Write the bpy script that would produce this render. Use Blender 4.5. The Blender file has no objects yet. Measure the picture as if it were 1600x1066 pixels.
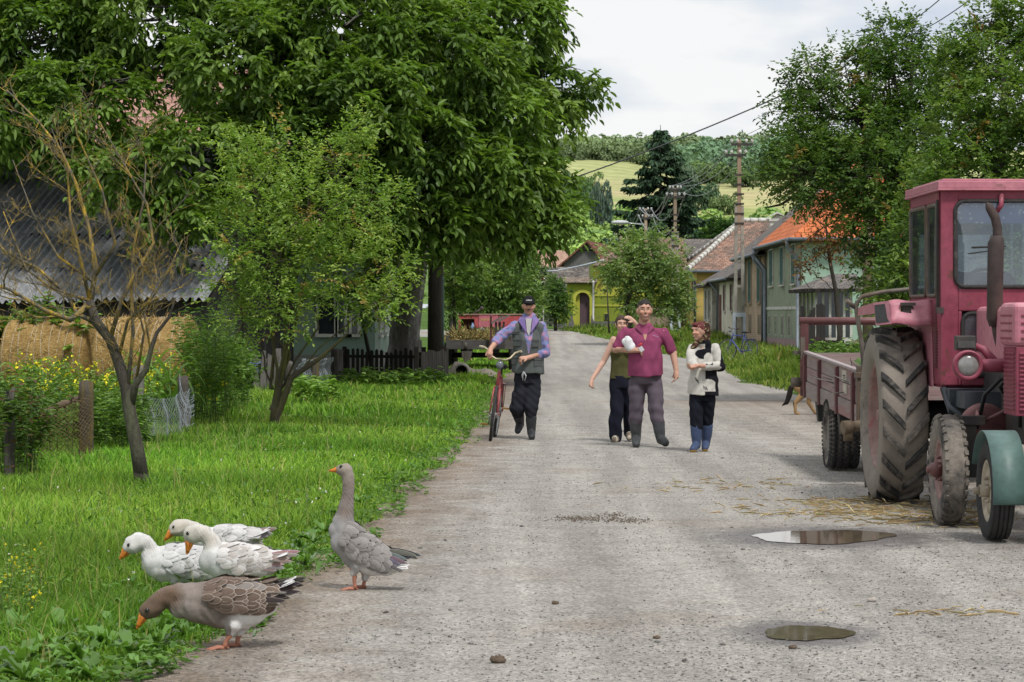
import bpy, bmesh, math, random
import numpy as np
from mathutils import Vector, Matrix, Quaternion
from mathutils.bvhtree import BVHTree
R = math.radians
random.seed(7)
rng = np.random.default_rng(7)
scn = bpy.context.scene
COL = scn.collection
F = 4000.0      # focal length in pixels of the 1600 px wide photograph (a 90 mm lens)
EYE = 1.6       # camera height
HOR = 490.0     # row of the horizon
def smooth(t):
 t = np.clip(t, 0, 1)
 return t * t * (3 - 2 * t)
def gz(y):
 """ground height along the street: level, then a gentle rise past the crossing"""
 return 0.725 * smooth((y - 98) / 42.0) + np.maximum(0, y - 140) * 0.012
def P(px, py, D):
 return Vector(((px - 800) * D / F, D, EYE - (py - HOR) * D / F))
def X(px, D):
 return (px - 800) * D / F
def Z(py, D):
 return EYE - (py - HOR) * D / F
# -- materials
def new_mat(name):
 m = bpy.data.materials.new(name)
 m.use_nodes = True
 nt = m.node_tree
 for n in list(nt.nodes):
  nt.nodes.remove(n)
 out = nt.nodes.new('ShaderNodeOutputMaterial')
 return m, nt, out
def N(nt, t, **kw):
 n = nt.nodes.new('ShaderNode' + t)
 for k, v in kw.items():
  if k in n.inputs.keys() if not k.isdigit() else False:
   n.inputs[k].default_value = v
  else:
   setattr(n, k, v)
 return n
def L(nt, a, b):
 nt.links.new(a, b)
def rgb(c):
 return (c[0], c[1], c[2], 1.0)
def coords(nt, scale=(1, 1, 1), kind='Object', rot=(0, 0, 0)):
 if kind == 'World':
  src = N(nt, 'NewGeometry').outputs['Position']
 else:
  src = N(nt, 'TexCoord').outputs[kind]
 mp = N(nt, 'Mapping')
 mp.inputs['Scale'].default_value = scale
 mp.inputs['Rotation'].default_value = rot
 L(nt, src, mp.inputs['Vector'])
 return mp.outputs['Vector']
def noise(nt, vec, scale, detail=4.0, rough=0.6, dist=0.0):
 n = N(nt, 'TexNoise')
 n.inputs['Scale'].default_value = scale
 n.inputs['Detail'].default_value = detail
 n.inputs['Roughness'].default_value = rough
 n.inputs['Distortion'].default_value = dist
 L(nt, vec, n.inputs['Vector'])
 return n.outputs['Fac']
def ramp(nt, fac, stops):
 r = N(nt, 'ValToRGB')
 e = r.color_ramp.elements
 while len(e) < len(stops):
  e.new(0.5)
 for i, (p, c) in enumerate(stops):
  e[i].position = p
  e[i].color = rgb(c) if not isinstance(c, (int, float)) else (c, c, c, 1)
 L(nt, fac, r.inputs['Fac'])
 return r.outputs['Color']
def mixc(nt, fac, a, b, mode='MIX'):
 m = N(nt, 'Mix', data_type='RGBA', blend_type=mode)
 for sock, v in ((0, fac), (6, a), (7, b)):
  if hasattr(v, 'is_output'):
   L(nt, v, m.inputs[sock])
  elif isinstance(v, (int, float)):
   m.inputs[sock].default_value = v if sock == 0 else (v, v, v, 1)
  else:
   m.inputs[sock].default_value = rgb(v)
 return m.outputs[2]
def math_(nt, op, a, b=None, clamp=False):
 m = N(nt, 'Math', operation=op)
 m.use_clamp = clamp
 for i, v in enumerate((a, b)):
  if v is None:
   continue
  if hasattr(v, 'is_output'):
   L(nt, v, m.inputs[i])
  else:
   m.inputs[i].default_value = v
 return m.outputs[0]
def bsdf(nt, out, col, rough=0.8, bump=None, bstr=0.4, bdist=0.02, metal=0.0, spec=0.3, trans=None):
 b = N(nt, 'BsdfPrincipled')
 for key, v in (('Base Color', col), ('Roughness', rough), ('Metallic', metal), ('Specular IOR Level', spec)):
  if hasattr(v, 'is_output'):
   L(nt, v, b.inputs[key])
  elif isinstance(v, (int, float)):
   b.inputs[key].default_value = v
  else:
   b.inputs[key].default_value = rgb(v)
 if bump is not None:
  bp = N(nt, 'Bump')
  bp.inputs['Strength'].default_value = bstr
  bp.inputs['Distance'].default_value = bdist
  L(nt, bump, bp.inputs['Height'])
  L(nt, bp.outputs['Normal'], b.inputs['Normal'])
 L(nt, b.outputs[0], out.inputs['Surface'])
 return b
_mats = {}
def M(name, c1, c2=None, scale=4.0, rough=0.8, bstr=0.3, bdist=0.01, metal=0.0, spec=0.3, stretch=(1, 1, 1), dirt=None, dirt_amt=0.5, dirt_scale=2.0, kind='Object', detail=5.0):
 """two-tone weathered surface: fine noise between c1 and c2, large patches of dirt, matching bump"""
 if name in _mats:
  return _mats[name]
 m, nt, out = new_mat(name)
 c2 = c2 if c2 is not None else tuple(min(1, v * 0.7) for v in c1)
 v = coords(nt, stretch, kind)
 n1 = noise(nt, v, scale, detail, 0.65)
 col = ramp(nt, n1, [(0.3, c1), (0.7, c2)])
 if dirt is not None:
  n2 = noise(nt, v, dirt_scale, 6.0, 0.7, 0.4)
  f = ramp(nt, n2, [(0.62 - dirt_amt * 0.35, 0.0), (0.78 - dirt_amt * 0.25, 1.0)])
  col = mixc(nt, f, col, dirt)
 n3 = noise(nt, v, scale * 5, 3.0, 0.7)
 bsdf(nt, out, col, rough, n3, bstr, bdist, metal, spec)
 _mats[name] = m
 return m
def M_attr(name, rough=0.8, spec=0.25, noise_scale=0.0, noise_amt=0.3, translucent=0.0, bstr=0.0, bdist=0.004, tint=(1, 1, 1)):
 """colour read from the mesh's own Col attribute, broken up by noise; optional leaf translucency"""
 if name in _mats:
  return _mats[name]
 m, nt, out = new_mat(name)
 a = N(nt, 'Attribute', attribute_name='Col')
 col = a.outputs['Color']
 if tint != (1, 1, 1):
  col = mixc(nt, 1.0, col, tint, 'MULTIPLY')
 nb = None
 if noise_scale:
  v = coords(nt)
  n = noise(nt, v, noise_scale, 4.0, 0.7)
  f = ramp(nt, n, [(0.25, 1 - noise_amt), (0.75, 1 + noise_amt * 0.3)])
  col = mixc(nt, 1.0, col, f, 'MULTIPLY')
  nb = n
 b = bsdf(nt, out, col, rough, nb if bstr else None, bstr, bdist, 0, spec)
 if translucent:
  t = N(nt, 'BsdfTranslucent')
  tc = mixc(nt, 1.0, col, (1.25, 1.35, 0.5), 'MULTIPLY')
  L(nt, tc, t.inputs['Color'])
  mx = N(nt, 'MixShader')
  mx.inputs[0].default_value = translucent
  L(nt, b.outputs[0], mx.inputs[1])
  L(nt, t.outputs[0], mx.inputs[2])
  L(nt, mx.outputs[0], out.inputs['Surface'])
 _mats[name] = m
 return m
# -- object helpers
def tag(o, label=None, cat=None, group=None, kind=None):
 for k, v in (('label', label), ('category', cat), ('group', group), ('kind', kind)):
  if v:
   o[k] = v
 return o
def link(o, parent=None, local=False):
 COL.objects.link(o)
 if parent is not None:
  o.parent = parent
  if not local and parent.parent is None:
   o.matrix_parent_inverse = Matrix.Translation(-Vector(parent.location))
 return o
def thing(name, label, cat, loc=(0, 0, 0), group=None, rz=0.0):
 o = bpy.data.objects.new(name, None)
 o.empty_display_size = 0.2
 o.location = loc
 o.rotation_euler = (0, 0, rz)
 COL.objects.link(o)
 return tag(o, label, cat, group)
def obj(name, mesh, mat=None, parent=None, local=False):
 o = bpy.data.objects.new(name, mesh)
 mesh.name = name
 if mat is not None:
  for mm in (mat if isinstance(mat, (list, tuple)) else [mat]):
   mesh.materials.append(mm)
 return link(o, parent, local)
def copy_tree(o, parent=None):
 c = o.copy()
 COL.objects.link(c)
 c.parent = parent
 if parent is not None:
  c.matrix_parent_inverse = o.matrix_parent_inverse.copy()
 for ch in list(o.children):
  copy_tree(ch, c)
 return c
def np_mesh(name, verts, faces, col=None, smooth_=False, vcol=None, mat_idx=None):
 """verts (n,3); faces: list of (k,3|4) int arrays; col: per-face rgb (nf,3) or vcol per-vertex rgb"""
 me = bpy.data.meshes.new(name)
 verts = np.asarray(verts, dtype=np.float32)
 me.vertices.add(len(verts))
 me.vertices.foreach_set('co', verts.ravel())
 faces = [np.asarray(f, dtype=np.int32) for f in faces if len(f)]
 lens = np.concatenate([np.full(len(f), f.shape[1], dtype=np.int32) for f in faces])
 idx = np.concatenate([f.ravel() for f in faces]).astype(np.int32)
 starts = np.concatenate([[0], np.cumsum(lens)[:-1]]).astype(np.int32)
 me.loops.add(len(idx))
 me.loops.foreach_set('vertex_index', idx)
 me.polygons.add(len(lens))
 me.polygons.foreach_set('loop_start', starts)
 me.polygons.foreach_set('loop_total', lens)
 if mat_idx is not None:
  me.polygons.foreach_set('material_index', np.asarray(mat_idx, dtype=np.int32))
 if smooth_:
  me.polygons.foreach_set('use_smooth', np.ones(len(lens), dtype=bool))
 me.update(calc_edges=True)
 if vcol is not None:
  a = me.color_attributes.new('Col', 'FLOAT_COLOR', 'POINT')
  c = np.ones((len(verts), 4), dtype=np.float32)
  c[:, :3] = vcol
  a.data.foreach_set('color', c.ravel())
 elif col is not None:
  a = me.color_attributes.new('Col', 'FLOAT_COLOR', 'CORNER')
  c = np.ones((len(idx), 4), dtype=np.float32)
  c[:, :3] = np.repeat(np.asarray(col, dtype=np.float32), lens, axis=0)
  a.data.foreach_set('color', c.ravel())
 return me
class MB:
 """collects shapes and builds ONE mesh object; faces may carry a material slot"""
 def __init__(self):
  self.v, self.f, self.mi, self.sm = [], [], [], []
  self.slot = 0
  self.smooth = False
 def add(self, vs, fs, sm=None):
  b = len(self.v)
  self.v += [Vector(p) for p in vs]
  for f in fs:
   self.f.append([b + i for i in f])
   self.mi.append(self.slot)
   self.sm.append(self.smooth if sm is None else sm)
  return self
 def box(self, c, s, rot=None, taper=1.0):
  c = Vector(c)
  hx, hy, hz = s[0] / 2, s[1] / 2, s[2] / 2
  vs = []
  for z in (-hz, hz):
   k = 1.0 if z < 0 else taper
   for x, y in ((-hx, -hy), (hx, -hy), (hx, hy), (-hx, hy)):
    p = Vector((x * k, y * k, z))
    if rot is not None:
     p = rot @ p
    vs.append(c + p)
  return self.add(vs, [(3, 2, 1, 0), (4, 5, 6, 7), (0, 1, 5, 4), (1, 2, 6, 5), (2, 3, 7, 6), (3, 0, 4, 7)], False)
 def bb(self, x0, x1, y0, y1, z0, z1):
  return self.box(((x0 + x1) / 2, (y0 + y1) / 2, (z0 + z1) / 2), (abs(x1 - x0), abs(y1 - y0), abs(z1 - z0)))
 def bar(self, p0, p1, w, h=None, up=(0, 0, 1)):
  """square-section bar from p0 to p1"""
  h = h or w
  p0, p1 = Vector(p0), Vector(p1)
  d = (p1 - p0).normalized()
  u = Vector(up)
  if abs(d.dot(u)) > 0.98:
   u = Vector((0, 1, 0))
  a = d.cross(u).normalized() * (w / 2)
  b = a.cross(d).normalized() * (h / 2)
  vs = [p0 - a - b, p0 + a - b, p0 + a + b, p0 - a + b, p1 - a - b, p1 + a - b, p1 + a + b, p1 - a + b]
  return self.add(vs, [(3, 2, 1, 0), (4, 5, 6, 7), (0, 1, 5, 4), (1, 2, 6, 5), (2, 3, 7, 6), (3, 0, 4, 7)], False)
 def tube(self, pts, rad, seg=8, caps=True, flat=None):
  pts = [Vector(p) for p in pts]
  n = len(pts)
  if not isinstance(rad, (list, tuple)):
   rad = [rad] * n
  vs, fs = [], []
  prev = None
  for i, p in enumerate(pts):
   d = (pts[min(i + 1, n - 1)] - pts[max(i - 1, 0)]).normalized()
   if prev is None:
    a = d.orthogonal().normalized()
   else:
    a = (prev - d * prev.dot(d))
    a = a.normalized() if a.length > 1e-6 else d.orthogonal().normalized()
   prev = a
   b = d.cross(a)
   for k in range(seg):
    t = 2 * math.pi * k / seg
    q = (a * math.cos(t) + b * math.sin(t)) * rad[i]
    if flat:
     q = Vector((q.x * flat[0], q.y * flat[1], q.z * flat[2]))
    vs.append(p + q)
  for i in range(n - 1):
   for k in range(seg):
    k2 = (k + 1) % seg
    fs.append((i * seg + k, i * seg + k2, (i + 1) * seg + k2, (i + 1) * seg + k))
  self.add(vs, fs, True)
  if caps:
   self.add(vs[:seg], [tuple(reversed(range(seg)))], False)
   self.add(vs[-seg:], [tuple(range(seg))], False)
  return self
 def cyl(self, p0, p1, r0, r1=None, seg=16):
  return self.tube([p0, p1], [r0, r0 if r1 is None else r1], seg)
 def lathe(self, prof, c=(0, 0, 0), axis='X', seg=32, closed=False):
  """prof: list of (axial, radius)"""
  c = Vector(c)
  vs, fs = [], []
  n = len(prof)
  for a, r in prof:
   for k in range(seg):
    t = 2 * math.pi * k / seg
    if axis == 'X':
     p = Vector((a, r * math.cos(t), r * math.sin(t)))
    elif axis == 'Y':
     p = Vector((r * math.cos(t), a, r * math.sin(t)))
    else:
     p = Vector((r * math.cos(t), r * math.sin(t), a))
    vs.append(c + p)
  m = n if closed else n - 1
  for i in range(m):
   for k in range(seg):
    j = (i + 1) % n
    k2 = (k + 1) % seg
    fs.append((i * seg + k, i * seg + k2, j * seg + k2, j * seg + k))
  return self.add(vs, fs, True)
 def ball(self, c, r, seg=12, rings=8):
  r = (r, r, r) if isinstance(r, (int, float)) else r
  c = Vector(c)
  vs, fs = [], []
  for i in range(rings + 1):
   ph = math.pi * i / rings
   for k in range(seg):
    t = 2 * math.pi * k / seg
    vs.append(c + Vector((r[0] * math.sin(ph) * math.cos(t), r[1] * math.sin(ph) * math.sin(t), r[2] * math.cos(ph))))
  for i in range(rings):
   for k in range(seg):
    k2 = (k + 1) % seg
    fs.append((i * seg + k, (i + 1) * seg + k, (i + 1) * seg + k2, i * seg + k2))
  return self.add(vs, fs, True)
 def poly(self, pts):
  return self.add(pts, [tuple(range(len(pts)))], False)
 def slab(self, pts, vec):
  """a planar polygon extruded along vec"""
  vec = Vector(vec)
  pts = [Vector(p) for p in pts]
  n = len(pts)
  vs = pts + [p + vec for p in pts]
  fs = [tuple(reversed(range(n))), tuple(range(n, 2 * n))]
  for i in range(n):
   j = (i + 1) % n
   fs.append((i, j, n + j, n + i))
  return self.add(vs, fs, False)
 def mesh(self, name, bevel=0.0, bseg=2):
  me = bpy.data.meshes.new(name)
  me.from_pydata([tuple(p) for p in self.v], [], self.f)
  me.polygons.foreach_set('material_index', self.mi)
  me.polygons.foreach_set('use_smooth', self.sm)
  bm = bmesh.new()
  bm.from_mesh(me)
  bmesh.ops.remove_doubles(bm, verts=bm.verts, dist=1e-5)
  bmesh.ops.recalc_face_normals(bm, faces=bm.faces)
  if bevel:
   es = [e for e in bm.edges if len(e.link_faces) == 2 and e.calc_face_angle(0) > 0.6]
   bmesh.ops.bevel(bm, geom=es, offset=bevel, segments=bseg, affect='EDGES', profile=0.6, clamp_overlap=True)
  bm.to_mesh(me)
  bm.free()
  me.update()
  return me
 def build(self, name, mat, parent=None, bevel=0.0, local=False, bseg=2):
  return obj(name, self.mesh(name, bevel, bseg), mat, parent, local)
def frame_from(d, up=Vector((0, 0, 1))):
 d = Vector(d).normalized()
 if abs(d.dot(up)) > 0.98:
  up = Vector((0, 1, 0))
 a = d.cross(up).normalized()
 return a, d, a.cross(d).normalized()
# -- many small leaves / blades, as arrays
def norm(v):
 return v / np.maximum(np.linalg.norm(v, axis=-1, keepdims=True), 1e-9)
def leaf_arrays(pos, d, nrm, length, width, fold=0.25):
 """pointed leaf of two quads folded along its midrib"""
 d = norm(d)
 side = norm(np.cross(d, nrm))
 up = np.cross(side, d)
 ln, w = length[:, None], width[:, None]
 base = pos
 tip = pos + d * ln - up * ln * 0.12
 l1 = pos + d * ln * 0.3 + side * w * 0.5 + up * w * fold
 l2 = pos + d * ln * 0.68 + side * w * 0.42 + up * w * fold * 0.6
 r1 = pos + d * ln * 0.3 - side * w * 0.5 + up * w * fold
 r2 = pos + d * ln * 0.68 - side * w * 0.42 + up * w * fold * 0.6
 v = np.stack([base, l1, l2, tip, r2, r1], axis=1).reshape(-1, 3)
 n = len(pos)
 b = (np.arange(n) * 6)[:, None]
 q = np.concatenate([b + np.array([[0, 1, 2, 3]]), b + np.array([[0, 3, 4, 5]])], axis=1).reshape(-1, 4)
 return v, q
def blade_arrays(pos, h, w, lean, face):
 """grass blade: a quad and a tip triangle, bending over by lean (n,2)"""
 n = len(pos)
 s = np.stack([np.cos(face), np.sin(face), np.zeros(n)], 1) * (w * 0.5)[:, None]
 ln = np.concatenate([lean, np.zeros((n, 1))], 1)
 mid = pos + ln * 0.35 + np.array([0, 0, 1.0]) * (h * 0.58)[:, None]
 tip = pos + ln + np.array([0, 0, 1.0]) * (h * (1 - 0.25 * np.clip(np.linalg.norm(lean, axis=1) / np.maximum(h, 1e-3), 0, 1)))[:, None]
 v = np.stack([pos - s, pos + s, mid + s * 0.75, mid - s * 0.75, tip], 1).reshape(-1, 3)
 b = (np.arange(n) * 5)[:, None]
 q = b + np.array([[0, 1, 2, 3]])
 t = b + np.array([[3, 2, 4]])
 return v, q, t
def jitter_col(base, n, amt=0.25, hue=0.15, r=None):
 r = r or rng
 c = np.tile(np.asarray(base, dtype=np.float32), (n, 1))
 c *= (1 + amt * (r.random((n, 1)) * 2 - 1))
 c[:, 0] *= 1 + hue * (r.random(n) * 2 - 1)
 return np.clip(c, 0.003, 1)
def unit(n, r=None):
 r = r or rng
 return norm(r.normal(size=(n, 3)))
# -- world, sun, camera
w = bpy.data.worlds.new("World")
scn.world = w
w.use_nodes = True
nt = w.node_tree
for n in list(nt.nodes):
 nt.nodes.remove(n)
SUN_EL, SUN_ROT = R(58), R(205)      # sun high, behind the camera and a little to the right
wo = nt.nodes.new('ShaderNodeOutputWorld')
sky = N(nt, 'TexSky', sky_type='NISHITA')
sky.sun_disc = False
sky.sun_elevation = SUN_EL
sky.sun_rotation = SUN_ROT
bg1 = N(nt, 'Background')
bg1.inputs['Strength'].default_value = 0.10
L(nt, sky.outputs[0], bg1.inputs['Color'])
tc = N(nt, 'TexCoord')
mp = N(nt, 'Mapping')
mp.inputs['Scale'].default_value = (1.0, 1.0, 2.6)
mp.inputs['Location'].default_value = (0.35, 0.1, 0.0)
L(nt, tc.outputs['Generated'], mp.inputs['Vector'])
nz = N(nt, 'TexNoise')
nz.inputs['Scale'].default_value = 11.0
nz.inputs['Detail'].default_value = 6
nz.inputs['Roughness'].default_value = 0.5
L(nt, mp.outputs[0], nz.inputs['Vector'])
cl = ramp(nt, nz.outputs['Fac'], [(0.36, (0.66, 0.73, 0.85)), (0.48, (0.86, 0.89, 0.935)), (0.57, (1.0, 1.0, 1.0))])
bg2 = N(nt, 'Background')
bg2.inputs['Strength'].default_value = 0.97
L(nt, cl, bg2.inputs['Color'])
mx = N(nt, 'MixShader')
mx.inputs[0].default_value = 0.93        # the sky is almost wholly covered by bright cloud
L(nt, bg1.outputs[0], mx.inputs[1])
L(nt, bg2.outputs[0], mx.inputs[2])
L(nt, mx.outputs[0], wo.inputs['Surface'])
sl = bpy.data.lights.new("sun", 'SUN')
sl.energy = 3.0
sl.angle = R(10)
sl.color = (1.0, 0.975, 0.93)
so = bpy.data.objects.new("sun", sl)
# sky rotation is clockwise from +Y seen from above
sd = Vector((math.sin(SUN_ROT) * math.cos(SUN_EL) * -1, math.cos(SUN_ROT) * math.cos(SUN_EL), math.sin(SUN_EL)))
so.rotation_euler = sd.to_track_quat('Z', 'Y').to_euler()
so.location = (0, 0, 40)
COL.objects.link(so)
cam = bpy.data.cameras.new("camera")
cam.sensor_width = 36.0
cam.lens = 90.0
cam.shift_y = -(533.0 - HOR) / 1600.0
cam.clip_end = 6000
cam.clip_start = 0.1
cam.dof.use_dof = True
cam.dof.focus_distance = 23.0
cam.dof.aperture_fstop = 14.0
co = bpy.data.objects.new("camera", cam)
co.location = (0, 0, EYE)
co.rotation_euler = (R(90), 0, 0)
COL.objects.link(co)
scn.camera = co
scn.view_settings.view_transform = 'Standard'
scn.view_settings.look = 'None'
scn.view_settings.exposure = 0
scn.render.engine = 'CYCLES'
cy = scn.cycles
cy.use_denoising = True
cy.max_bounces = 6
cy.diffuse_bounces = 2
cy.glossy_bounces = 3
cy.transmission_bounces = 5
cy.transparent_max_bounces = 8
cy.sample_clamp_indirect = 6
# -- ground, road, puddles, grass, hills
LE = np.array([(2, -2.1), (9, -1.85), (11.1, -1.78), (12.4, -1.56), (14, -1.44), (16, -1.28), (18, -1.17), (21.3, -1.07), (29, -.80), (40, -.50), (64, -.30), (85, .2), (105, .9), (120, 1.3), (128, 1.0), (139, 0.6)])
RE = np.array([(2, 9.5), (30, 9.5), (43, 8.6), (48, 6.4), (51, 5.75), (60, 5.5), (80, 6.4), (100, 6.1), (115, 5.1), (125, 3.9), (139, 2.4)])
def left_edge(y):
 return np.interp(y, LE[:, 0], LE[:, 1])
def right_edge(y):
 return np.interp(y, RE[:, 0], RE[:, 1])
def wob(x, y, s=1.0, seed=0):
 """cheap smooth 2-d noise, about -1..1"""
 a = np.random.default_rng(100 + seed)
 o = 0
 for k in range(6):
  fx, fy, ph = a.normal() * s * 1.5, a.normal() * s * 1.5, a.random() * 6.28
  o = o + np.sin(fx * x + fy * y + ph)
 return o / 3.0
def grid_mesh(name, rows, cols_fn, z_fn, ncol, vcol_fn=None):
 V, C = [], []
 for y in rows:
  xs = cols_fn(y)
  yy = np.full(ncol, y)
  V.append(np.stack([xs, yy, z_fn(xs, yy)], 1))
  if vcol_fn:
   C.append(vcol_fn(xs, yy))
 V = np.concatenate(V)
 nr = len(rows)
 i = np.arange(nr - 1)[:, None] * ncol + np.arange(ncol - 1)[None, :]
 q = np.stack([i, i + 1, i + ncol + 1, i + ncol], -1).reshape(-1, 4)
 return np_mesh(name, V, [q], smooth_=True, vcol=np.concatenate(C) if C else None)
# ground sheet (soil and sward), to the foot of the hills and far to either side
m, nt, out = new_mat("sward")
v = coords(nt, kind='World')
n1 = noise(nt, v, 0.35, 6, 0.65)
n2 = noise(nt, v, 9.0, 5, 0.7)
c = ramp(nt, n1, [(0.35, (0.050, 0.105, 0.020)), (0.55, (0.085, 0.15, 0.030)), (0.75, (0.12, 0.16, 0.04))])
c = mixc(nt, 1.0, c, ramp(nt, n2, [(0.3, 0.55), (0.7, 1.25)]), 'MULTIPLY')
bsdf(nt, out, c, 0.95, n2, 0.8, 0.05, spec=0.1)
MAT_SWARD = m
rows = np.concatenate([np.arange(-30, 90, 2.0), np.arange(90, 150, 0.5), np.arange(150, 262, 2.0)])
cx = np.concatenate([np.linspace(-700, -42, 12), np.linspace(-40, 40, 33), np.linspace(42, 700, 12)])
g = obj("ground", grid_mesh("ground", rows, lambda y: cx, lambda x, y: gz(y), len(cx)), MAT_SWARD)
tag(g, kind='structure')
# road: worn asphalt under gravel and dust, running out into a gravel yard on the right
PUD = [(2.22, 18.25, .56, .62), (1.47, 12.75, .23, .36)]
m, nt, out = new_mat("gravel_road")
v = coords(nt, kind='World')
at = N(nt, 'Attribute', attribute_name='Col')
sp = N(nt, 'SeparateColor')
L(nt, at.outputs['Color'], sp.inputs['Color'])
dl, dr = sp.outputs[0], sp.outputs[1]
big = noise(nt, v, 0.6, 5, 0.6, 0.3)
mid = noise(nt, v, 2.6, 6, 0.7, 0.3)
fine = noise(nt, v, 38, 4, 0.75)
vo = N(nt, 'TexVoronoi')
vo.inputs['Scale'].default_value = 55
L(nt, v, vo.inputs['Vector'])
vo2 = N(nt, 'TexVoronoi')
vo2.inputs['Scale'].default_value = 24
L(nt, v, vo2.inputs['Vector'])
grey = ramp(nt, mid, [(0.30, (0.270, 0.252, 0.225)), (0.52, (0.335, 0.315, 0.284)), (0.72, (0.390, 0.367, 0.330))])
dust = ramp(nt, mid, [(0.30, (0.215, 0.172, 0.135)), (0.70, (0.305, 0.250, 0.205))])
f1 = math_(nt, 'ADD', dl, math_(nt, 'MULTIPLY', math_(nt, 'SUBTRACT', mid, 0.5), 1.5))
f_edge = ramp(nt, f1, [(0.15, 0.9), (0.9, 0.0)])
f2 = math_(nt, 'ADD', math_(nt, 'MULTIPLY', dr, 0.13), math_(nt, 'MULTIPLY', math_(nt, 'SUBTRACT', mid, 0.5), 0.9))
f_yard = ramp(nt, f2, [(0.35, 0.85), (0.85, 0.0)])
f_big = ramp(nt, big, [(0.56, 0.0), (0.70, 0.55)])
c = mixc(nt, f_yard, grey, (0.250, 0.200, 0.158))
c = mixc(nt, f_big, c, dust)
c = mixc(nt, f_edge, c, mixc(nt, mid, (0.150, 0.110, 0.078), (0.270, 0.215, 0.165)))
trk = noise(nt, coords(nt, (1.6, 0.07, 1), 'World'), 1.3, 4, 0.6, 0.2)
c = mixc(nt, 1.0, c, ramp(nt, trk, [(0.35, 0.80), (0.65, 1.12)]), 'MULTIPLY')
grain = ramp(nt, fine, [(0.30, 0.52), (0.50, 0.98), (0.68, 1.32)])
c = mixc(nt, 1.0, c, grain, 'MULTIPLY')
stone = ramp(nt, vo.outputs['Color'], [(0.12, 0.72), (0.5, 1.0), (0.9, 1.22)])
c = mixc(nt, 1.0, c, stone, 'MULTIPLY')
dark = ramp(nt, vo2.outputs['Distance'], [(0.055, 0.45), (0.10, 1.0)])
c = mixc(nt, ramp(nt, mid, [(0.42, 0.0), (0.62, 0.85)]), c, mixc(nt, 1.0, c, dark, 'MULTIPLY'))
wet = None
rough = 0.9
for (px_, py_, rx_, ry_) in PUD:
 d = N(nt, 'VectorMath', operation='DISTANCE')
 mp_ = N(nt, 'Mapping')
 mp_.inputs['Scale'].default_value = (1 / rx_, 1 / ry_, 0)
 mp_.inputs['Location'].default_value = (-px_ / rx_, -py_ / ry_, 0)
 L(nt, v, mp_.inputs['Vector'])
 L(nt, mp_.outputs[0], d.inputs[0])
 d.inputs[1].default_value = (0, 0, 0)
 e = math_(nt, 'ADD', d.outputs['Value'], math_(nt, 'MULTIPLY', math_(nt, 'SUBTRACT', noise(nt, v, 7, 6, 0.75), 0.5), 2.2))
 wv = ramp(nt, math_(nt, 'MULTIPLY', e, 0.5), [(0.52, 1.0), (0.92, 0.0)])
 wet = wv if wet is None else mixc(nt, 1.0, wet, wv, 'LIGHTEN')
c = mixc(nt, wet, c, mixc(nt, 1.0, c, (0.40, 0.38, 0.40), 'MULTIPLY'))
bump = math_(nt, 'ADD', math_(nt, 'MULTIPLY', fine, 0.7), math_(nt, 'ADD', math_(nt, 'MULTIPLY', mid, 1.5), math_(nt, 'MULTIPLY', vo.outputs['Distance'], 0.8)))
rr = ramp(nt, wet, [(0.0, 0.92), (1.0, 0.35)])
bsdf(nt, out, c, rr, bump, 0.75, 0.012, spec=0.25)
MAT_ROAD = m
rows = np.concatenate([np.arange(2, 26, 0.09), np.arange(26, 60, 0.25), np.arange(60, 139.1, 0.5)])
NC = 90
def road_cols(y):
 a = left_edge(y) + 0.10 * wob(y * 1.0, 0.0, 1.1, 1) + 0.05 * wob(y, 3.0, 4.0, 2) + 0.025 * random.uniform(-1, 1)
 b = right_edge(y) + 0.25 * wob(y * 1.0, 9.0, 0.7, 3) + 0.08 * wob(y, 5.0, 3.0, 4) + 0.04 * random.uniform(-1, 1)
 return a + (b - a) * np.linspace(0, 1, NC)
road = obj("road", grid_mesh("road", rows, road_cols, lambda x, y: gz(y) + 0.006, NC,
   lambda x, y: np.stack([x - x[0], np.minimum(x[-1] - x, 9) + np.where(y > 47, 6.0, 0), np.zeros(NC)], 1)), MAT_ROAD)
tag(road, kind='structure')
# the side lane that leaves to the left in front of the green wall
rows2 = np.linspace(123, 138.5, 32)
xs_ = np.linspace(-30, 0.9, 50)
lane = obj("side_lane", grid_mesh("side_lane", rows2, lambda y: xs_ + 0.0, lambda x, y: gz(y) + 0.010 - 0.0 * x, 50,
   lambda x, y: np.stack([np.full(50, 3.0), np.full(50, 15.0), np.zeros(50)], 1)), MAT_ROAD)
tag(lane, kind='structure')
# puddles
m, nt, out = new_mat("puddle_water")
v = coords(nt, kind='World')
nn = noise(nt, v, 14, 4, 0.6)
c = ramp(nt, nn, [(0.3, (0.10, 0.078, 0.052)), (0.7, (0.17, 0.135, 0.095))])
bsdf(nt, out, c, 0.03, nn, 0.05, 0.004, spec=0.9)
MAT_WATER = m
for k, (px_, py_, rx_, ry_) in enumerate(PUD):
 vs, fs = [(0, 0, 0)], []
 n = 90
 for i in range(n):
  t = 2 * math.pi * i / n
  r = 0.88 + 0.11 * math.sin(2 * t + k) + 0.06 * math.sin(3 * t + 2 * k) + 0.035 * math.sin(7 * t + k) + 0.012 * math.sin(17 * t)
  vs.append((rx_ * r * math.cos(t), ry_ * r * math.sin(t), 0))
  fs.append((0, i + 1, (i + 1) % n + 1))
 me = bpy.data.meshes.new("puddle")
 me.from_pydata(vs, [], fs)
 o = obj("puddle", me, MAT_WATER)
 o.location = (px_, py_, 0.011)
 tag(o, kind='structure')
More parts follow.
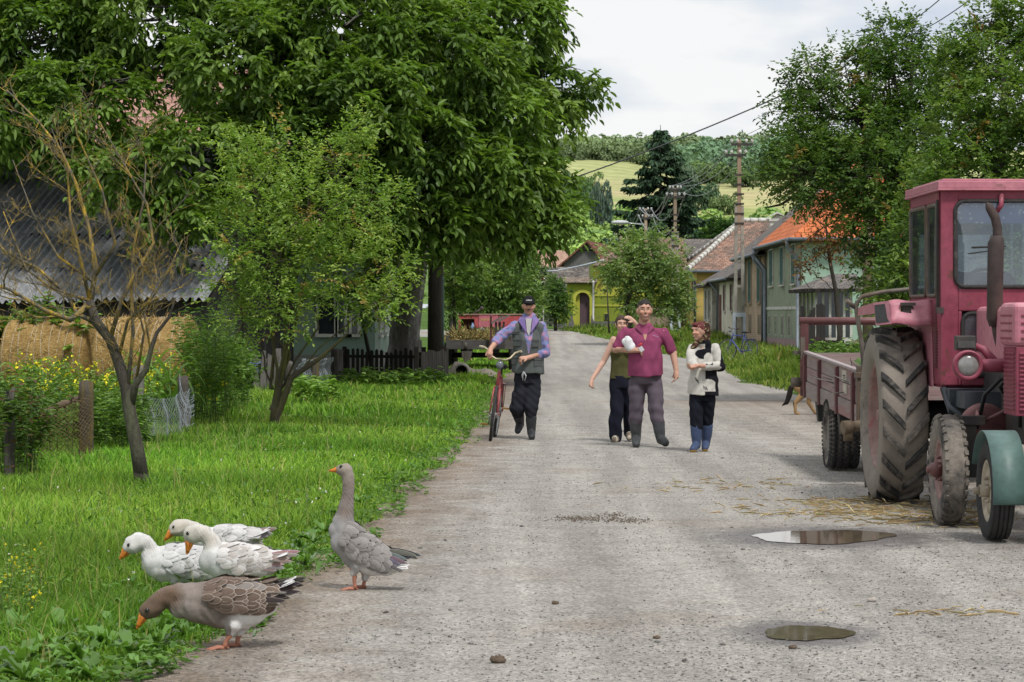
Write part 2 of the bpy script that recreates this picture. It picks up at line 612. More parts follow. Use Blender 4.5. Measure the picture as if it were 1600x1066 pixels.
# loose stones
def stone_mesh(name, pts, size, cols):
 n = len(pts)
 base = np.array([(0, 0, 1), (1, 0, 0), (0, 1, 0), (-1, 0, 0), (0, -1, 0), (0, 0, -.6)], dtype=float)
 tri = np.array([(0, 1, 2), (0, 2, 3), (0, 3, 4), (0, 4, 1), (5, 2, 1), (5, 3, 2), (5, 4, 3), (5, 1, 4)])
 V = base[None] * (0.6 + 0.8 * rng.random((n, 6, 1))) * size[:, None, None]
 V[:, :, 2] *= 0.65
 a = rng.random(n) * 6.28
 ca, sa = np.cos(a)[:, None], np.sin(a)[:, None]
 x, y = V[:, :, 0] * ca - V[:, :, 1] * sa, V[:, :, 0] * sa + V[:, :, 1] * ca
 V = np.stack([x, y, V[:, :, 2]], -1) + pts[:, None, :]
 f = (np.arange(n) * 6)[:, None, None] + tri[None]
 return np_mesh(name, V.reshape(-1, 3), [f.reshape(-1, 3)], col=np.repeat(cols, 8, axis=0))
n = 62000
yy = 10 + 30 * rng.random(n) ** 1.9
xx = left_edge(yy) + 0.05 + (np.minimum(right_edge(yy), yy * 0.2 + 1) - left_edge(yy)) * rng.random(n)
dens = 0.5 + 0.4 * wob(xx, yy, 0.9, 11) + 0.30 * (xx > 1.6)
keep = rng.random(n) < np.clip(dens, 0.12, 1)
for (px_, py_, rx_, ry_) in PUD:
 keep &= ((xx - px_) / rx_) ** 2 + ((yy - py_) / ry_) ** 2 > 0.75
xx, yy = xx[keep], yy[keep]
n = len(xx)
sz = 0.0026 + 0.0060 * rng.random(n) ** 3
sz *= np.where(rng.random(n) < 0.012, 2.3, 1.0)
pts = np.stack([xx, yy, 0.006 + sz * 0.2], 1)
cc = jitter_col((0.25, 0.235, 0.22), n, 0.42, 0.05)
dk = rng.random(n) < 0.32
cc[dk] *= 0.45
st = obj("gravel", stone_mesh("gravel", pts, sz, cc), M_attr("gravel_stone", 0.9))
tag(st, "loose grey stones and grit scattered over the road and yard", "gravel", kind='stuff')
# straw wisps spilled in the yard
n = 900
cen = [(3.05, 21.4, .75, .45), (2.65, 20.4, .7, .35), (3.3, 19.6, .5, .35), (2.1, 23.5, .8, .6), (3.55, 20.3, .5, .6), (2.3, 13.6, .5, .12)]
pick = rng.choice(len(cen), n, p=[.27, .25, .2, .08, .16, .04])
cc = np.array(cen)[pick]
pts = np.stack([cc[:, 0] + rng.normal(size=n) * cc[:, 2] * .62, cc[:, 1] + rng.normal(size=n) * cc[:, 3] * .75, 0.012 + 0.02 * rng.random(n)], 1)
d = unit(n)
d[:, 2] *= 0.12
d[:, 0] *= 1.6
v_, q_ = leaf_arrays(pts, d, np.tile([[0, 0, 1.0]], (n, 1)), 0.06 + 0.13 * rng.random(n), 0.0035 + 0.003 * rng.random(n), 0.1)
o = obj("straw", np_mesh("straw", v_, [q_], col=np.repeat(jitter_col((0.78, 0.62, 0.34), n, .35), 2, axis=0)), M_attr("straw_wisp", 0.8))
tag(o, "yellow straw wisps spilled on the gravel beside the tractor wheels", "straw", kind='stuff')
# dung / mud on the road
MAT_MUD = M("dry_mud", (0.10, 0.070, 0.045), (0.19, 0.145, 0.105), 22, 0.95, 0.8, 0.02)
b_ = []
for (px, py, w_, n) in ((908, 812, .5, 420), (962, 806, .22, 110), (982, 815, .4, 220)):
 D = 1.6 * F / (py - HOR)
 for _ in range(n):
  b_.append((X(px, D) + random.gauss(0, w_ * .28), D + random.gauss(0, .16), random.uniform(.003, .009)))
pts = np.array([(a, b, 0.008) for a, b, c in b_])
o = obj("dung_patch", stone_mesh("dung_patch", pts, np.array([c for a, b, c in b_]) * 1.0, jitter_col((0.125, 0.098, 0.072), len(pts), .4)), M_attr("dung", 0.95))
tag(o, "flattened brown dung patch in the middle of the road", "dung", kind='stuff')
for i, (px, py, s, lab) in enumerate(((778, 1038, .028, "dark clod of earth at the near end of the road"), (868, 946, .016, "small dark clod on the road below the dung patch"), (1362, 942, .020, "pale stone lying between the two puddles"), (1238, 1016, .016, "dark pebble just below the nearer puddle"), (1026, 1000, .013, "small brown stone in the road left of the nearer puddle"))):
 D = 1.6 * F / (py - HOR)
 b = MB()
 b.ball((0, 0, s * .5), (s * 1.35, s, s * .7), 12, 8)
 me = b.mesh("road_stone")
 for vv in me.vertices:
  k = 1 + 0.22 * math.sin(vv.co.x * 190 + i) * math.sin(vv.co.y * 170 + vv.co.z * 210)
  vv.co *= k
 pale = 'pale' in lab
 o = obj("road_stone", me, M("pale_stone", (.42, .38, .33), (.30, .27, .24), 30) if pale else MAT_MUD)
 o.location = (X(px, D), D, 0.006)
 tag(o, lab, "stone")
# -- grass
GV, GQ, GT, GC = [], [], [], []
goff = 0
def add_blades(xx, yy, h, w, lean_amt, tone):
 global goff
 n = len(xx)
 lean = rng.normal(size=(n, 2)) * (h * lean_amt)[:, None]
 z = gz(yy) - 0.01
 v, q, t = blade_arrays(np.stack([xx, yy, z], 1), h, w, lean, rng.random(n) * math.pi)
 GV.append(v)
 GQ.append(q + goff)
 GT.append(t + goff)
 goff += len(v)
 GC.append(tone)
def tones(xx, yy, n):
 a = np.array([0.135, 0.270, 0.030])
 b = np.array([0.235, 0.365, 0.052])
 c = np.array([0.065, 0.150, 0.026])
 d = np.array([0.36, 0.33, 0.12])
 k = np.clip(0.5 + 0.45 * wob(xx, yy, 0.55, 21) + 0.35 * wob(xx, yy, 2.2, 22), 0, 1)[:, None]
 r = rng.random((n, 1))
 o = a * (1 - k) + b * k
 o = np.where(r < 0.22, c, o)
 o = np.where(r > 0.965, d, o)
 o = o * (1.14 + 0.26 * wob(xx, yy, 0.30, 27) + 0.14 * wob(xx, yy, 1.1, 28))[:, None]
 return np.clip(o * (0.72 + 0.56 * rng.random((n, 1))), 0, 1)
def left_field(y0, y1, n, hmin, hmax, w, lean, pw=1.0):
 yy = y0 + (y1 - y0) * rng.random(n) ** pw
 e = left_edge(yy) + 0.10 * wob(yy, 0.0, 1.1, 1)
 lo = -(yy * 0.2 + 1.2)
 lo = np.maximum(lo, np.where(yy > 62, -3.5, -99))
 tt = rng.random(n)
 xx = lo + (e + 0.10 - lo) * tt
 dist = e - xx
 k = np.clip(0.42 + dist / 0.9, 0.35, 1.0)
 # thin out into tufts at the road edge
 keep = (dist > 0.25) | (wob(xx, yy, 3.0, 31) + rng.random(n) * 1.2 > 0.35)
 h = (hmin + (hmax - hmin) * rng.random(n) ** 1.4) * k * (0.80 + 0.38 * wob(xx, yy, 1.3, 23))
 h = np.maximum(h, hmin * 0.4)
 xx, yy, h = xx[keep], yy[keep], h[keep]
 add_blades(xx, yy, h, w * (0.6 + 0.8 * rng.random(len(xx))), lean, tones(xx, yy, len(xx)))
left_field(10.2, 17, 66000, .06, .21, .0075, .42)
left_field(17, 26, 72000, .05, .18, .010, .42)
left_field(26, 38, 70000, .05, .19, .016, .42)
left_field(38, 62, 62000, .06, .26, .028, .40)
left_field(62, 122, 30000, .06, .24, .06, .40)
# seed stalks standing above the sward
n = 1100
yy = 11 + 40 * rng.random(n) ** 1.5
xx = left_edge(yy) - .25 - rng.random(n) * (yy * .2 - .6)
add_blades(xx, yy, .16 + .20 * rng.random(n), np.full(n, .004) * (1 + yy / 30), .30, jitter_col((.30, .30, .12), n, .3))
def right_field(y0, y1, n, hmin, hmax, w):
 yy = y0 + (y1 - y0) * rng.random(n)
 e = right_edge(yy)
 hi = np.where(yy < 90, 12.5, 10.2)
 xx = e - 0.1 + (hi - e) * rng.random(n)
 k = np.clip(0.35 + (xx - e) / 2.2, 0.3, 1.3)
 keep = (xx - e > 0.35) | (rng.random(n) < 0.5)
 h = (hmin + (hmax - hmin) * rng.random(n) ** 1.3) * k * (0.9 + 0.3 * wob(xx, yy, 0.6, 24))
 xx, yy, h = xx[keep], yy[keep], np.maximum(h[keep], .04)
 add_blades(xx, yy, h, w * (0.6 + 0.8 * rng.random(len(xx))), .35, tones(xx, yy, len(xx)) * np.array([0.88, 0.72, 0.95]))
right_field(46, 70, 34000, .10, .55, .030)
right_field(70, 104, 26000, .10, .50, .050)
right_field(104, 140, 12000, .08, .40, .075)
V = np.concatenate(GV)
me = np_mesh("grass", V, [np.concatenate(GQ), np.concatenate(GT)], col=np.concatenate([np.concatenate(GC), np.concatenate(GC)]))
grass = obj("grass", me, M_attr("grass_blade", 0.65, 0.2, translucent=0.35))
tag(grass, "long bright green grass on both verges of the road", "grass", kind='stuff')
# small broad-leaved ground plants mixed in the grass and along its edge
n = 15000
yy = 10.5 + 40 * rng.random(n) ** 1.8
e = left_edge(yy) + 0.10 * wob(yy, 0.0, 1.1, 1)
xx = e + 0.18 - rng.random(n) ** 2.2 * 2.6
keep = wob(xx, yy, 2.4, 41) + rng.random(n) > 0.35
xx, yy = xx[keep], yy[keep]
n = len(xx)
d = unit(n)
d[:, 2] = np.abs(d[:, 2]) * 0.45
v_, q_ = leaf_arrays(np.stack([xx, yy, 0.01 + 0.07 * rng.random(n)], 1), d, np.tile([[0, 0, 1.0]], (n, 1)), .025 + .05 * rng.random(n), .018 + .03 * rng.random(n), .15)
o = obj("ground_cover", np_mesh("ground_cover", v_, [q_], col=np.repeat(jitter_col((0.10, 0.20, 0.035), n, .4), 2, axis=0)), M_attr("weed_leaf", 0.55, 0.3, translucent=0.3))
tag(o, "low clover and plantain leaves creeping along the grass edge", "ground cover", kind='stuff')
# clover and daisy heads
n = 110
yy = 13.5 + 45 * rng.random(n) ** 1.3
xx = left_edge(yy) - 0.1 - rng.random(n) * (yy * .2 - .6)
d = unit(n * 5)
p5 = np.repeat(np.stack([xx, yy, .10 + .08 * rng.random(n)], 1), 5, axis=0)
v_, q_ = leaf_arrays(p5, d, unit(n * 5), np.full(n * 5, .012), np.full(n * 5, .009), .1)
o = obj("clover_flowers", np_mesh("clover_flowers", v_, [q_], col=np.repeat(jitter_col((0.72, 0.72, 0.62), n * 5, .15, .03), 2, axis=0)), M_attr("petal", 0.7))
tag(o, "scattered tiny white clover heads in the left verge", "flowers", kind='stuff')
# -- hills
HP = np.array([(240, gz(240.0)), (262, gz(262.0) + .4), (300, 6.5), (380, 12.5), (500, 20.5), (600, 29), (700, 38), (800, 48.5), (900, 54.5), (1000, 60), (1120, 64), (1300, 66), (1600, 60), (2200, 20)], dtype=float)
def hz(x, y):
 z = np.interp(y, HP[:, 0], HP[:, 1])
 k = smooth((y - 262) / 400.0)
 tilt = 1 + 0.00075 * (x - 60) * k
 return (z - 2.5) * tilt + 2.5 + k * (2.2 * wob(x * .02, y * .02, 1.0, 51))
m, nt, out = new_mat("hill_fields")
v = coords(nt, kind='World')
sx = N(nt, 'SeparateXYZ')
L(nt, v, sx.inputs[0])
wv = noise(nt, v, 0.012, 4, 0.6)
yy_ = math_(nt, 'ADD', sx.outputs[1], math_(nt, 'MULTIPLY', math_(nt, 'SUBTRACT', wv, 0.5), 190))
yy_ = math_(nt, 'ADD', yy_, math_(nt, 'MULTIPLY', sx.outputs[0], 0.25))
t = math_(nt, 'DIVIDE', math_(nt, 'SUBTRACT', yy_, 250), 650)
c = ramp(nt, t, [(0.00, (0.13, 0.20, 0.06)), (0.22, (0.135, 0.21, 0.06)), (0.36, (0.19, 0.27, 0.075)), (0.43, (0.27, 0.33, 0.11)), (0.47, (0.42, 0.40, 0.19)), (0.55, (0.45, 0.42, 0.21)), (0.60, (0.29, 0.35, 0.13)), (0.66, (0.44, 0.38, 0.21)), (0.74, (0.36, 0.38, 0.17))])
st_ = N(nt, 'TexWave', wave_type='BANDS', bands_direction='DIAGONAL')
st_.inputs['Scale'].default_value = 0.05
st_.inputs['Distortion'].default_value = 3
st_.inputs['Detail'].default_value = 3
L(nt, v, st_.inputs['Vector'])
c = mixc(nt, 0.28, c, mixc(nt, 1.0, c, ramp(nt, st_.outputs['Fac'], [(0.2, 0.72), (0.8, 1.25)]), 'MULTIPLY'))
nn = noise(nt, v, 0.25, 5, 0.7)
c = mixc(nt, 1.0, c, ramp(nt, nn, [(0.3, 0.78), (0.7, 1.15)]), 'MULTIPLY')
bsdf(nt, out, c, 0.95, spec=0.05)
rows = np.concatenate([np.arange(261, 420, 6.0), np.arange(420, 1300, 14.0), np.arange(1300, 2201, 60.0)])
cx2 = np.concatenate([np.linspace(-1500, -260, 20), np.linspace(-240, 460, 70), np.linspace(480, 1700, 20)])
hill = obj("hills", grid_mesh("hills", rows, lambda y: cx2, hz, len(cx2)), m)
tag(hill, kind='structure')
# -- trees
def M_bark(name, c1, c2, lichen=None, lamt=0.5):
 return M(name, c1, c2, 9, 0.95, 0.9, 0.03, stretch=(1, 1, 0.25), dirt=lichen, dirt_amt=lamt, dirt_scale=5)
BARK_WALNUT = M_bark("walnut_bark", (0.17, 0.155, 0.14), (0.075, 0.066, 0.058), (0.30, 0.30, 0.28), .40)
BARK_DARK = M_bark("dark_bark", (0.085, 0.072, 0.060), (0.038, 0.032, 0.027))
BARK_BUSH = M_bark("mossy_bark", (0.105, 0.090, 0.065), (0.050, 0.042, 0.030), (0.12, 0.12, 0.03), .5)
BARK_LICHEN = M_bark("lichen_bark", (0.16, 0.15, 0.125), (0.075, 0.068, 0.055), (0.52, 0.34, 0.04), .50)
BARK_LICHEN.node_tree.nodes['Noise Texture.001'].inputs['Scale'].default_value = 17
BARK_TRUNK = M_bark("bare_trunk_bark", (0.085, 0.075, 0.062), (0.038, 0.032, 0.026), (0.11, 0.115, 0.07), .45)
LEAF = M_attr("tree_leaf", 0.5, 0.35, translucent=0.38)
NEEDLE = M_attr("spruce_needle", 0.7, 0.2, translucent=0.08)
def curve_pts(p0, p1, n=6, sag=0.0, wig=0.0):
 p0, p1 = Vector(p0), Vector(p1)
 o = []
 ln = (p1 - p0).length
 for i in range(n + 1):
  t = i / n
  p = p0.lerp(p1, t)
  p.z += sag * math.sin(math.pi * t)
  if 0 < i < n:
   p += Vector((random.gauss(0, 1), random.gauss(0, 1), random.gauss(0, 1))) * ln * wig
  o.append(p)
 return o
def shoots_leaves(P0, D0, Ls, nl, leaf_l, leaf_w, droop=0.25, spread=0.9, leafdroop=0.3, r=None):
 """leaves set alternately along many shoots. P0,D0 (n,3), Ls (n,) -> pos, dir, nrm, length, width, shoot index"""
 r = r or rng
 n = len(P0)
 D0 = norm(D0)
 t = (np.arange(nl) + 0.6) / nl
 t = np.tile(t, (n, 1)) + r.normal(size=(n, nl)) * 0.04
 pos = P0[:, None, :] + D0[:, None, :] * (t * Ls[:, None])[..., None]
 pos[..., 2] -= droop * Ls[:, None] * t ** 2
 side = np.cross(D0, np.array([0, 0, 1.0]))
 bad = np.linalg.norm(side, axis=1) < 0.15
 side[bad] = np.array([1.0, 0, 0])
 side = norm(side)
 sg = np.where(np.arange(nl) % 2 == 0, 1.0, -1.0)
 ld = D0[:, None, :] * 0.55 + side[:, None, :] * sg[None, :, None] * spread + r.normal(size=(n, nl, 3)) * 0.30
 ld[..., 2] -= leafdroop
 ld[:, -1, :] = D0 + np.array([0, 0, -leafdroop])
 nrm = np.tile(np.array([0, 0, 1.0]), (n, nl, 1)) + r.normal(size=(n, nl, 3)) * 0.35
 ll = leaf_l * (0.55 + 0.75 * r.random((n, nl)))
 ww = leaf_w * (0.75 + 0.4 * r.random((n, nl)))
 sid = np.repeat(np.arange(n), nl)
 return pos.reshape(-1, 3), ld.reshape(-1, 3), nrm.reshape(-1, 3), ll.ravel(), ww.ravel(), sid
def crown_points(blobs, dens, shell=0.55, seed=1, jut=0.10):
 """points through the outer part of each blob of a crown and the outward direction at each"""
 r = np.random.default_rng(seed)
 Ps, Ds, Bi = [], [], []
 for bi, (c, rad) in enumerate(blobs):
  c, rad = np.array(c, float), np.array(rad, float)
  area = (rad[0] * rad[1] + rad[0] * rad[2] + rad[1] * rad[2]) * 4.2
  n = max(8, int(area * dens))
  u = norm(r.normal(size=(n, 3)))
  k = shell + (1 - shell) * r.random(n) ** 0.6
  k = np.where(r.random(n) < jut, k * (1.08 + 0.18 * r.random(n)), k)
  Ps.append(c + u * rad * k[:, None])
  Ds.append(norm(u / rad))
  Bi.append(np.full(n, bi))
 return np.concatenate(Ps), np.concatenate(Ds), np.concatenate(Bi)
def inside_count(p, blobs, scale=0.62):
 k = np.zeros(len(p))
 for c, rad in blobs:
  k += (np.sum(((p - np.array(c)) / (np.array(rad) * scale)) ** 2, axis=1) < 1)
 return k
def tree(name, label, cat, base, trunk, trunk_r, blobs, leaf, colors, bark, dens=6.0, shoot_len=0.5, nl=9, whorl=1, droop=0.3, leafdroop=0.3, upward=0.15, limbs=True, seed=1, group=None, extra=None, shell=0.55, limb_r=0.4, jut=0.10, twigs=70, spread=0.9):
 """trunk: list of points; blobs: [(centre, radii)]; leaf: (length, width); colors: [(rgb, weight)]"""
 random.seed(seed)
 root = thing(name, label, cat, base, group)
 r = np.random.default_rng(seed)
 b = MB()
 b.tube(trunk, trunk_r, 12)
 tops = [Vector(p) for p in trunk]
 if limbs:
  for c, rad in blobs:
   c = Vector(c)
   cand = [p for p in tops[1:] if p.z < c.z + 0.3] or [tops[-1]]
   s = min(cand, key=lambda p: (p - c).length + random.random() * 0.3)
   rr = max(0.012, trunk_r[-1] * limb_r * (0.6 + 0.5 * max(rad)) ** 0.5)
   path = curve_pts(s, c, 6, 0.12 * (c - s).length, 0.05)
   b.tube(path, [rr * (1 - 0.72 * i / 6) for i in range(7)], 7, False)
   for _ in range(6):
    u = Vector(r.normal(size=3)).normalized()
    e = c + Vector((u.x * rad[0], u.y * rad[1], abs(u.z) * rad[2])) * 0.85
    st = path[random.choice((3, 4, 5, 6))]
    pp = curve_pts(st, e, 4, 0.05, 0.06)
    b.tube(pp, [rr * 0.30 * (1 - 0.8 * i / 4) for i in range(5)], 5, False)
 if extra:
  extra(b)
 Ps, Ds, Bi = crown_points(blobs, dens, shell, seed, jut)
 keep = inside_count(Ps, blobs) < 1.5
 Ps, Ds = Ps[keep], Ds[keep]
 # visible twigs
 for i in r.choice(len(Ps), min(twigs, len(Ps)), replace=False):
  p = Vector(Ps[i])
  q = p - Vector(Ds[i]) * shoot_len * 1.6 + Vector((0, 0, -0.1))
  b.tube([q, p, p + Vector(Ds[i]) * shoot_len * 0.6], [0.012, 0.008, 0.003], 4, False)
 b.build('trunk', bark, root)
 n = len(Ps)
 if whorl > 1:
  Ps = np.repeat(Ps, whorl, axis=0)
  Dd = np.repeat(Ds, whorl, axis=0) * 0.55 + norm(r.normal(size=(n * whorl, 3))) * 0.85
  cl = np.repeat(np.arange(n), whorl)
 else:
  Dd = Ds * 0.8 + norm(r.normal(size=(n, 3))) * 0.7
  cl = np.arange(n)
 Dd[:, 2] += upward
 Ls = shoot_len * (0.6 + 0.8 * r.random(len(Ps)))
 pos, ld, nrm, ll, ww, sid = shoots_leaves(Ps, Dd, Ls, nl, leaf[0], leaf[1], droop, spread, leafdroop, r)
 v, q = leaf_arrays(pos, ld, nrm, ll, ww, 0.22)
 ws = np.array([w_ for _, w_ in colors], float)
 cols = np.array([c_ for c_, _ in colors], float)
 csel = r.choice(len(colors), n, p=ws / ws.sum())[cl][sid]
 fc = cols[csel] * (0.78 + 0.4 * r.random((n, 1)))[cl][sid] * (0.82 + 0.36 * r.random((len(pos), 1)))
 me = np_mesh('crown', v, [q], col=np.repeat(np.clip(fc, 0.004, 1), 2, axis=0))
 obj('crown', me, LEAF, root)
 return root
def PB(px, py, D, rpx, rpy=None, rd=None):
 """a crown blob given by its place and size in pixels of the photograph at depth D"""
 rx = rpx * D / F
 rz = (rpy or rpx) * D / F
 return (P(px, py, D), (rx, rd or (rx + rz) / 2, rz))
# --- the big walnut
WAL = [((0.102, 0.180, 0.028), 4), ((0.140, 0.232, 0.040), 4), ((0.205, 0.305, 0.068), 2), ((0.062, 0.115, 0.022), 2)]
D = 58
wb = [PB(40, 60, 55, 150, 95, 2.6), PB(-90, 150, 56, 130, 120, 2.6), PB(230, 10, 55, 160, 90, 2.6), PB(120, 168, 53, 120, 74, 2.0), PB(300, 250, 51.5, 92, 78, 1.6),
  PB(395, 95, 53, 120, 85, 2.2), PB(300, -120, 57, 190, 110, 3), PB(540, -120, 58, 210, 120, 3.2), PB(540, 40, 54, 130, 90, 2.4), PB(460, 200, 53, 110, 80, 2), PB(560, 150, 53, 110, 75, 2.2),
  PB(670, 90, 55, 130, 85, 2.6), PB(790, 30, 58, 85, 75, 2.4), PB(780, -90, 60, 110, 90, 2.6), PB(640, 215, 54, 110, 75, 2.2), PB(770, 165, 56, 95, 70, 2.2),
  PB(740, 270, 55, 120, 70, 2), PB(850, 150, 57, 58, 45, 1.1), PB(905, 130, 57.5, 30, 26, .6), PB(560, 280, 54, 100, 65, 1.8), PB(650, 335, 54, 95, 48, 1.5), PB(800, 330, 55.5, 90, 48, 1.4),
  PB(860, 300, 56, 42, 40, .9), PB(720, 350, 55, 90, 32, 1.2), PB(520, 340, 54, 80, 40, 1.4), PB(-40, -90, 57, 190, 110, 3), PB(185, 265, 51, 60, 40, 1.2), PB(265, 335, 50.8, 70, 32, .8), PB(20, 180, 52, 80, 44, 1.4)]
# leave the gap through which the tiled roof shows
walnut_trunk = [P(632, 585, 60.5), P(632, 520, 60.5), P(640, 450, 60.3), P(648, 390, 60), P(640, 300, 59.5), P(600, 200, 58.5), P(570, 100, 58)]
walnut_trunk[0].z = -.05
def walnut_extra(b):
 for a, e, r0 in ((P(648, 380, 60), P(720, 150, 57), .17), (P(640, 300, 59.5), P(430, 130, 54), .15), (P(645, 340, 60), P(250, 130, 55), .16), (P(600, 200, 58.5), P(50, 60, 56), .12),
      (P(640, 330, 59.5), P(800, 300, 56), .12), (P(600, 190, 58), P(780, 20, 58), .12), (P(636, 350, 60), P(310, 235, 52), .13)):
  pts = curve_pts(a, e, 8, .35, .025)
  b.tube(pts, [r0 * (1 - .75 * i / 8) for i in range(9)], 9, False)
 # flare of the roots
 b.tube([P(632, 590, 60.5), P(632, 560, 60.5), P(634, 530, 60.5)], [.56, .44, .38], 14, False)
tree("walnut_tree", "huge walnut tree with a broad dark green crown behind the picket fence", "tree", (walnut_trunk[0].x, 60.5, 0), walnut_trunk, [.42, .37, .36, .36, .28, .2, .12], wb, (.215, .088), WAL, BARK_WALNUT,
  dens=4.6, shoot_len=.42, nl=7, whorl=6, droop=.55, leafdroop=.55, upward=.10, seed=11, extra=walnut_extra, shell=.60, jut=.07)
# --- small-leaved bush tree in the verge
BUSH = [((0.19, 0.30, 0.06), 4), ((0.25, 0.37, 0.08), 4), ((0.34, 0.43, 0.11), 2.5), ((0.40, 0.27, 0.10), .28), ((0.11, 0.20, 0.04), 1.5)]
D = 35.6
bush_base = P(426, 670, D)
bush_base.z = 0
bb_ = [PB(400, 290, 35.4, 62, 60, .7), PB(480, 330, 35, 75, 70, .8), PB(570, 330, 35.8, 55, 55, .6), PB(430, 400, 34.8, 80, 60, .8), PB(530, 420, 35.2, 70, 55, .7), PB(370, 360, 35.4, 45, 45, .5), PB(520, 250, 35.6, 42, 60, .5),
  PB(370, 235, 35.5, 32, 34, .35), PB(560, 220, 35.9, 26, 50, .35), PB(430, 240, 35.7, 36, 40, .4), PB(620, 310, 35.6, 26, 24, .3), PB(360, 440, 35.2, 40, 45, .5), PB(460, 480, 35, 60, 40, .6), PB(590, 470, 35.5, 55, 32, .5), PB(620, 420, 35.8, 30, 30, .35), PB(380, 500, 35.2, 34, 34, .4)]
def bush_extra(b):
 for e, r0 in ((P(380, 300, 35.4), .035), (P(440, 270, 35.6), .038), (P(500, 250, 35.6), .035), (P(545, 215, 35.8), .03), (P(590, 330, 35.8), .03), (P(610, 440, 35.6), .022), (P(360, 430, 35.2), .022), (P(455, 400, 34.8), .03)):
  pts = curve_pts(bush_base + Vector((random.uniform(-.05, .08), 0, .1 + random.random() * .5)), e, 8, .1, .02)
  b.tube(pts, [r0 * (.68 - .54 * i / 8) for i in range(9)], 7, False)
 pts = [P(430, 660, D), P(455, 590, D - .05), P(500, 560, D - .1), P(545, 520, D - .1)]
 b.tube(pts, [.055, .045, .03, .012], 8, False)
tree("plum_tree", "slender light green plum tree in the grass before the fences", "tree", bush_base, [bush_base - Vector((0, 0, .03)), P(430, 630, D), P(443, 570, D), P(450, 500, D)], [.062, .052, .042, .028], bb_, (.062, .030), BUSH, BARK_BUSH,
  dens=25, shoot_len=.26, nl=9, whorl=2, droop=.1, leafdroop=.15, upward=.35, seed=5, extra=bush_extra, shell=.30, limb_r=.32, jut=.30, twigs=60)
# --- bare lichen tree in front of it
random.seed(21)
D = 23.4
root = thing("bare_tree", "leafless crooked tree crusted with orange lichen in the left verge", "tree", P(222, 762, D) * 1.0)
root.location.z = 0
b = MB()
tp = [(224, 764), (214, 700), (203, 645), (197, 605), (185, 565), (172, 530), (150, 503), (140, 470)]
b.tube([P(x, y, D) for x, y in tp], [.072, .064, .060, .055, .050, .047, .046, .038], 12, True)
b.tube([P(224, 768, D), P(222, 750, D), P(219, 735, D)], [.095, .075, .066], 12, False)
b.tube([P(204, 640, D), P(212, 600, D - .05), P(228, 578, D - .08), P(236, 545, D - .1), P(245, 520, D - .1), P(265, 495, D - .1), P(274, 465, D - .12)], [.034, .032, .028, .022, .018, .014, .006], 9, True)
b.build('trunk', BARK_TRUNK, root)
lim = MB()
def twiggy(b, p, d, ln, r, depth, D0):
 n = 5
 pts = [p]
 for i in range(n):
  d = (d + Vector((random.gauss(0, .16), random.gauss(0, .14), random.gauss(.03, .12)))).normalized()
  pts.append(pts[-1] + d * ln / n)
 b.tube(pts, [r * (1 - .62 * i / n) for i in range(n + 1)], 6 if r > .008 else 4, False)
 if depth <= 0:
  return
 for i in range(1, n + 1):
  for _ in range(2):
   if random.random() < .62:
    s = random.choice((-1, 1))
    dd = (d * .75 + Vector((s * random.uniform(.3, .9), random.gauss(0, .5), random.uniform(-.15, .5)))).normalized()
    twiggy(b, pts[i], dd, ln * random.uniform(.30, .55), max(.0030, r * .45 * (1 - .5 * i / n)), depth - 1, D0)
mains = [([(140, 475), (110, 500), (70, 485), (20, 455), (-40, 430)], .034), ([(150, 505), (120, 490), (105, 460), (60, 420), (10, 395), (-30, 350)], .026), ([(142, 470), (150, 420), (140, 360), (120, 290), (95, 235), (60, 190), (10, 140)], .028),
   ([(140, 470), (125, 400), (110, 340), (105, 260), (80, 200)], .020), ([(172, 530), (190, 470), (210, 430), (240, 380), (230, 320), (190, 250), (155, 190)], .024), ([(150, 430), (180, 380), (160, 300), (120, 210), (112, 160)], .018),
   ([(200, 600), (208, 520), (205, 440), (210, 380), (225, 310), (228, 250)], .022), ([(185, 560), (200, 500), (235, 470), (265, 420), (285, 375)], .018), ([(212, 600), (225, 520), (215, 480), (280, 450)], .016), ([(140, 470), (80, 450), (40, 420), (5, 330)], .018), ([(145, 440), (90, 400), (50, 330), (20, 250)], .016), ([(235, 545), (225, 490), (245, 440), (240, 400)], .012)]
for path, r0 in mains:
 dd = random.uniform(-.5, .5)
 n = len(path)
 pts = [P(x, y, D + dd * i / n + random.uniform(-.03, .03)) for i, (x, y) in enumerate(path)]
 lim.tube(pts, [r0 * (.95 - .72 * i / (n - 1)) for i in range(n)], 7, True)
 for i in range(1, n):
  for _ in range(3):
   t = random.random()
   p = pts[i - 1].lerp(pts[i], t)
   d = (pts[i] - pts[i - 1]).normalized()
   s = random.choice((-1, 1))
   d2 = (d * .6 + Vector((s * random.uniform(.4, 1), random.gauss(0, .5), random.uniform(-.1, .5)))).normalized()
   twiggy(lim, p, d2, random.uniform(.22, .55), r0 * .27, 1 if i < 2 else 2 if random.random() < .35 else 1, D)
lim.build('branches', BARK_LICHEN, root)
root.children[-1].name = 'limb'
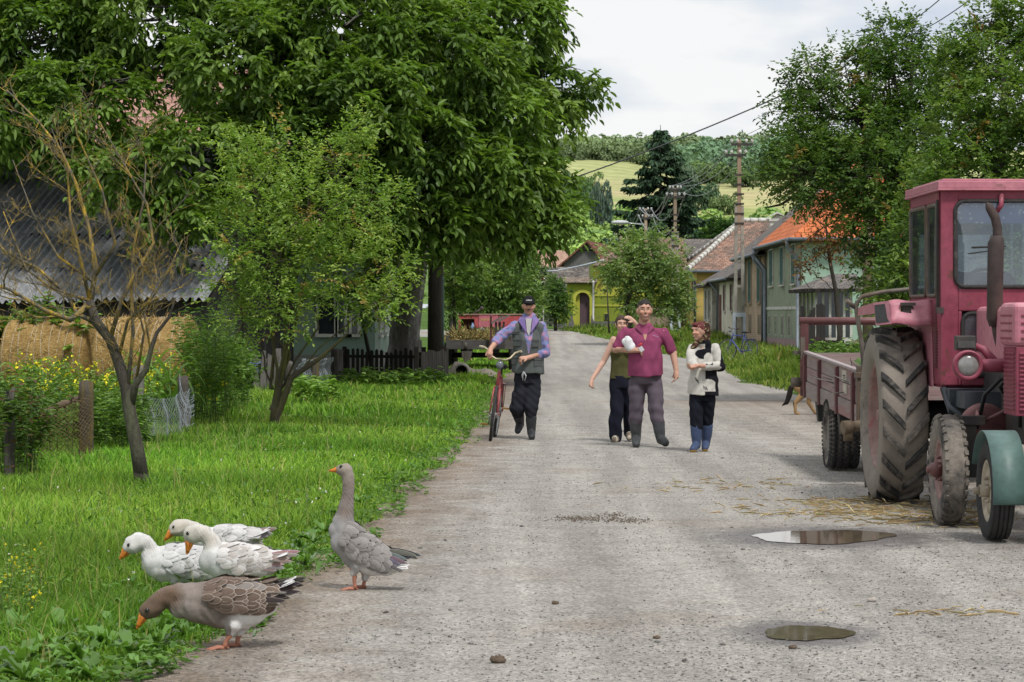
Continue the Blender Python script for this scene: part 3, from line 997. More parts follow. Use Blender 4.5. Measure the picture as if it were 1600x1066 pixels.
# --- right: two fruit trees behind trailer and tractor
FR = [((0.075, 0.140, 0.030), 4), ((0.105, 0.185, 0.040), 4), ((0.16, 0.24, 0.055), 1.8), ((0.045, 0.095, 0.022), 2), ((0.24, 0.17, 0.05), .25)]
D = 46
tb = P(1400, 625, D)
tb.z = 0
fb = [PB(1330, 200, 46, 95, 75, 1.5), PB(1400, 150, 46.5, 75, 75, 1.3), PB(1290, 260, 45.5, 85, 60, 1.3), PB(1250, 275, 45, 58, 44, 1), PB(1380, 270, 45, 95, 70, 1.5), PB(1440, 220, 46, 70, 90, 1.3), PB(1270, 170, 46, 55, 32, .7), PB(1236, 142, 46, 26, 16, .4), PB(1262, 112, 46, 40, 22, .5), PB(1330, 115, 46, 60, 42, .8),
  PB(1390, 75, 46.4, 42, 45, .6), PB(1425, 55, 46.5, 18, 34, .4), PB(1378, 45, 46.5, 12, 20, .25), PB(1228, 235, 45, 36, 34, .5), PB(1200, 265, 45, 18, 16, .25), PB(1355, 335, 45, 55, 34, .9), PB(1400, 360, 45.2, 70, 55, 1.1), PB(1440, 330, 46, 55, 60, 1), PB(1465, 130, 47, 45, 70, .9), PB(1380, 420, 45, 45, 40, .7)]
def fr_extra(b):
 for path, r0 in (([(1400, 300), (1375, 240), (1345, 190), (1300, 150)], .13), ([(1405, 330), (1330, 270), (1260, 270), (1205, 305)], .10), ([(1400, 300), (1420, 200), (1425, 100)], .10), ([(1350, 265), (1250, 300), (1220, 320), (1195, 325)], .045), ([(1400, 350), (1440, 300), (1450, 200)], .10), ([(1395, 400), (1350, 400), (1310, 370)], .06)):
  pts = [P(x, y, 46 + random.uniform(-.4, .4)) for x, y in path]
  b.tube(pts, [r0 * (1 - .75 * i / (len(pts) - 1)) for i in range(len(pts))], 8, False)
tree("pear_tree", "dark leafy pear tree with uneven outline standing behind the farm trailer", "tree", tb, [tb, P(1395, 540, D), P(1385, 460, D), P(1392, 390, D), P(1400, 320, D), P(1400, 260, D)], [.24, .2, .17, .15, .14, .10], fb, (.082, .046), FR, BARK_DARK,
  dens=14, shoot_len=.34, nl=9, whorl=3, droop=.12, leafdroop=.22, upward=.30, seed=31, extra=fr_extra, shell=.32, limb_r=.35, jut=.28, twigs=110)
FR2 = [((0.105, 0.185, 0.038), 4), ((0.15, 0.24, 0.05), 4), ((0.21, 0.29, 0.075), 1.8), ((0.060, 0.120, 0.026), 2), ((0.30, 0.19, 0.06), .2)]
D = 37
tb = P(1560, 660, D)
tb.z = 0
fb = [PB(1560, 90, 38, 80, 60, 1), PB(1545, 30, 38, 36, 34, .5), PB(1590, 160, 37, 90, 70, 1.2), PB(1500, 200, 37.5, 55, 60, .8), PB(1520, 290, 36.8, 95, 75, 1.2), PB(1620, 260, 37, 110, 90, 1.4), PB(1460, 330, 36.8, 55, 50, .7), PB(1430, 380, 36.6, 45, 45, .6), PB(1480, 420, 36.8, 70, 60, .9), PB(1400, 440, 36.5, 36, 42, .5), PB(1640, 60, 38, 70, 80, 1), PB(1490, 120, 38, 30, 34, .5), PB(1560, 400, 37, 90, 80, 1.1), PB(1390, 500, 36.4, 40, 40, .5), PB(1450, 500, 36.6, 60, 60, .8)]
tree("young_fruit_tree", "lighter green fruit tree rising directly behind the tractor cab", "tree", tb, [tb, P(1556, 540, D), P(1552, 420, D), P(1556, 320, D), P(1565, 220, D), P(1570, 120, D)], [.16, .14, .12, .10, .07, .04], fb, (.074, .042), FR2, BARK_DARK,
  dens=22, shoot_len=.28, nl=9, whorl=3, droop=.10, leafdroop=.18, upward=.35, seed=37, shell=.35, limb_r=.4, jut=.2, twigs=60)
# --- withered brown-leaved small tree by the green house
BR = [((0.20, 0.085, 0.03), 4), ((0.27, 0.13, 0.04), 3), ((0.13, 0.06, 0.025), 3), ((0.12, 0.14, 0.03), .8)]
D = 62
tb = P(1312, 593, D)
tb.z = 0
fb = [PB(1290, 350, 62, 42, 38, .7), PB(1262, 318, 62, 22, 20, .4), PB(1320, 385, 62, 34, 32, .6), PB(1270, 395, 62, 36, 26, .5), PB(1305, 310, 62, 45, 24, .6), PB(1255, 425, 62, 16, 10, .25)]
tree("withered_tree", "small dying tree with rusty brown leaves beside the green house", "tree", tb, [tb, P(1312, 520, D), P(1306, 455, D), P(1296, 405, D), P(1290, 350, D)], [.075, .065, .055, .04, .02], fb, (.10, .05), BR, BARK_DARK,
  dens=6.5, shoot_len=.36, nl=7, whorl=2, droop=.2, leafdroop=.35, upward=.2, seed=41, shell=.2, limb_r=.5, jut=.2, twigs=40)
# --- apple tree before the yellow-green wall
AP = [((0.20, 0.30, 0.10), 4), ((0.26, 0.36, 0.14), 3), ((0.13, 0.21, 0.07), 2), ((0.32, 0.39, 0.19), 1)]
D = 112
gb = float(gz(np.array(112.0)))
tb = P(985, 545, D)
tb.z = gb
fb = [PB(990, 425, 112, 44, 40, 1.4), PB(1028, 405, 112, 46, 40, 1.4), PB(1046, 450, 112, 36, 40, 1.3), PB(965, 412, 112, 30, 28, 1), PB(1000, 468, 112, 36, 26, 1.1), PB(1006, 386, 112, 40, 22, 1.1), PB(954, 436, 112, 16, 18, .6), PB(1062, 478, 112, 22, 28, .7)]
tree("apple_tree", "grey-green round apple tree in front of the lime green house", "tree", tb, [tb, P(984, 505, D), P(978, 480, D), P(990, 440, D), P(1000, 410, D)], [.14, .12, .10, .08, .04], fb, (.15, .08), AP, BARK_DARK,
  dens=6, shoot_len=.5, nl=8, whorl=3, droop=.15, leafdroop=.25, upward=.2, seed=43, shell=.25, limb_r=.5, twigs=40, jut=.28)
# --- trees on the left beyond the wagon
LT = [((0.12, 0.21, 0.05), 4), ((0.17, 0.27, 0.065), 4), ((0.08, 0.15, 0.038), 2.5), ((0.23, 0.32, 0.10), 1.5)]
def left_tree(nm, lab, px, py0, D, blobs, seed, cols=LT, tr=.12, leaf=(.13, .07), dens=8):
 tb = P(px, py0, D)
 tb.z = float(gz(np.array(float(D))))
 top = blobs[0][0]
 tree(nm, lab, "tree", tb, [tb, tb.lerp(top, .4), tb.lerp(top, .75), top], [tr, tr * .8, tr * .6, tr * .3], blobs, leaf, cols, BARK_DARK, dens=dens, shoot_len=.4, nl=8, whorl=3, droop=.15, leafdroop=.25, upward=.25, seed=seed, shell=.35, limb_r=.5, jut=.15, twigs=30, group=None)
left_tree("willow_tree", "bright green bushy tree just behind the red machine", 770, 560, 92, [PB(760, 430, 92, 50, 55, 1.5), PB(730, 460, 92, 36, 36, 1), PB(800, 440, 92, 42, 50, 1.2), PB(820, 480, 92, 30, 30, .9), PB(770, 480, 92, 45, 26, 1)], 51)
left_tree("young_tree", "light green sapling between the spruce trunk and the wagon", 712, 565, 78, [PB(708, 440, 78, 26, 45, .8), PB(735, 430, 78, 22, 34, .6), PB(700, 480, 78, 22, 26, .5)], 53, [((0.13, 0.22, 0.04), 4), ((0.18, 0.27, 0.06), 3), ((0.08, 0.15, 0.03), 2)], .08)
left_tree("ash_tree", "deep green tree whose trunk rises right behind the man with the cap", 812, 545, 104, [PB(800, 410, 104, 45, 45, 1.5), PB(830, 440, 104, 26, 36, 1), PB(770, 400, 104, 40, 36, 1.3)], 57, [((0.08, 0.15, 0.038), 4), ((0.12, 0.20, 0.05), 3)], .16)
left_tree("lilac_bush", "dense dark green bush left of the arched lime gate", 868, 520, 134, [PB(868, 462, 134, 20, 22, .9), PB(858, 480, 134, 18, 20, .8), PB(878, 485, 134, 14, 18, .7), PB(866, 445, 134, 9, 14, .4)], 59, [((0.075, 0.15, 0.04), 4), ((0.12, 0.21, 0.055), 3)], .1, (.16, .09), 8)
left_tree("hazel_bush", "low hazel bush at the left bend of the road", 838, 520, 128, [PB(830, 470, 128, 22, 30, 1), PB(812, 490, 128, 22, 24, 1)], 61, LT, .1, (.16, .09), 7)
left_tree("elder_bush", "light green elder bush between the plum tree and the walnut trunk", 585, 600, 61, [PB(560, 470, 57, 42, 34, .7), PB(610, 400, 57, 40, 40, .8), PB(600, 450, 57, 32, 26, .6)], 63, [((0.12, 0.20, 0.035), 4), ((0.17, 0.25, 0.05), 3), ((0.07, 0.13, 0.03), 2)], .06, (.11, .06), 12)
left_tree("roadside_sapling", "thin sapling leaning before the lime green wall", 952, 520, 126, [PB(948, 440, 126, 8, 12, .3)], 65, [((0.20, 0.10, 0.05), 3), ((0.12, 0.14, 0.05), 2)], .05, (.12, .06), 8)
left_tree("dark_tree", "dark green tree showing above the yellow house's hipped roof", 1125, 470, 165, [PB(1125, 375, 165, 26, 30, 1.6), PB(1140, 365, 165, 22, 20, 1.4), PB(1112, 385, 165, 20, 22, 1.2)], 67, [((0.040, 0.095, 0.025), 4), ((0.06, 0.12, 0.03), 3)], .2, (.26, .14), 5)
# --- spruces
def spruce(name, label, base, H, Rb, seed, n_whorl, leafw=.05, leafl=.32, col=(0.030, 0.060, 0.026), z0=.1, dens=1.0, lean=0.0):
 random.seed(seed)
 r = np.random.default_rng(seed)
 root = thing(name, label, "tree", base)
 base = Vector(base)
 b = MB()
 top = base + Vector((lean, 0, H))
 b.tube([base - Vector((0, 0, .1)), base.lerp(top, .3), base.lerp(top, .6), top], [H * .018, H * .015, H * .009, .02], 10)
 PP, DD, LL = [], [], []
 for i in range(n_whorl):
  f = z0 + (1 - z0) * (i + random.uniform(-.3, .3)) / n_whorl
  f = min(.985, max(z0, f))
  c = base.lerp(top, f)
  rr = Rb * (1 - f) ** .75 * random.uniform(.82, 1.15) + .10
  nb = max(5, int(11 * (1 - f * .5)))
  for k in range(nb):
   a = random.random() * 6.283
   rb = rr * random.uniform(.55, 1.15)
   d = Vector((math.cos(a), math.sin(a), 0))
   pts = [c + d * rb * t + Vector((0, 0, -rb * .30 * t + rb * .16 * t * t * (1 + random.random()))) for t in (0, .3, .6, .85, 1)]
   b.tube(pts, [.035 * rb / 2 + .01, .02 * rb / 2 + .008, .012, .008, .004], 4, False)
   m_ = max(5, int(rb * 11 * dens))
   for j in range(m_):
    t = .12 + .88 * (j + random.random()) / m_
    q = pts[0].lerp(pts[-1], t)
    q.z = c.z - rb * .30 * t + rb * .24 * t * t
    for s in (-1, 1, 0):
     sd_ = Vector((-d.y, d.x, 0)) * s * random.uniform(.4, 1)
     dd = d * random.uniform(.25, .7) + sd_ + Vector((0, 0, random.uniform(-1.0, -.15)))
     PP.append(q + Vector((random.gauss(0, .03), random.gauss(0, .03), 0)))
     DD.append(dd)
     LL.append(leafl * random.uniform(.6, 1.3) * (.6 + .5 * rb / Rb))
 b.build('trunk', BARK_DARK, root)
 PP, DD, LL = np.array(PP), np.array(DD), np.array(LL)
 n = len(PP)
 v, q = leaf_arrays(PP, DD, unit(n, r), LL, np.full(n, leafw) * (.7 + .6 * r.random(n)), .3)
 c = jitter_col(col, n, .35, .1, r)
 tipc = r.random(n) < .15
 c[tipc] *= 1.7
 obj('crown', np_mesh('crown', v, [q], col=np.repeat(c, 2, axis=0)), NEEDLE, root)
 return root
spruce("spruce_tree", "dark spruce with drooping boughs standing behind the walnut", (X(681, 66), 66, 0), 12.5, 3.9, 71, 30, .045, .34, (0.026, 0.050, 0.024), .33, 1.0)
zb = float(hz(np.array(X(1030, 190)), np.array(190.0))) if 190 > 262 else float(gz(np.array(190.0)))
spruce("spruce_tree", "tall lone spruce rising above the roofs in the middle distance", (X(1032, 190), 190, zb), 15.6 - zb, 5.6, 73, 40, .20, .75, (0.034, 0.066, 0.034), .05, .8)
spruce("spruce_tree", "shorter spruce close on the right of the lone tall spruce", (X(1072, 196), 196, zb), 9.4, 3.6, 75, 26, .2, .7, (0.026, 0.052, 0.028), .05, .7)
# --- trees on the hill
def puff(seed, n=330, size=.18, flat=1.0):
 r = np.random.default_rng(seed)
 lobes = r.normal(size=(7, 3)) * np.array([.42, .42, .30]) + np.array([0, 0, .58])
 rad = .30 + .25 * r.random(7)
 k = r.integers(0, 7, n)
 u = norm(r.normal(size=(n, 3)))
 u[:, 2] = np.abs(u[:, 2]) * .9 - .15
 p = lobes[k] + u * rad[k][:, None]
 p[:, 2] = np.maximum(p[:, 2], .05) * flat
 d = norm(np.cross(u, r.normal(size=(n, 3))) + u * .25)
 v, q = leaf_arrays(p, d, u + r.normal(size=(n, 3)) * .35, np.full(n, size) * (.7 + .6 * r.random(n)), np.full(n, size * .8), .2)
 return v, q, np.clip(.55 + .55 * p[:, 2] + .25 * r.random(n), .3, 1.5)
PUFFS = [puff(200 + i) for i in range(4)]
LIGHT = [puff(300 + i, 260, .19) for i in range(4)]
FOREST_MAT = M_attr("forest_leaf", 0.9, 0.05, translucent=.1)
random.seed(5)
def plant_forest(name, label, items, lib):
 VV, QQ, CC = [], [], []
 off = 0
 for (x, y, z, w_, h_, c) in items:
  v, q, k = lib[random.randrange(4)]
  a = random.random() * 6.28
  s, co_ = math.sin(a), math.cos(a)
  vv = np.stack([(v[:, 0] * co_ - v[:, 1] * s) * w_ + x, (v[:, 0] * s + v[:, 1] * co_) * w_ + y, v[:, 2] * h_ + z], 1)
  VV.append(vv)
  QQ.append(q + off)
  off += len(vv)
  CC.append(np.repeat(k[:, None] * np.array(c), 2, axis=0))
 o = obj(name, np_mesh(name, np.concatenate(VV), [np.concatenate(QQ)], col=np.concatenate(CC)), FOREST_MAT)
 return tag(o, label, "forest", kind='stuff')
items = []
for i in range(2700):
 y = random.uniform(790, 1240) if i % 4 else random.uniform(1000, 1180)
 x = random.uniform(.005 * y, .118 * y)
 lim_ = 800 - 120 * (x / 110) + 45 * math.sin(x * .07) + 30 * math.sin(x * .19)
 if x > 62:
  lim_ = 705 + 25 * math.sin(x * .13)
 if y < lim_:
  continue
 s = random.uniform(5, 8.5)
 k = random.uniform(.75, 1.25)
 haze = min(1, max(0, (y - 500) / 900))
 c = np.array((0.150, 0.205, 0.078)) * k * (1 - haze * .25) + np.array((.080, .105, .105)) * haze + .012  # distance haze painted in: leaves paler and bluer farther away
 if random.random() < .2:
  c = c * .75
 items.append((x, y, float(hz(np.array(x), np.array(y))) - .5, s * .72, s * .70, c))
for i in range(160):
 y = random.uniform(705, 800)
 x = random.uniform(52, 110)
 if y < 700 + 40 * abs(math.sin(x * .05)):
  continue
 s = random.uniform(7, 11)
 c = np.array((0.10, 0.165, 0.07)) * random.uniform(.8, 1.2) + np.array((.035, .05, .06))  # constant bluish haze added to the leaf colour
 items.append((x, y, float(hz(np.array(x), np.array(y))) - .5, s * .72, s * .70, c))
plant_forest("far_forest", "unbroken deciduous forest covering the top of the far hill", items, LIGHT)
# conifers on the skyline
items = []
for i in range(60):
 x = random.uniform(88, 150)
 y = random.uniform(1110, 1160)
 items.append((x, y, float(hz(np.array(x), np.array(y))) + 1, 1.6, random.uniform(5, 9), (0.055, 0.085, 0.070)))
plant_forest("skyline_conifers", "thin row of conifers on the ridge of the far hill", items, LIGHT)
# scrub at the foot of the hill, a green mass behind the roofs
items = []
for i in range(900):
 y = random.uniform(255, 400)
 x = random.uniform(-.02 * y, .10 * y + 6)
 if y > 330 and x > .045 * y and random.random() < .85:
  continue
 s = random.uniform(2.4, 5.2)
 c = np.array(random.choice(((0.20, 0.30, 0.085), (0.25, 0.35, 0.10), (0.165, 0.26, 0.085)))) * random.uniform(.75, 1.2)
 zz = float(hz(np.array(x), np.array(y))) if y > 262 else float(gz(np.array(y)))
 items.append((x, y, zz - .3, s * .8, s * .62, c))
plant_forest("hillside_scrub", "light green thicket of scrub at the foot of the hill", items, PUFFS)
# single trees and clumps that stand apart in the fields
hill_things = [(905, 332, 420, 34, 34, (.09, .15, .06), "round dark tree in the field directly right of the walnut crown"), (945, 350, 430, 20, 44, (.085, .125, .095), "grey-green poplar at the lower left of the tall spruce"),
    (890, 318, 520, 30, 26, (.075, .12, .07), "bluish clump of trees behind the walnut's edge"), (950, 262, 640, 24, 16, (.11, .17, .06), "lone rounded shrub in the upper field"), (990, 265, 620, 20, 14, (.10, .16, .06), "small field shrub touching the tall spruce's left side"),
    (1078, 300, 560, 22, 34, (.10, .14, .09), "pale grey-green tree right of the tall spruce's top"), (1100, 312, 540, 28, 20, (.08, .13, .07), "bushy dark clump right of the tall spruce in the field"), (1130, 325, 520, 26, 14, (.12, .17, .07), "low sunlit thicket in the open hay field"),
    (1120, 275, 650, 34, 14, (.12, .18, .07), "long bright hedge below the forest edge"), (1160, 282, 640, 30, 12, (.11, .17, .07), "small rounded hedge left of the first utility pole's top"), (920, 290, 600, 22, 12, (.11, .17, .065), "low hedge clump in the yellow field"), (1165, 360, 330, 16, 12, (.08, .14, .05), "small bush showing above the roof ridge near the chimney")]
for (px, py, D, rx, rz, c, lab) in hill_things:
 random.seed(int(px + py))
 Ds_ = np.arange(265, 1250, 3.0)
 rows_ = HOR - (hz((px - 800) * Ds_ / F, Ds_) - EYE) * F / Ds_
 D = float(Ds_[np.argmin(np.abs(rows_ - (py + rz * .8)))])
 x = X(px, D)
 z = float(hz(np.array(x), np.array(float(D))))
 root = thing("field_tree", lab, "tree", (x, D, z))
 VV, QQ, CC = [], [], []
 off = 0
 rx_, hgt = rx * D / F, Z(py - rz, D) - z
 b = MB()
 for k in range(5):
  v, q, kk = PUFFS[(k + int(px)) % 4]
  a = random.random() * 6.28
  s, co_ = math.sin(a), math.cos(a)
  w_ = rx_ * random.uniform(.5, .8)
  h_ = hgt * random.uniform(.6, .95)
  dx = random.uniform(-.5, .5) * rx_
  VV.append(np.stack([(v[:, 0] * co_ - v[:, 1] * s) * w_ + x + dx, (v[:, 0] * s + v[:, 1] * co_) * w_ + D + random.uniform(-1, 1), v[:, 2] * h_ + z], 1))
  QQ.append(q + off)
  off += len(VV[-1])
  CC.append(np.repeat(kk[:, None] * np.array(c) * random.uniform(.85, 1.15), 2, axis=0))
  b.cyl((x + dx, D, z - .5), (x + dx, D, z + h_ * .6), .25, .12, 6)
 b.build('trunk', BARK_DARK, root)
 obj('crown', np_mesh('crown', np.concatenate(VV), [np.concatenate(QQ)], col=np.concatenate(CC)), FOREST_MAT, root)
# -- buildings
def M_plaster(name, c, dirt=(0.22, 0.19, 0.15), amt=0.35):
 return M(name, c, tuple(v * .86 for v in c), 1.6, 0.92, 0.35, 0.01, dirt=dirt, dirt_amt=amt, dirt_scale=.9)
def M_tiles(name, c1, c2, row=0.18, wid=0.2, slope_axis='Z', patch=None, amt=.4):
 """clay tile courses: brick pattern with varied tiles, weather patches and stepped relief"""
 if name in _mats:
  return _mats[name]
 m, nt, out = new_mat(name)
 uv = N(nt, 'UVMap', uv_map='UVMap').outputs[0]
 br = N(nt, 'TexBrick')
 br.inputs['Scale'].default_value = 1.0
 br.inputs['Brick Width'].default_value = wid
 br.inputs['Row Height'].default_value = row
 br.inputs['Mortar Size'].default_value = 0.012
 br.inputs['Mortar Smooth'].default_value = 0.3
 br.inputs['Color1'].default_value = rgb(c1)
 br.inputs['Color2'].default_value = rgb(c2)
 br.inputs['Mortar'].default_value = rgb(tuple(v * .25 for v in c2))
 L(nt, uv, br.inputs['Vector'])
 n1 = noise(nt, uv, 3.5, 4, .7)
 c = mixc(nt, 1.0, br.outputs['Color'], ramp(nt, n1, [(.3, .6), (.7, 1.25)]), 'MULTIPLY')
 if patch is not None:
  n2 = noise(nt, uv, 1.1, 6, .75, .3)
  c = mixc(nt, ramp(nt, n2, [(.60 - amt * .3, 0.0), (.72 - amt * .2, .9)]), c, mixc(nt, 1.0, patch, ramp(nt, n1, [(.3, .6), (.7, 1.3)]), 'MULTIPLY'))
 sp = N(nt, 'SeparateXYZ')
 L(nt, uv, sp.inputs[0])
 saw = math_(nt, 'FRACT', math_(nt, 'DIVIDE', sp.outputs[1], row))
 h = math_(nt, 'SUBTRACT', math_(nt, 'MULTIPLY', br.outputs['Fac'], -1.0), saw)
 bsdf(nt, out, c, .9, h, .8, .03, spec=.15)
 _mats[name] = m
 return m
def uv_quad_mesh(name, quads, th=0.06):
 """roof planes: each a polygon with its first edge along the eave; UVs in metres; given a thickness below"""
 bm = bmesh.new()
 uvl = bm.loops.layers.uv.new('UVMap')
 for pts in quads:
  pts = [Vector(p) for p in pts]
  u = (pts[1] - pts[0]).normalized()
  nrm = None
  for i in range(2, len(pts)):
   nn = (pts[1] - pts[0]).cross(pts[i] - pts[0])
   if nn.length > 1e-6:
    nrm = nn.normalized()
    break
  if nrm.z < 0:
   nrm = -nrm
  vv = nrm.cross(u).normalized()
  top = [bm.verts.new(p) for p in pts]
  bot = [bm.verts.new(p - nrm * th) for p in pts]
  fs = [bm.faces.new(top), bm.faces.new(list(reversed(bot)))]
  n = len(pts)
  for i in range(n):
   j = (i + 1) % n
   fs.append(bm.faces.new((top[j], top[i], bot[i], bot[j])))
  for f in fs:
   for lp in f.loops:
    d = lp.vert.co - pts[0]
    lp[uvl].uv = (d.dot(u) + pts[0].x * .37 + pts[0].y * .11, d.dot(vv))
 bmesh.ops.recalc_face_normals(bm, faces=bm.faces)
 me = bpy.data.meshes.new(name)
 bm.to_mesh(me)
 bm.free()
 return me
OLD_WOOD = M("old_wood", (0.105, 0.092, 0.080), (0.050, 0.043, 0.038), 6, .95, .7, .015, stretch=(3, 3, .35), dirt=(.15, .14, .125), dirt_amt=.4)
GREY_WOOD = M("grey_wood", (0.21, 0.195, 0.175), (0.11, 0.10, 0.088), 6, .95, .7, .015, stretch=(3, 3, .35))
BLACK_WOOD = M("tarred_wood", (0.040, 0.034, 0.032), (0.018, 0.016, 0.016), 6, .9, .6, .012, stretch=(3, 3, .35))
ZINC = M("zinc_pipe", (0.23, 0.26, 0.29), (0.14, 0.16, 0.19), 4, .5, .1, .004, metal=.3, spec=.5)
MAT_SHUT = M("teal_shutter", (0.085, 0.19, 0.17), (0.055, 0.13, 0.12), 5, .7, .2, .004)
MAT_SHUT_RED = M("brown_shutter", (0.14, 0.045, 0.040), (0.085, 0.03, 0.028), 5, .7, .2, .004)
MAT_GLASS_DARK = M("dark_pane", (0.030, 0.036, 0.042), (0.015, 0.018, 0.022), 2, .08, 0, spec=.8)
MAT_WHITE = M("white_trim", (0.62, 0.61, 0.56), (0.46, 0.45, 0.41), 4, .8, .2, .004, dirt=(.25, .22, .18), dirt_amt=.3)
CONCRETE = M("concrete", (0.36, 0.34, 0.29), (0.24, 0.225, 0.195), 6, .9, .4, .01, dirt=(.16, .15, .13), dirt_amt=.4)
def shutter_window(root, x, y, z0, z1, wd, mat, facing='-X', louvre=True, trim=None, name='window'):
 """closed louvred shutter pair in a frame, on a wall facing -X (street) or -Y (towards us)"""
 fr, sh = MB(), MB()
 def bx(b, u0, u1, d0, d1, za, zb):
  if facing == '-X':
   b.bb(x - d1, x - d0, y + u0, y + u1, za, zb)
  elif facing == '+X':
   b.bb(x + d0, x + d1, y + u0, y + u1, za, zb)
  else:
   b.bb(x + u0, x + u1, y - d1, y - d0, za, zb)
 h = wd / 2
 t = .07
 bx(fr, -h - t, -h, -.01, .05, z0 - t, z1 + t)
 bx(fr, h, h + t, -.01, .05, z0 - t, z1 + t)
 bx(fr, -h, h, -.01, .05, z1, z1 + t)
 bx(fr, -h - t - .05, h + t + .05, -.01, .09, z0 - t - .05, z0 - t)
 f = fr.build(name, trim or MAT_WHITE, root)
 for s in (-1, 1):
  sh = MB()
  u0, u1 = (-h + .01, -.01) if s < 0 else (.01, h - .01)
  bx(sh, u0, u0 + .05, .0, .045, z0, z1)
  bx(sh, u1 - .05, u1, .0, .045, z0, z1)
  bx(sh, u0 + .05, u1 - .05, .0, .042, z1 - .06, z1)
  bx(sh, u0 + .05, u1 - .05, .0, .042, z0, z0 + .06)
  n = max(5, int((z1 - z0) / .085))
  for i in range(n):
   zz = z0 + .06 + (z1 - z0 - .12) * (i + .5) / n
   bx(sh, u0 + .05, u1 - .05, .004, .034, zz - .026, zz + .012)
  bk = sh.build('shutter', mat, f)
 b = MB()
 bx(b, -h, h, -.02, -.003, z0, z1)
 b.build('pane', MAT_GLASS_DARK, f)
 return f
# -- the corrugated barn on the left
def corr_mat():
 m, nt, out = new_mat("corrugated_sheet")
 v = coords(nt)
 n1 = noise(nt, v, 1.2, 6, .7, .3)
 n2 = noise(nt, v, 9, 5, .75)
 c = ramp(nt, n1, [(.32, (.155, .165, .178)), (.5, (.25, .258, .268)), (.68, (.36, .36, .355))])
 c = mixc(nt, 1.0, c, ramp(nt, n2, [(.3, .55), (.7, 1.25)]), 'MULTIPLY')
 c = mixc(nt, ramp(nt, noise(nt, v, 2.6, 6, .8), [(.62, 0.0), (.74, .6)]), c, (.09, .092, .075))
 bsdf(nt, out, c, .9, n2, .4, .01, spec=.2)
 return m
yaw = R(-13)
barn = thing("barn", "low weathered plank barn under a grey corrugated roof behind the straw bales", "barn", (-8.5, 52, 0))
ev_r = P(324, 472, 50.3)
ax = Vector((math.cos(yaw), math.sin(yaw), 0))       # along the eave, to the right
bk = Vector((-math.sin(yaw), math.cos(yaw), 0))      # up the slope, backwards
# corrugated sheets laid in four overlapping courses
V, FQ, off = [], [], 0
length, rise, run = 9.5, 3.5, 6.4
ncol = int(length / .177 * 8)
ncrs = 5
for k in range(ncrs):
 t0, t1 = k / ncrs - (.012 if k else 0), (k + 1) / ncrs + .012
 i = np.arange(ncol + 1)
 s = length * i / ncol
 wv = .042 * np.cos(2 * np.pi * s / .177)
 for j, t in enumerate((t0, (t0 + t1) / 2, t1)):
  lift = .035 * (1 if j == 0 else .5 if j == 1 else 0) * 1.0
  zz = ev_r.z + rise * t + wv + lift + .03 * np.sin(s * 1.3 + k) + .012 * np.sin(s * 7 + 3 * k)
  base = np.array(ev_r)[None] - np.array(ax)[None] * s[:, None] + np.array(bk)[None] * (run * t + (.02 * math.sin(k * 3)))
  base[:, 2] = zz
  V.append(base)
 q0 = np.arange(ncol)
 for j in range(2):
  a = off + j * (ncol + 1) + q0
  FQ.append(np.stack([a, a + 1, a + ncol + 2, a + ncol + 1], 1))
 off += 3 * (ncol + 1)
me = np_mesh('roof', np.concatenate(V), [np.concatenate(FQ)], smooth_=True)
ro = obj('roof', me, corr_mat(), barn)
def barnpt(s, t, z):
 p = Vector(ev_r) - ax * s + bk * t
 p.z = z
 return p
# plank walls: front under the eave, right gable
wl = MB()
s = .35
while s < 9.3:
 w_ = random.uniform(.14, .2)
 a, c = barnpt(s, .45 + random.uniform(-.008, .008), -.05), barnpt(s + w_ - .012, .45, -.05)
 wl.slab([a, c, c + bk * .03, a + bk * .03], (0, 0, ev_r.z + .12))
 s += w_
t = .45
while t < run - .05:
 w_ = random.uniform(.15, .21)
 a, c = barnpt(.30 + random.uniform(-.008, .008), t, -.05), barnpt(.30, t + w_ - .012, -.05)
 h0 = ev_r.z + rise * (t / run) - .09
 h1 = ev_r.z + rise * ((t + w_) / run) - .09
 a2, c2 = Vector(a), Vector(c)
 a2.z, c2.z = h0, h1
 wl.slab([a, c, c2, a2], -ax * .03)
 t += w_
wl.build('wall', M("barn_planks", (0.075, 0.068, 0.068), (0.034, 0.030, 0.032), 5, .95, .7, .012, stretch=(3, 3, .3), dirt=(.11, .105, .105), dirt_amt=.4), barn)
b = MB()
b.bar(barnpt(.28, .3, ev_r.z - .03), barnpt(9.5, .3, ev_r.z - .03), .10, .12)
b.bar(barnpt(.08, .1, ev_r.z - .06), barnpt(.08, run, ev_r.z + rise - .06), .09, .12)
b.build('beam', BLACK_WOOD, barn)
b = MB()
a, c = barnpt(.3, run - .02, -.05), barnpt(9.4, run - .02, -.05)
b.slab([a, c, c + bk * .05, a + bk * .05], (0, 0, ev_r.z + rise))
b.build('back_wall', BLACK_WOOD, barn)
# -- straw bales
def bale_mat():
 m, nt, out = new_mat("straw_bale")
 v = coords(nt, (1, 1, 1))
 n1 = noise(nt, coords(nt, (9, 2.2, 9)), 3.2, 6, .75, 1.2)
 n2 = noise(nt, coords(nt, (2.4, 12, 12)), 3.0, 5, .75, .8)
 n3 = noise(nt, v, 2.0, 4, .6)
 c = ramp(nt, n1, [(.34, (.10, .052, .015)), (.47, (.36, .225, .075)), (.58, (.58, .40, .16)), (.70, (.76, .58, .30))])
 c = mixc(nt, .55, c, ramp(nt, n2, [(.32, (.10, .052, .015)), (.55, (.40, .26, .10)), (.72, (.60, .44, .22))]))
 c = mixc(nt, 1.0, c, ramp(nt, n3, [(.3, .75), (.7, 1.2)]), 'MULTIPLY')
 bsdf(nt, out, c, .9, math_(nt, 'ADD', n1, n2), .9, .04, spec=.1)
 return m
BALE = bale_mat()
TWINE = M("twine", (.58, .54, .46), (.40, .36, .28), 20, .7)
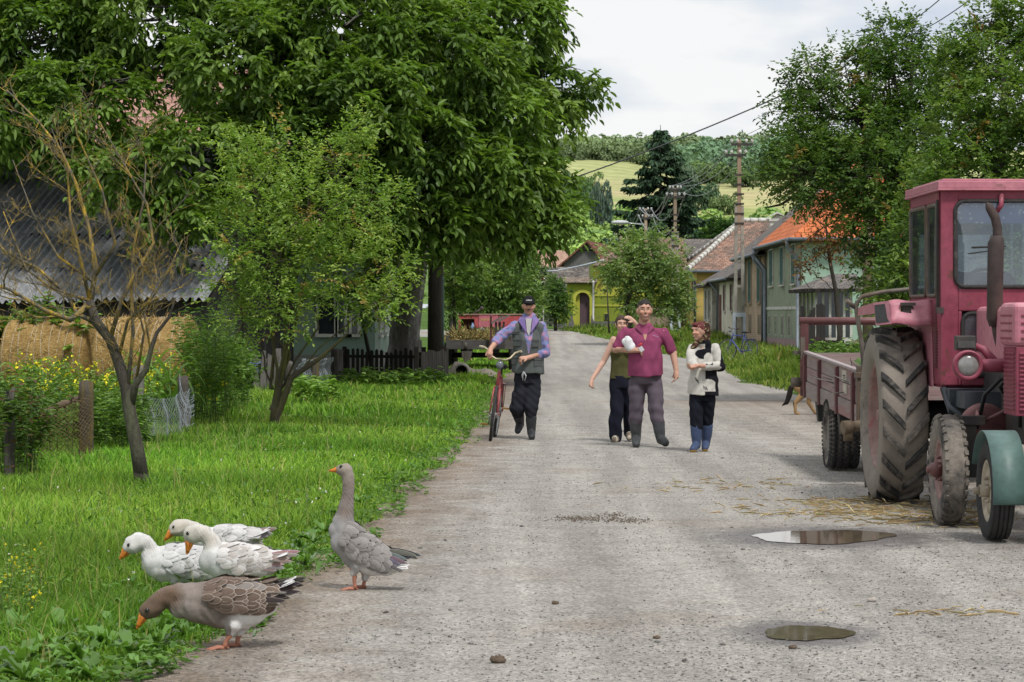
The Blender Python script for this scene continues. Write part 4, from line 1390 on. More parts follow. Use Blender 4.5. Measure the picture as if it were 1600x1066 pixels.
for i, (x0, x1, yy_, r_, lab) in enumerate(((158, 304, 46.9, .78, "round golden straw bale on the right, closest to the weeds and plum tree"), (14, 150, 48.0, .76, "round golden straw bale left of the bare tree's trunk"), (-130, 5, 48.5, .76, "round golden straw bale at the very left before the barn"))):
 xa, xb = X(x0, yy_), X(x1, yy_)
 cx_ = (xa + xb) / 2
 w_ = (xb - xa)
 root = thing("straw_bale", lab, "straw bale", (cx_, yy_, 0), "round straw bales lying against the barn", rz=R(-6))
 prof = [(-w_ / 2 + .02, .04), (-w_ / 2, r_ * .6), (-w_ / 2 + .01, r_ * .93), (-w_ / 2 + .07, r_ * .995)] + [(-w_ / 2 + .07 + (w_ - .14) * k / 14, r_ * (1 + .012 * math.sin(k * 2.1))) for k in range(1, 14)] + [(w_ / 2 - .07, r_ * .995), (w_ / 2 - .01, r_ * .93), (w_ / 2, r_ * .6), (w_ / 2 - .02, .04)]
 b = MB()
 b.lathe(prof, (0, 0, r_ - .03), 'X', 64)
 me = b.mesh('straw_roll')
 for vv in me.vertices:
  p = vv.co
  k = 1 + .018 * math.sin(p.y * 6 + i) * math.sin(p.x * 5) + random.uniform(-.010, .010)
  p.y *= k
  p.z = (p.z - r_) * k + r_
  if p.z < .05:
   p.z = max(p.z, -.02)
 obj('straw_roll', me, BALE, root, True)
 tw = MB()
 for k in range(11):
  xx = -w_ / 2 + .1 + (w_ - .2) * (k + random.uniform(-.3, .3)) / 10
  sl_ = random.uniform(-.10, .10)
  pts = []
  for j in range(25):
   a = 2 * math.pi * j / 24
   pts.append((xx + sl_ * math.sin(a), (r_ + .012) * math.cos(a), r_ - .03 + (r_ + .012) * math.sin(a)))
  tw.tube(pts, .0042, 4, False)
 tw.build('twine', TWINE, root, local=True)
 # loose straws standing proud of the roll
 n = 900
 a = rng.random(n) * 2 * np.pi
 xx = (rng.random(n) - .5) * w_
 p = np.stack([xx, (r_ + .0) * np.cos(a), r_ - .03 + r_ * np.sin(a)], 1)
 d = unit(n) * np.array([1, 1, 1]) + np.stack([np.zeros(n), np.cos(a), np.sin(a)], 1) * .25
 v_, q_ = leaf_arrays(p, d, unit(n), .06 + .10 * rng.random(n), np.full(n, .012), .1)
 obj('loose_straw', np_mesh('loose_straw', v_, [q_], col=np.repeat(jitter_col((.48, .32, .12), n, .4), 2, axis=0)), M_attr("straw_wisp", .8), root, True)
# -- green house behind the walnut (tile roof shows through the crown)
hs = thing("house", "green plastered house half hidden behind the walnut, with a pinkish tiled roof", "house", (-7.5, 70, 0))
x0, x1, y0, y1, zw = -13.5, X(586, 65), 65.0, 75.5, 3.6
b = MB()
b.bb(x0, x1, y0, y1, -.1, zw)
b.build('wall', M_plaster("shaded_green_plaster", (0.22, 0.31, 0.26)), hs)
b = MB()
b.bb(x0 + .1, x1 + .03, y0 - .03, y1 - .1, -.1, .55)
b.build('plinth', M_plaster("grey_plinth", (.22, .22, .2)), hs)
ym = (y0 + y1) / 2
zr = 8.3
rq = [[(x0 - .5, y0 - .6, zw - .25), (x1 + .5, y0 - .6, zw - .25), (x1 - 1.6, ym, zr), (x0 + .5, ym, zr)], [(x1 + .5, y1 + .6, zw - .25), (x0 - .5, y1 + .6, zw - .25), (x0 + .5, ym, zr), (x1 - 1.6, ym, zr)], [(x1 + .5, y0 - .6, zw - .25), (x1 + .5, y1 + .6, zw - .25), (x1 - 1.6, ym, zr)]]
obj('roof', uv_quad_mesh('roof', rq), M_tiles("pink_tiles", (.46, .28, .23), (.36, .20, .16), .32, .24), hs)
for px, wd in ((551, .26), (537, .26), (510, .4)):
 D = y0
 xx = X(px, D)
 f = MB()
 for u0, u1, za, zb in ((-wd / 2 - .08, -wd / 2, 1.0, 2.1), (wd / 2, wd / 2 + .08, 1.0, 2.1), (-wd / 2, wd / 2, 2.02, 2.1), (-wd / 2, wd / 2, 1.0, 1.08)):
  f.bb(xx + u0, xx + u1, y0 - .06, y0 + .01, za, zb)
 ff = f.build('window', MAT_WHITE, hs)
 b = MB()
 b.bb(xx - wd / 2, xx + wd / 2, y0 - .02, y0 + .005, 1.08, 2.02)
 b.build('pane', MAT_GLASS_DARK, ff)
for yy_ in (67.2, 70.0, 72.8):
 shutter_window(hs, x1, yy_, 1.1, 2.7, 1.0, MAT_WHITE, '+X')
# -- right-hand side of the street
def gutter_pipe(root, eave_pts, down, r=.055):
 b = MB()
 b.tube(eave_pts, .065, 8)
 b.build('gutter', ZINC, root)
 b = MB()
 b.tube(down, r, 10)
 b.build('downpipe', ZINC, root)
def gable_house_x(name, label, xf, xb, y0, y1, zb, ze, zr, wall, roofmat, over=.45, hip0=True, hip1=True, plinth=None, plinth_h=.5):
 """house whose street front faces -X; ridge along the street; hipped at either end if asked"""
 root = thing(name, label, "house", ((xf + xb) / 2, (y0 + y1) / 2, zb))
 b = MB()
 b.bb(xf, xb, y0, y1, zb - .2, ze)
 b.build('wall', wall, root)
 if plinth:
  b = MB()
  b.bb(xf - .04, xb, y0 - .04, y1 + .04, zb - .2, zb + plinth_h)
  b.build('plinth', plinth, root)
 xm = (xf + xb) / 2
 run = xm - xf + over
 zo = ze - over * (zr - ze) / (xm - xf) + .03
 ya, yb = y0 - over, y1 + over
 ra, rb = (ya + run if hip0 else ya), (yb - run if hip1 else yb)
 A, B, C, Dd = (xf - over, ya, zo), (xf - over, yb, zo), (xb + over, yb, zo), (xb + over, ya, zo)
 Ra, Rb = (xm, ra, zr), (xm, rb, zr)
 qs = [[B, A, Ra, Rb], [Dd, C, Rb, Ra]]
 if hip0:
  qs.append([A, Dd, Ra])
 if hip1:
  qs.append([C, B, Rb])
 obj('roof', uv_quad_mesh('roof', qs), roofmat, root)
 if not hip0 or not hip1:
  for flag, yy_ in ((hip0, y0), (hip1, y1)):
   if not flag:
    b = MB()
    b.slab([(xf, yy_ - .02 if yy_ == y0 else yy_ - .1, ze), (xb, yy_ - .02 if yy_ == y0 else yy_ - .1, ze), (xm, yy_ - .02 if yy_ == y0 else yy_ - .1, zr - .12)], (0, .12, 0))
    b.build('gable', wall, root)
 b = MB()
 b.bb(xf - over + .02, xf - .005, ya + .05, yb - .05, zo - .10, zo - .03)
 if hip0:
  b.bb(xf - .005, xb, ya + .05, y0 - .005, zo - .10, zo - .03)
 b.build('soffit', OLD_WOOD, root)
 return root, zo
# green house with orange tiles
ORANGE = M_tiles("orange_tiles", (.62, .20, .08), (.50, .14, .055), .33, .24, patch=(.32, .10, .05), amt=.25)
GREENP = M_plaster("sea_green_plaster", (0.34, 0.48, 0.38), (.2, .22, .18), .25)
gh, zo = gable_house_x("house", "sea-green street house with an orange tiled roof and teal shutters", 10.3, 17.2, 91, 103.2, 0, 4.65, 7.6, GREENP, ORANGE, .5, True, False, M("pink_plinth", (.36, .25, .25), (.26, .18, .18), 3, .95), .65)
b = MB()
b.bb(10.27, 10.31, 91.0, 103.2, .66, 1.75)
b.bb(10.27, 10.31, 91.0, 103.2, 1.86, 4.6)
o = b.build('front_render', M_plaster("olive_shade_plaster", (0.27, 0.31, 0.22), (.12, .13, .1), .3), gh)  # street front's shade put into a darker plaster than the side wall
b = MB()
b.bb(10.24, 10.30, 90.98, 103.2, 1.75, 1.86)
b.build('string_course', MAT_WHITE, gh)
for yy_ in (93.2, 97.2, 101.2):
 shutter_window(gh, 10.27, yy_, 2.75, 4.1, 1.25, MAT_SHUT)
for yy_ in (92.0, 94.6, 97.0, 99.4, 101.8):
 b = MB()
 b.bb(10.235, 10.275, yy_ - .28, yy_ - .12, .75, 1.55)
 b.bb(10.235, 10.275, yy_ + .12, yy_ + .28, .75, 1.55)
 f = b.build('niche', MAT_WHITE, gh)
 b = MB()
 b.bb(10.225, 10.24, yy_ - .25, yy_ - .15, .8, 1.5)
 b.bb(10.225, 10.24, yy_ + .15, yy_ + .25, .8, 1.5)
 b.build('slot', MAT_GLASS_DARK, f)
gutter_pipe(gh, [(9.78, 90.5, zo - .02), (9.78, 103.6, zo - .02)], [(9.78, 90.9, zo - .05), (9.78, 90.95, zo - .25), (10.18, 91.1, zo - .75), (10.18, 91.1, .12), (10.05, 91.0, .05)], .075)
b = MB()
b.tube([(9.78, 90.5, zo - .02), (17.6, 90.5, zo - .02)], .065, 8)
b.build('gutter', ZINC, gh)
b = MB()
b.tube([(9.78, 103.4, zo - .05), (9.8, 103.3, zo - .35), (10.2, 103.2, zo - .9), (10.2, 103.1, .2), (9.8, 103.0, .1)], .085, 10)
b.build('downpipe', ZINC, gh)
# brick house
def brick_mat():
 m, nt, out = new_mat("brickwork")
 mp = coords(nt, (1, 1, 1), 'World')
 sp = N(nt, 'SeparateXYZ')
 L(nt, mp, sp.inputs[0])
 cb = N(nt, 'CombineXYZ')
 L(nt, math_(nt, 'ADD', sp.outputs[0], sp.outputs[1]), cb.inputs[0])
 L(nt, sp.outputs[2], cb.inputs[1])
 br = N(nt, 'TexBrick')
 br.inputs['Scale'].default_value = 1
 br.inputs['Brick Width'].default_value = .27
 br.inputs['Row Height'].default_value = .085
 br.inputs['Mortar Size'].default_value = .014
 br.inputs['Color1'].default_value = rgb((.46, .31, .21))
 br.inputs['Color2'].default_value = rgb((.35, .22, .145))
 br.inputs['Mortar'].default_value = rgb((.44, .39, .31))
 L(nt, cb.outputs[0], br.inputs['Vector'])
 n1 = noise(nt, mp, .8, 5, .7)
 c = mixc(nt, 1.0, br.outputs['Color'], ramp(nt, n1, [(.3, .72), (.7, 1.2)]), 'MULTIPLY')
 bsdf(nt, out, c, .95, br.outputs['Fac'], -.5, .02)
 return m
GREYTILE = M_tiles("grey_tiles", (.20, .182, .168), (.13, .117, .11), .20, .18, patch=(.25, .20, .17), amt=.25)
bh, zo = gable_house_x("house", "bare brick house with teal shutters between the green and white houses", 10.2, 16.5, 103.4, 113.6, 0.05, 4.35, 7.0, brick_mat(), GREYTILE, .45, False, False)
for yy_ in (105.6, 109.6, 112.0):
 shutter_window(bh, 10.2, yy_, 2.1, 3.85, 1.25, MAT_SHUT, trim=M("mortar_trim", (.36, .29, .21), (.28, .22, .16), 5))
for yy_ in (105.2, 106.0, 109.2, 110.0):
 b = MB()
 b.bb(10.17, 10.21, yy_ - .07, yy_ + .07, .75, 1.55)
 b.build('air_slot', MAT_GLASS_DARK, bh)
gutter_pipe(bh, [(9.73, 103.1, zo - .02), (9.73, 113.9, zo - .02)], [(9.73, 103.6, zo - .05), (9.8, 103.55, zo - .3), (10.12, 103.5, zo - .7), (10.12, 103.5, .2)])
# white low house
wh, zo = gable_house_x("house", "low white house with narrow brown shutters and a sagging grey tile roof", 10.0, 16.0, 114.0, 123.5, .1, 3.45, 5.3, M_plaster("cream_plaster", (0.66, 0.62, 0.51), (.42, .37, .29), .35), GREYTILE, .5, True, True)
for yy_ in (116.5, 120.3):
 shutter_window(wh, 10.0, yy_, 1.75, 2.95, 1.0, MAT_SHUT_RED)
b = MB()
b.bb(9.96, 10.02, 122.2, 123.3, .2, 2.5)
b.build('door', MAT_SHUT_RED, wh)
gutter_pipe(wh, [(9.48, 113.6, zo - .02), (9.48, 123.9, zo - .02)], [(9.48, 123.6, zo), (9.9, 123.6, zo - .5), (9.9, 123.6, .3)])
# second low house
wh2, zo = gable_house_x("house", "small dull cottage with grey-green shutters next to the yellow house", 9.7, 15.0, 124.2, 129.6, .45, 3.25, 4.9, M_plaster("dun_plaster", (0.50, 0.47, 0.40), (.25, .22, .18), .4), GREYTILE, .45, False, True)
for yy_ in (125.6, 127.8):
 shutter_window(wh2, 9.7, yy_, 1.35, 2.75, .9, M("sage_shutter", (.19, .22, .19), (.14, .16, .14), 5))
# yellow house with the big hipped roof, white ridge tiles and chimney
OLDTILE = M_tiles("old_red_tiles", (.40, .245, .18), (.27, .155, .115), .26, .24, patch=(.125, .105, .09), amt=.62)
YEL = M_plaster("yellow_plaster", (0.60, 0.44, 0.13), (.45, .36, .2), .25)
yh = thing("house", "yellow house with a tall hipped tile roof edged by white ridge tiles", "house", (14.5, 138, .7))
yx0, yx1, yy0, yy1 = 9.45, 20.5, 131.0, 144.0
gb = .5
ze, zr = 3.95, 6.55
b = MB()
b.bb(yx0, yx1, yy0, yy1, gb - .2, ze)
b.build('wall', YEL, yh)
b = MB()
b.bb(yx0 - .05, yx1, yy0 - .05, yy1, gb - .2, gb + .5)
b.build('plinth', M_plaster("grey_plinth", (.22, .22, .2)), yh)
o_ = .5
A, B, C, Dd = (yx0 - o_, yy0 - o_, ze - .15), (yx0 - o_, yy1 + o_, ze - .15), (yx1 + o_, yy1 + o_, ze - .15), (yx1 + o_, yy0 - o_, ze - .15)
ymid = (yy0 + yy1) / 2
Ra, Rb = (X(1160, ymid), ymid, Z(346, ymid)), (X(1262, ymid), ymid, Z(346, ymid))
obj('roof', uv_quad_mesh('roof', [[A, Dd, Rb, Ra], [C, B, Ra, Rb], [B, A, Ra], [Dd, C, Rb]]), OLDTILE, yh)
rt = MB()
for p, q in ((A, Ra), (Ra, Rb), (B, Ra)):
 p, q = Vector(p), Vector(q)
 n = max(3, int((q - p).length / .42))
 for i in range(n):
  a, c = p.lerp(q, i / n), p.lerp(q, (i + .94) / n)
  up = Vector((0, 0, .05))
  rt.tube([a + up, c + up * 1.2], [.15, .12], 8)
rt.build('ridge_tile', MAT_WHITE, yh)
b = MB()
b.tube([(yx0 - o_, yy0 - o_ - .05, ze - .2), (yx1, yy0 - o_ - .05, ze - .2)], .07, 8)
b.build('gutter', ZINC, yh)
b = MB()
b.tube([(yx0 - o_, yy0 - o_, ze - .25), (yx0 - .1, yy0 - .1, ze - .75), (yx0 - .1, yy0 - .1, .6)], .07, 8)
b.build('downpipe', ZINC, yh)
cx_, cy_ = X(1211, 136), 135.2
b = MB()
b.bb(cx_ - .38, cx_ + .38, cy_ - .38, cy_ + .38, Z(385, 135), Z(346, 135))
b.bb(cx_ - .45, cx_ + .45, cy_ - .45, cy_ + .45, Z(346, 135), Z(342, 135))
ch = b.build('chimney', MAT_WHITE, yh)
b = MB()
z0_ = Z(342, 135)
b.slab([(cx_ - .62, cy_ - .5, z0_ + .02), (cx_, cy_ - .5, z0_ + .36), (cx_ + .62, cy_ - .5, z0_ + .02), (cx_, cy_ - .5, z0_ + .27)], (0, 1.0, 0))
b.slab([(cx_ - .3, cy_ - .3, z0_ + .003), (cx_ + .3, cy_ - .3, z0_ + .003), (cx_, cy_ - .3, z0_ + .27)], (0, .6, 0))
b.build('chimney_cap', MAT_WHITE, ch)
for yy_ in (133.5, 137.0, 140.5):
 shutter_window(yh, yx0, yy_, 1.9, 3.3, 1.0, MAT_SHUT_RED)
for xx in (11.0, 13.5):
 shutter_window(yh, xx, yy0, 1.9, 3.3, 1.0, MAT_SHUT_RED, '-Y')
# lime-green sliver house beyond it
lh = thing("house", "narrow lime green house edge beyond the yellow house", "house", (9.5, 151, .9))
b = MB()
b.bb(9.7, 15, 146.5, 156, .5, 4.1)
b.build('wall', M_plaster("lime_plaster", (0.26, 0.42, 0.07)), lh)
obj('roof', uv_quad_mesh('roof', [[(9.0, 146, 3.95), (15.5, 146, 3.95), (15.5, 151, 6.0), (9.0, 151, 6.0)], [(15.5, 156.5, 3.95), (9.0, 156.5, 3.95), (9.0, 151, 6.0), (15.5, 151, 6.0)]]), GREYTILE, lh)
# small veranda by the fruit trees
ve = thing("veranda", "small white glazed veranda with a dark shingle roof behind the trailer", "veranda", (8.6, 74, 0))
vx0, vx1, vy0, vy1, vz = X(1275, 72), X(1330, 72), 72, 76, 2.35
b = MB()
for i in range(6):
 xx = vx0 + (vx1 - vx0) * i / 5
 b.bb(xx - .035, xx + .035, vy0, vy0 + .07, 0, vz)
for i in range(1, 5):
 yy_ = vy0 + (vy1 - vy0) * i / 4
 b.bb(vx0 - .035, vx0 + .035, yy_ - .035, yy_ + .035, 0, vz)
b.bb(vx0, vx1, vy0 + .002, vy0 + .06, vz - .12, vz - .002)
b.bb(vx0, vx1, vy0 + .002, vy0 + .06, .82, .92)
b.build('frame', MAT_WHITE, ve)
b = MB()
b.bb(vx0, vx1, vy0 + .02, vy0 + .05, 0, .82)
b.bb(vx0 - .02, vx0 + .01, vy0 + .05, vy1, 0, .82)
b.build('panel', M_plaster("pale_green_plaster", (0.30, 0.40, 0.30)), ve)
b = MB()
b.bb(vx0, vx1, vy0 + .025, vy0 + .035, .92, vz - .12)
b.bb(vx0 - .005, vx0 + .005, vy0 + .05, vy1, .92, vz - .05)
b.build('pane', MAT_GLASS_DARK, ve)
b = MB()
b.bb(vx0 + .1, vx1, vy1 - .1, vy1, 0, vz)
b.bb(vx1 - .1, vx1, vy0 + .1, vy1 - .1, 0, vz)
b.build('back_wall', MAT_WHITE, ve)
zt = Z(428, 74)
obj('roof', uv_quad_mesh('roof', [[(vx0 - .3, vy0 - .4, vz - .05), (vx1 + .4, vy0 - .4, vz - .05), (vx1 + .4, 74, zt), (vx0 + .7, 74, zt)], [(vx1 + .4, vy1 + .4, vz - .05), (vx0 - .3, vy1 + .4, vz - .05), (vx0 + .7, 74, zt), (vx1 + .4, 74, zt)], [(vx0 - .3, vy1 + .4, vz - .05), (vx0 - .3, vy0 - .4, vz - .05), (vx0 + .7, 74, zt)]], .1), GREYTILE, ve)
# -- end of the street: lime green wall with the arched door
gw = thing("house", "lime green house wall with an arched purple door and stone footing", "house", (X(930, 140), 140.5, .72))
D = 140.0
g0 = float(gz(np.array(D)))
LIME = M("lime_wall", (0.245, 0.30, 0.032), (0.20, 0.25, 0.028), 1.2, .92, .3, .01, dirt=(.17, .19, .05), dirt_amt=.3)
LIME_L = M("lime_wall_light", (0.43, 0.43, 0.065), (0.36, 0.37, 0.055), 1.2, .92, .3, .01)
STONE = M("rubble_stone", (.20, .19, .18), (.10, .095, .09), 6, .95, .8, .03)
xa, xb = X(886, D), X(926, D)
dx0, dx1 = X(899, D), X(922, D)       # arch reveal
zt = Z(441, D)
zs = Z(468, D)                        # springing
cxa, ra = (dx0 + dx1) / 2, (dx1 - dx0) / 2
# wall with an arched hole, built as strips round the arch
b = MB()
b.bb(xa, dx0, D, D + .5, g0 - .3, zt)
b.bb(dx1, xb, D, D + .5, g0 - .3, zt)
nA = 14
for i in range(nA):
 t0, t1 = math.pi * i / nA, math.pi * (i + 1) / nA
 xx0, xx1 = cxa + ra * math.cos(t0), cxa + ra * math.cos(t1)
 za, zb_ = zs + ra * math.sin(t0), zs + ra * math.sin(t1)
 b.slab([(xx0, D, za), (xx0, D, zt), (xx1, D, zt), (xx1, D, zb_)], (0, .5, 0))
b.build('gate_wall', LIME, gw)
b = MB()
for i in range(nA):
 t0, t1 = math.pi * i / nA, math.pi * (i + 1) / nA
 p = [(cxa + k * math.cos(t), D - .05, zs + k * math.sin(t)) for k, t in ((ra - .02, t0), (ra + .14, t0), (ra + .14, t1), (ra - .02, t1))]
 b.slab(p, (0, .54, 0))
b.bb(dx0 - .14, dx0 + .02, D - .05, D + .49, g0, zs)
b.bb(dx1 - .02, dx1 + .14, D - .05, D + .49, g0, zs)
b.build('arch_trim', LIME_L, gw)
dd = MB()
pts = [(X(906, D), D + .3, g0 - .1), (dx1 - .02, D + .3, g0 - .1), (dx1 - .02, D + .3, zs)]
pts += [(cxa + (ra - .02) * math.cos(math.pi * i / 10), D + .3, zs + (ra - .02) * math.sin(math.pi * i / 10)) for i in range(1, 7)] + [(X(906, D), D + .3, zs + .2)]
dd.slab(pts, (0, .08, 0))
dr_ = dd.build('door', M("plum_door", (.115, .072, .088), (.075, .048, .058), 5, .8, .3, .005, stretch=(4, 4, .4)), gw)
b = MB()
b.bb(X(915.5, D), X(916.5, D), D + .24, D + .30, Z(478, D), Z(474, D))
b.build('handle', BLACK_WOOD, dr_)
b = MB()
b.bb(dx0 + .02, X(906, D), D + .2, D + .45, g0 - .1, zs + .25)
b.build('door_reveal', LIME_L, gw)
# house front to the right of the gate
xr = X(1062, D)
b = MB()
b.bb(xb + .02, xr, D + .2, D + 7, g0 - .3, zt + 1.0)
b.build('wall', LIME, gw)
b = MB()
b.bb(xb + .03, xr, D + .16, D + .203, Z(479, D), Z(476, D))
b.bb(xb + .03, xr, D + .16, D + .203, Z(463, D), zt + .95)
b.build('light_band', LIME_L, gw)
b = MB()
b.bb(xb + .03, xr, D + .08, D + .21, g0 - .2, Z(502, D))
b.bb(X(866, D), xa - .005, D + .03, D + .6, g0 - .2, Z(505, D))
b.slab([(dx0 - .5, D - .12, g0 - .1), (dx0 + .05, D - .12, g0 - .1), (dx0 - .22, D - .12, Z(490, D))], (0, .1, 0))
b.slab([(dx1 - .02, D - .12, g0 - .1), (dx1 + .4, D - .12, g0 - .1), (dx1 + .08, D - .12, Z(492, D))], (0, .1, 0))
b.build('stone_footing', STONE, gw)
b = MB()
b.bb(X(866, D), xa - .004, D + .06, D + .55, Z(505, D), Z(484, D))
b.build('low_wall', LIME, gw)
obj('coping', uv_quad_mesh('coping', [[(X(865, D), D - .1, Z(485, D)), (xa, D - .1, Z(485, D)), (xa, D + .35, Z(479, D)), (X(865, D), D + .35, Z(479, D))], [(xa, D + .8, Z(485, D)), (X(865, D), D + .8, Z(485, D)), (X(865, D), D + .35, Z(479, D)), (xa, D + .35, Z(479, D))]], .06), M_tiles("dun_coping", (.30, .24, .19), (.2, .16, .13), .15, .2), gw)
obj('gate_roof', uv_quad_mesh('gate_roof', [[(xa - .25, D - .3, zt - .02), (xb + .25, D - .3, zt - .02), (xb + .25, D + .35, zt + .28), (xa - .25, D + .35, zt + .28)], [(xb + .25, D + 1.0, zt - .02), (xa - .25, D + 1.0, zt - .02), (xa - .25, D + .35, zt + .28), (xb + .25, D + .35, zt + .28)]], .06), M_tiles("dun_coping", (.30, .24, .19), (.2, .16, .13), .15, .2), gw)
b = MB()
b.tube([(X(927, D), D - .35, zt + .05), (X(927, D), D - .06, zt - .3), (X(927, D), D - .06, g0 + .15), (X(925, D), D - .2, g0 + .08)], .06, 8)
b.build('downpipe', M("white_pipe", (.55, .55, .53), (.45, .45, .43), 4, .5), gw)
f = MB()
f.bb(X(944, D), X(950, D), D + .12, D + .203, Z(500, D), Z(489, D))
f2 = f.build('window', LIME_L, gw)
b = MB()
b.bb(X(944.7, D), X(949.4, D), D + .10, D + .14, Z(499.6, D), Z(490.5, D))
b.build('pane', MAT_GLASS_DARK, f2)
obj('roof', uv_quad_mesh('roof', [[(xb + .02, D - .3, zt + .9), (xr + .4, D - .3, zt + .9), (xr + .4, D + 3.6, Z(372, D + 3.6)), (X(985, D), D + 3.6, Z(372, D + 3.6))], [(xr + .4, D + 7.5, zt + .9), (xb + .02, D + 7.5, zt + .9), (X(985, D), D + 3.6, Z(372, D + 3.6)), (xr + .4, D + 3.6, Z(372, D + 3.6))], [(xb + .02, D + 7.5, zt + .9), (xb + .02, D - .3, zt + .9), (X(985, D), D + 3.6, Z(372, D + 3.6))]]), OLDTILE, gw)
# old stone/shingle barn slope behind the gate
D = 152
sb = thing("shed", "long shed with a dark speckled shingle roof behind the lime gate", "shed", (X(890, D), D, 1))
b = MB()
b.bb(X(846, D), X(950, D), D, D + 6, .6, Z(452, D))
b.build('wall', STONE, sb)
obj('roof', uv_quad_mesh('roof', [[(X(842, D), D - .5, Z(456, D)), (X(955, D), D - .5, Z(456, D)), (X(955, D), D + 3.2, Z(417, D + 3)), (X(846, D), D + 3.2, Z(417, D + 3))], [(X(955, D), D + 6.8, Z(456, D)), (X(842, D), D + 6.8, Z(456, D)), (X(846, D), D + 3.2, Z(417, D + 3)), (X(955, D), D + 3.2, Z(417, D + 3))]]), M_tiles("speckled_shingles", (.20, .175, .155), (.085, .075, .068), .16, .14, patch=(.30, .27, .23), amt=.3), sb)
# wooden gable barn
D = 172
wb_ = thing("barn", "tall barn with a grey plank gable and rusty brown roof", "barn", (X(930, D), D + 4, 1.1))
pk = Vector((X(917, D), D, Z(376, D)))
el, er = (X(872, D), D, Z(417, D)), (X(946, D), D, Z(414, D))
b = MB()
n = 26
for i in range(n):
 xx0 = el[0] + .4 + (er[0] - el[0] - .8) * i / n
 xx1 = el[0] + .4 + (er[0] - el[0] - .8) * (i + .93) / n
 def top(xx):
  return (el[2] + (pk.z - el[2]) * (xx - el[0]) / (pk.x - el[0])) if xx < pk.x else (er[2] + (pk.z - er[2]) * (er[0] - xx) / (er[0] - pk.x))
 b.slab([(xx0, D, .8), (xx1, D, .8), (xx1, D, top(xx1) - .12), (xx0, D, top(xx0) - .12)], (0, .05, 0))
b.build('gable', M("barn_gable_planks", (.17, .165, .165), (.095, .09, .092), 4, .95, .5, .01, stretch=(3, 3, .3)), wb_)
b = MB()
b.bb(X(899, D), X(933, D), D - .06, D - .005, Z(392, D), Z(390.5, D))
b.build('cross_beam', BLACK_WOOD, wb_)
b = MB()
b.bb(el[0] + .5, er[0] - .5, D + .1, D + 9, .8, el[2] - .3)
b.build('wall', GREY_WOOD, wb_)
RUST = M_tiles("rusty_brown_roof", (.21, .105, .075), (.15, .07, .05), .3, .25, patch=(.26, .085, .055), amt=.35)
dv = Vector((1.6, 9, 0))
elv, erv = Vector(el) + Vector((-.2, -.4, -.1)), Vector(er) + Vector((.2, -.4, -.1))
pkv = pk + Vector((0, -.4, .0))
pk2 = Vector((X(950, D + 9), D + 9, Z(383, D + 9)))
er2 = Vector((X(968, D + 9), D + 9, Z(410, D + 9)))
el2 = elv + Vector((1, 9.4, 0))
obj('roof', uv_quad_mesh('roof', [[erv, er2, pk2, pkv], [el2, elv, pkv, pk2]], .1), RUST, wb_)
# pale pink roofs at the left end
D = 178
pr = thing("house", "house with a pale pink tiled roof and chimney left of the plank barn", "house", (X(865, D), D + 3, 1.2))
b = MB()
b.bb(X(835, D), X(885, D), D, D + 7, .8, Z(418, D))
b.build('wall', M_plaster("cream_plaster", (0.50, 0.46, 0.37), (.30, .26, .2), .4), pr)
obj('roof', uv_quad_mesh('roof', [[(X(832, D), D - .5, Z(418, D)), (X(890, D), D - .5, Z(418, D)), (X(890, D), D + 3.5, Z(391, D + 3)), (X(832, D), D + 3.5, Z(391, D + 3))], [(X(890, D), D + 7.5, Z(418, D)), (X(832, D), D + 7.5, Z(418, D)), (X(832, D), D + 3.5, Z(391, D + 3)), (X(890, D), D + 3.5, Z(391, D + 3))]]), M_tiles("pale_pink_tiles", (.50, .33, .25), (.42, .26, .19), .26, .22), pr)
b = MB()
b.bb(X(860, D), X(867, D), D + 1.8, D + 2.4, Z(408, D), Z(385, D))
b.bb(X(859.3, D), X(867.7, D), D + 1.7, D + 2.5, Z(385, D), Z(383.5, D))
b.build('chimney', M("chimney_brick", (.22, .13, .10), (.15, .09, .07), 8), pr)
# small wall with pale doors behind the apple tree
D = 136.5
yw = thing("yard_wall", "low rough tan yard wall with tiled coping behind the second utility pole", "wall", (X(1030, D), D, .7))
b = MB()
b.bb(X(1012, D), X(1048, D), D, D + .4, .4, Z(484, D))
b.build('masonry', M("tan_rubble", (.36, .29, .21), (.26, .20, .145), 4, .95, .7, .03), yw)
obj('coping', uv_quad_mesh('coping', [[(X(1011, D), D - .2, Z(484.5, D)), (X(1049, D), D - .2, Z(484.5, D)), (X(1049, D), D + .2, Z(480, D)), (X(1011, D), D + .2, Z(480, D))], [(X(1049, D), D + .6, Z(484.5, D)), (X(1011, D), D + .6, Z(484.5, D)), (X(1011, D), D + .2, Z(480, D)), (X(1049, D), D + .2, Z(480, D))]], .05), M_tiles("dun_coping", (.30, .24, .19), (.2, .16, .13), .15, .2), yw)
b = MB()
n = 9
for i in range(n):
 xx = X(1056, D) + (X(1073, D) - X(1056, D)) * i / n
 b.bb(xx, xx + .06, D + random.uniform(-.01, .01), D + .04, .45, Z(478, D) + random.uniform(-.06, .06))
b.bb(X(1056, D), X(1073, D), D + .045, D + .09, 1.1, 1.2)
o = b.build('board_gate', M("brown_boards", (.17, .12, .085), (.10, .07, .05), 5, .95, .5, .01, stretch=(3, 3, .3)))
tag(o, "tall brown board gate beside the lime and yellow houses", "gate")
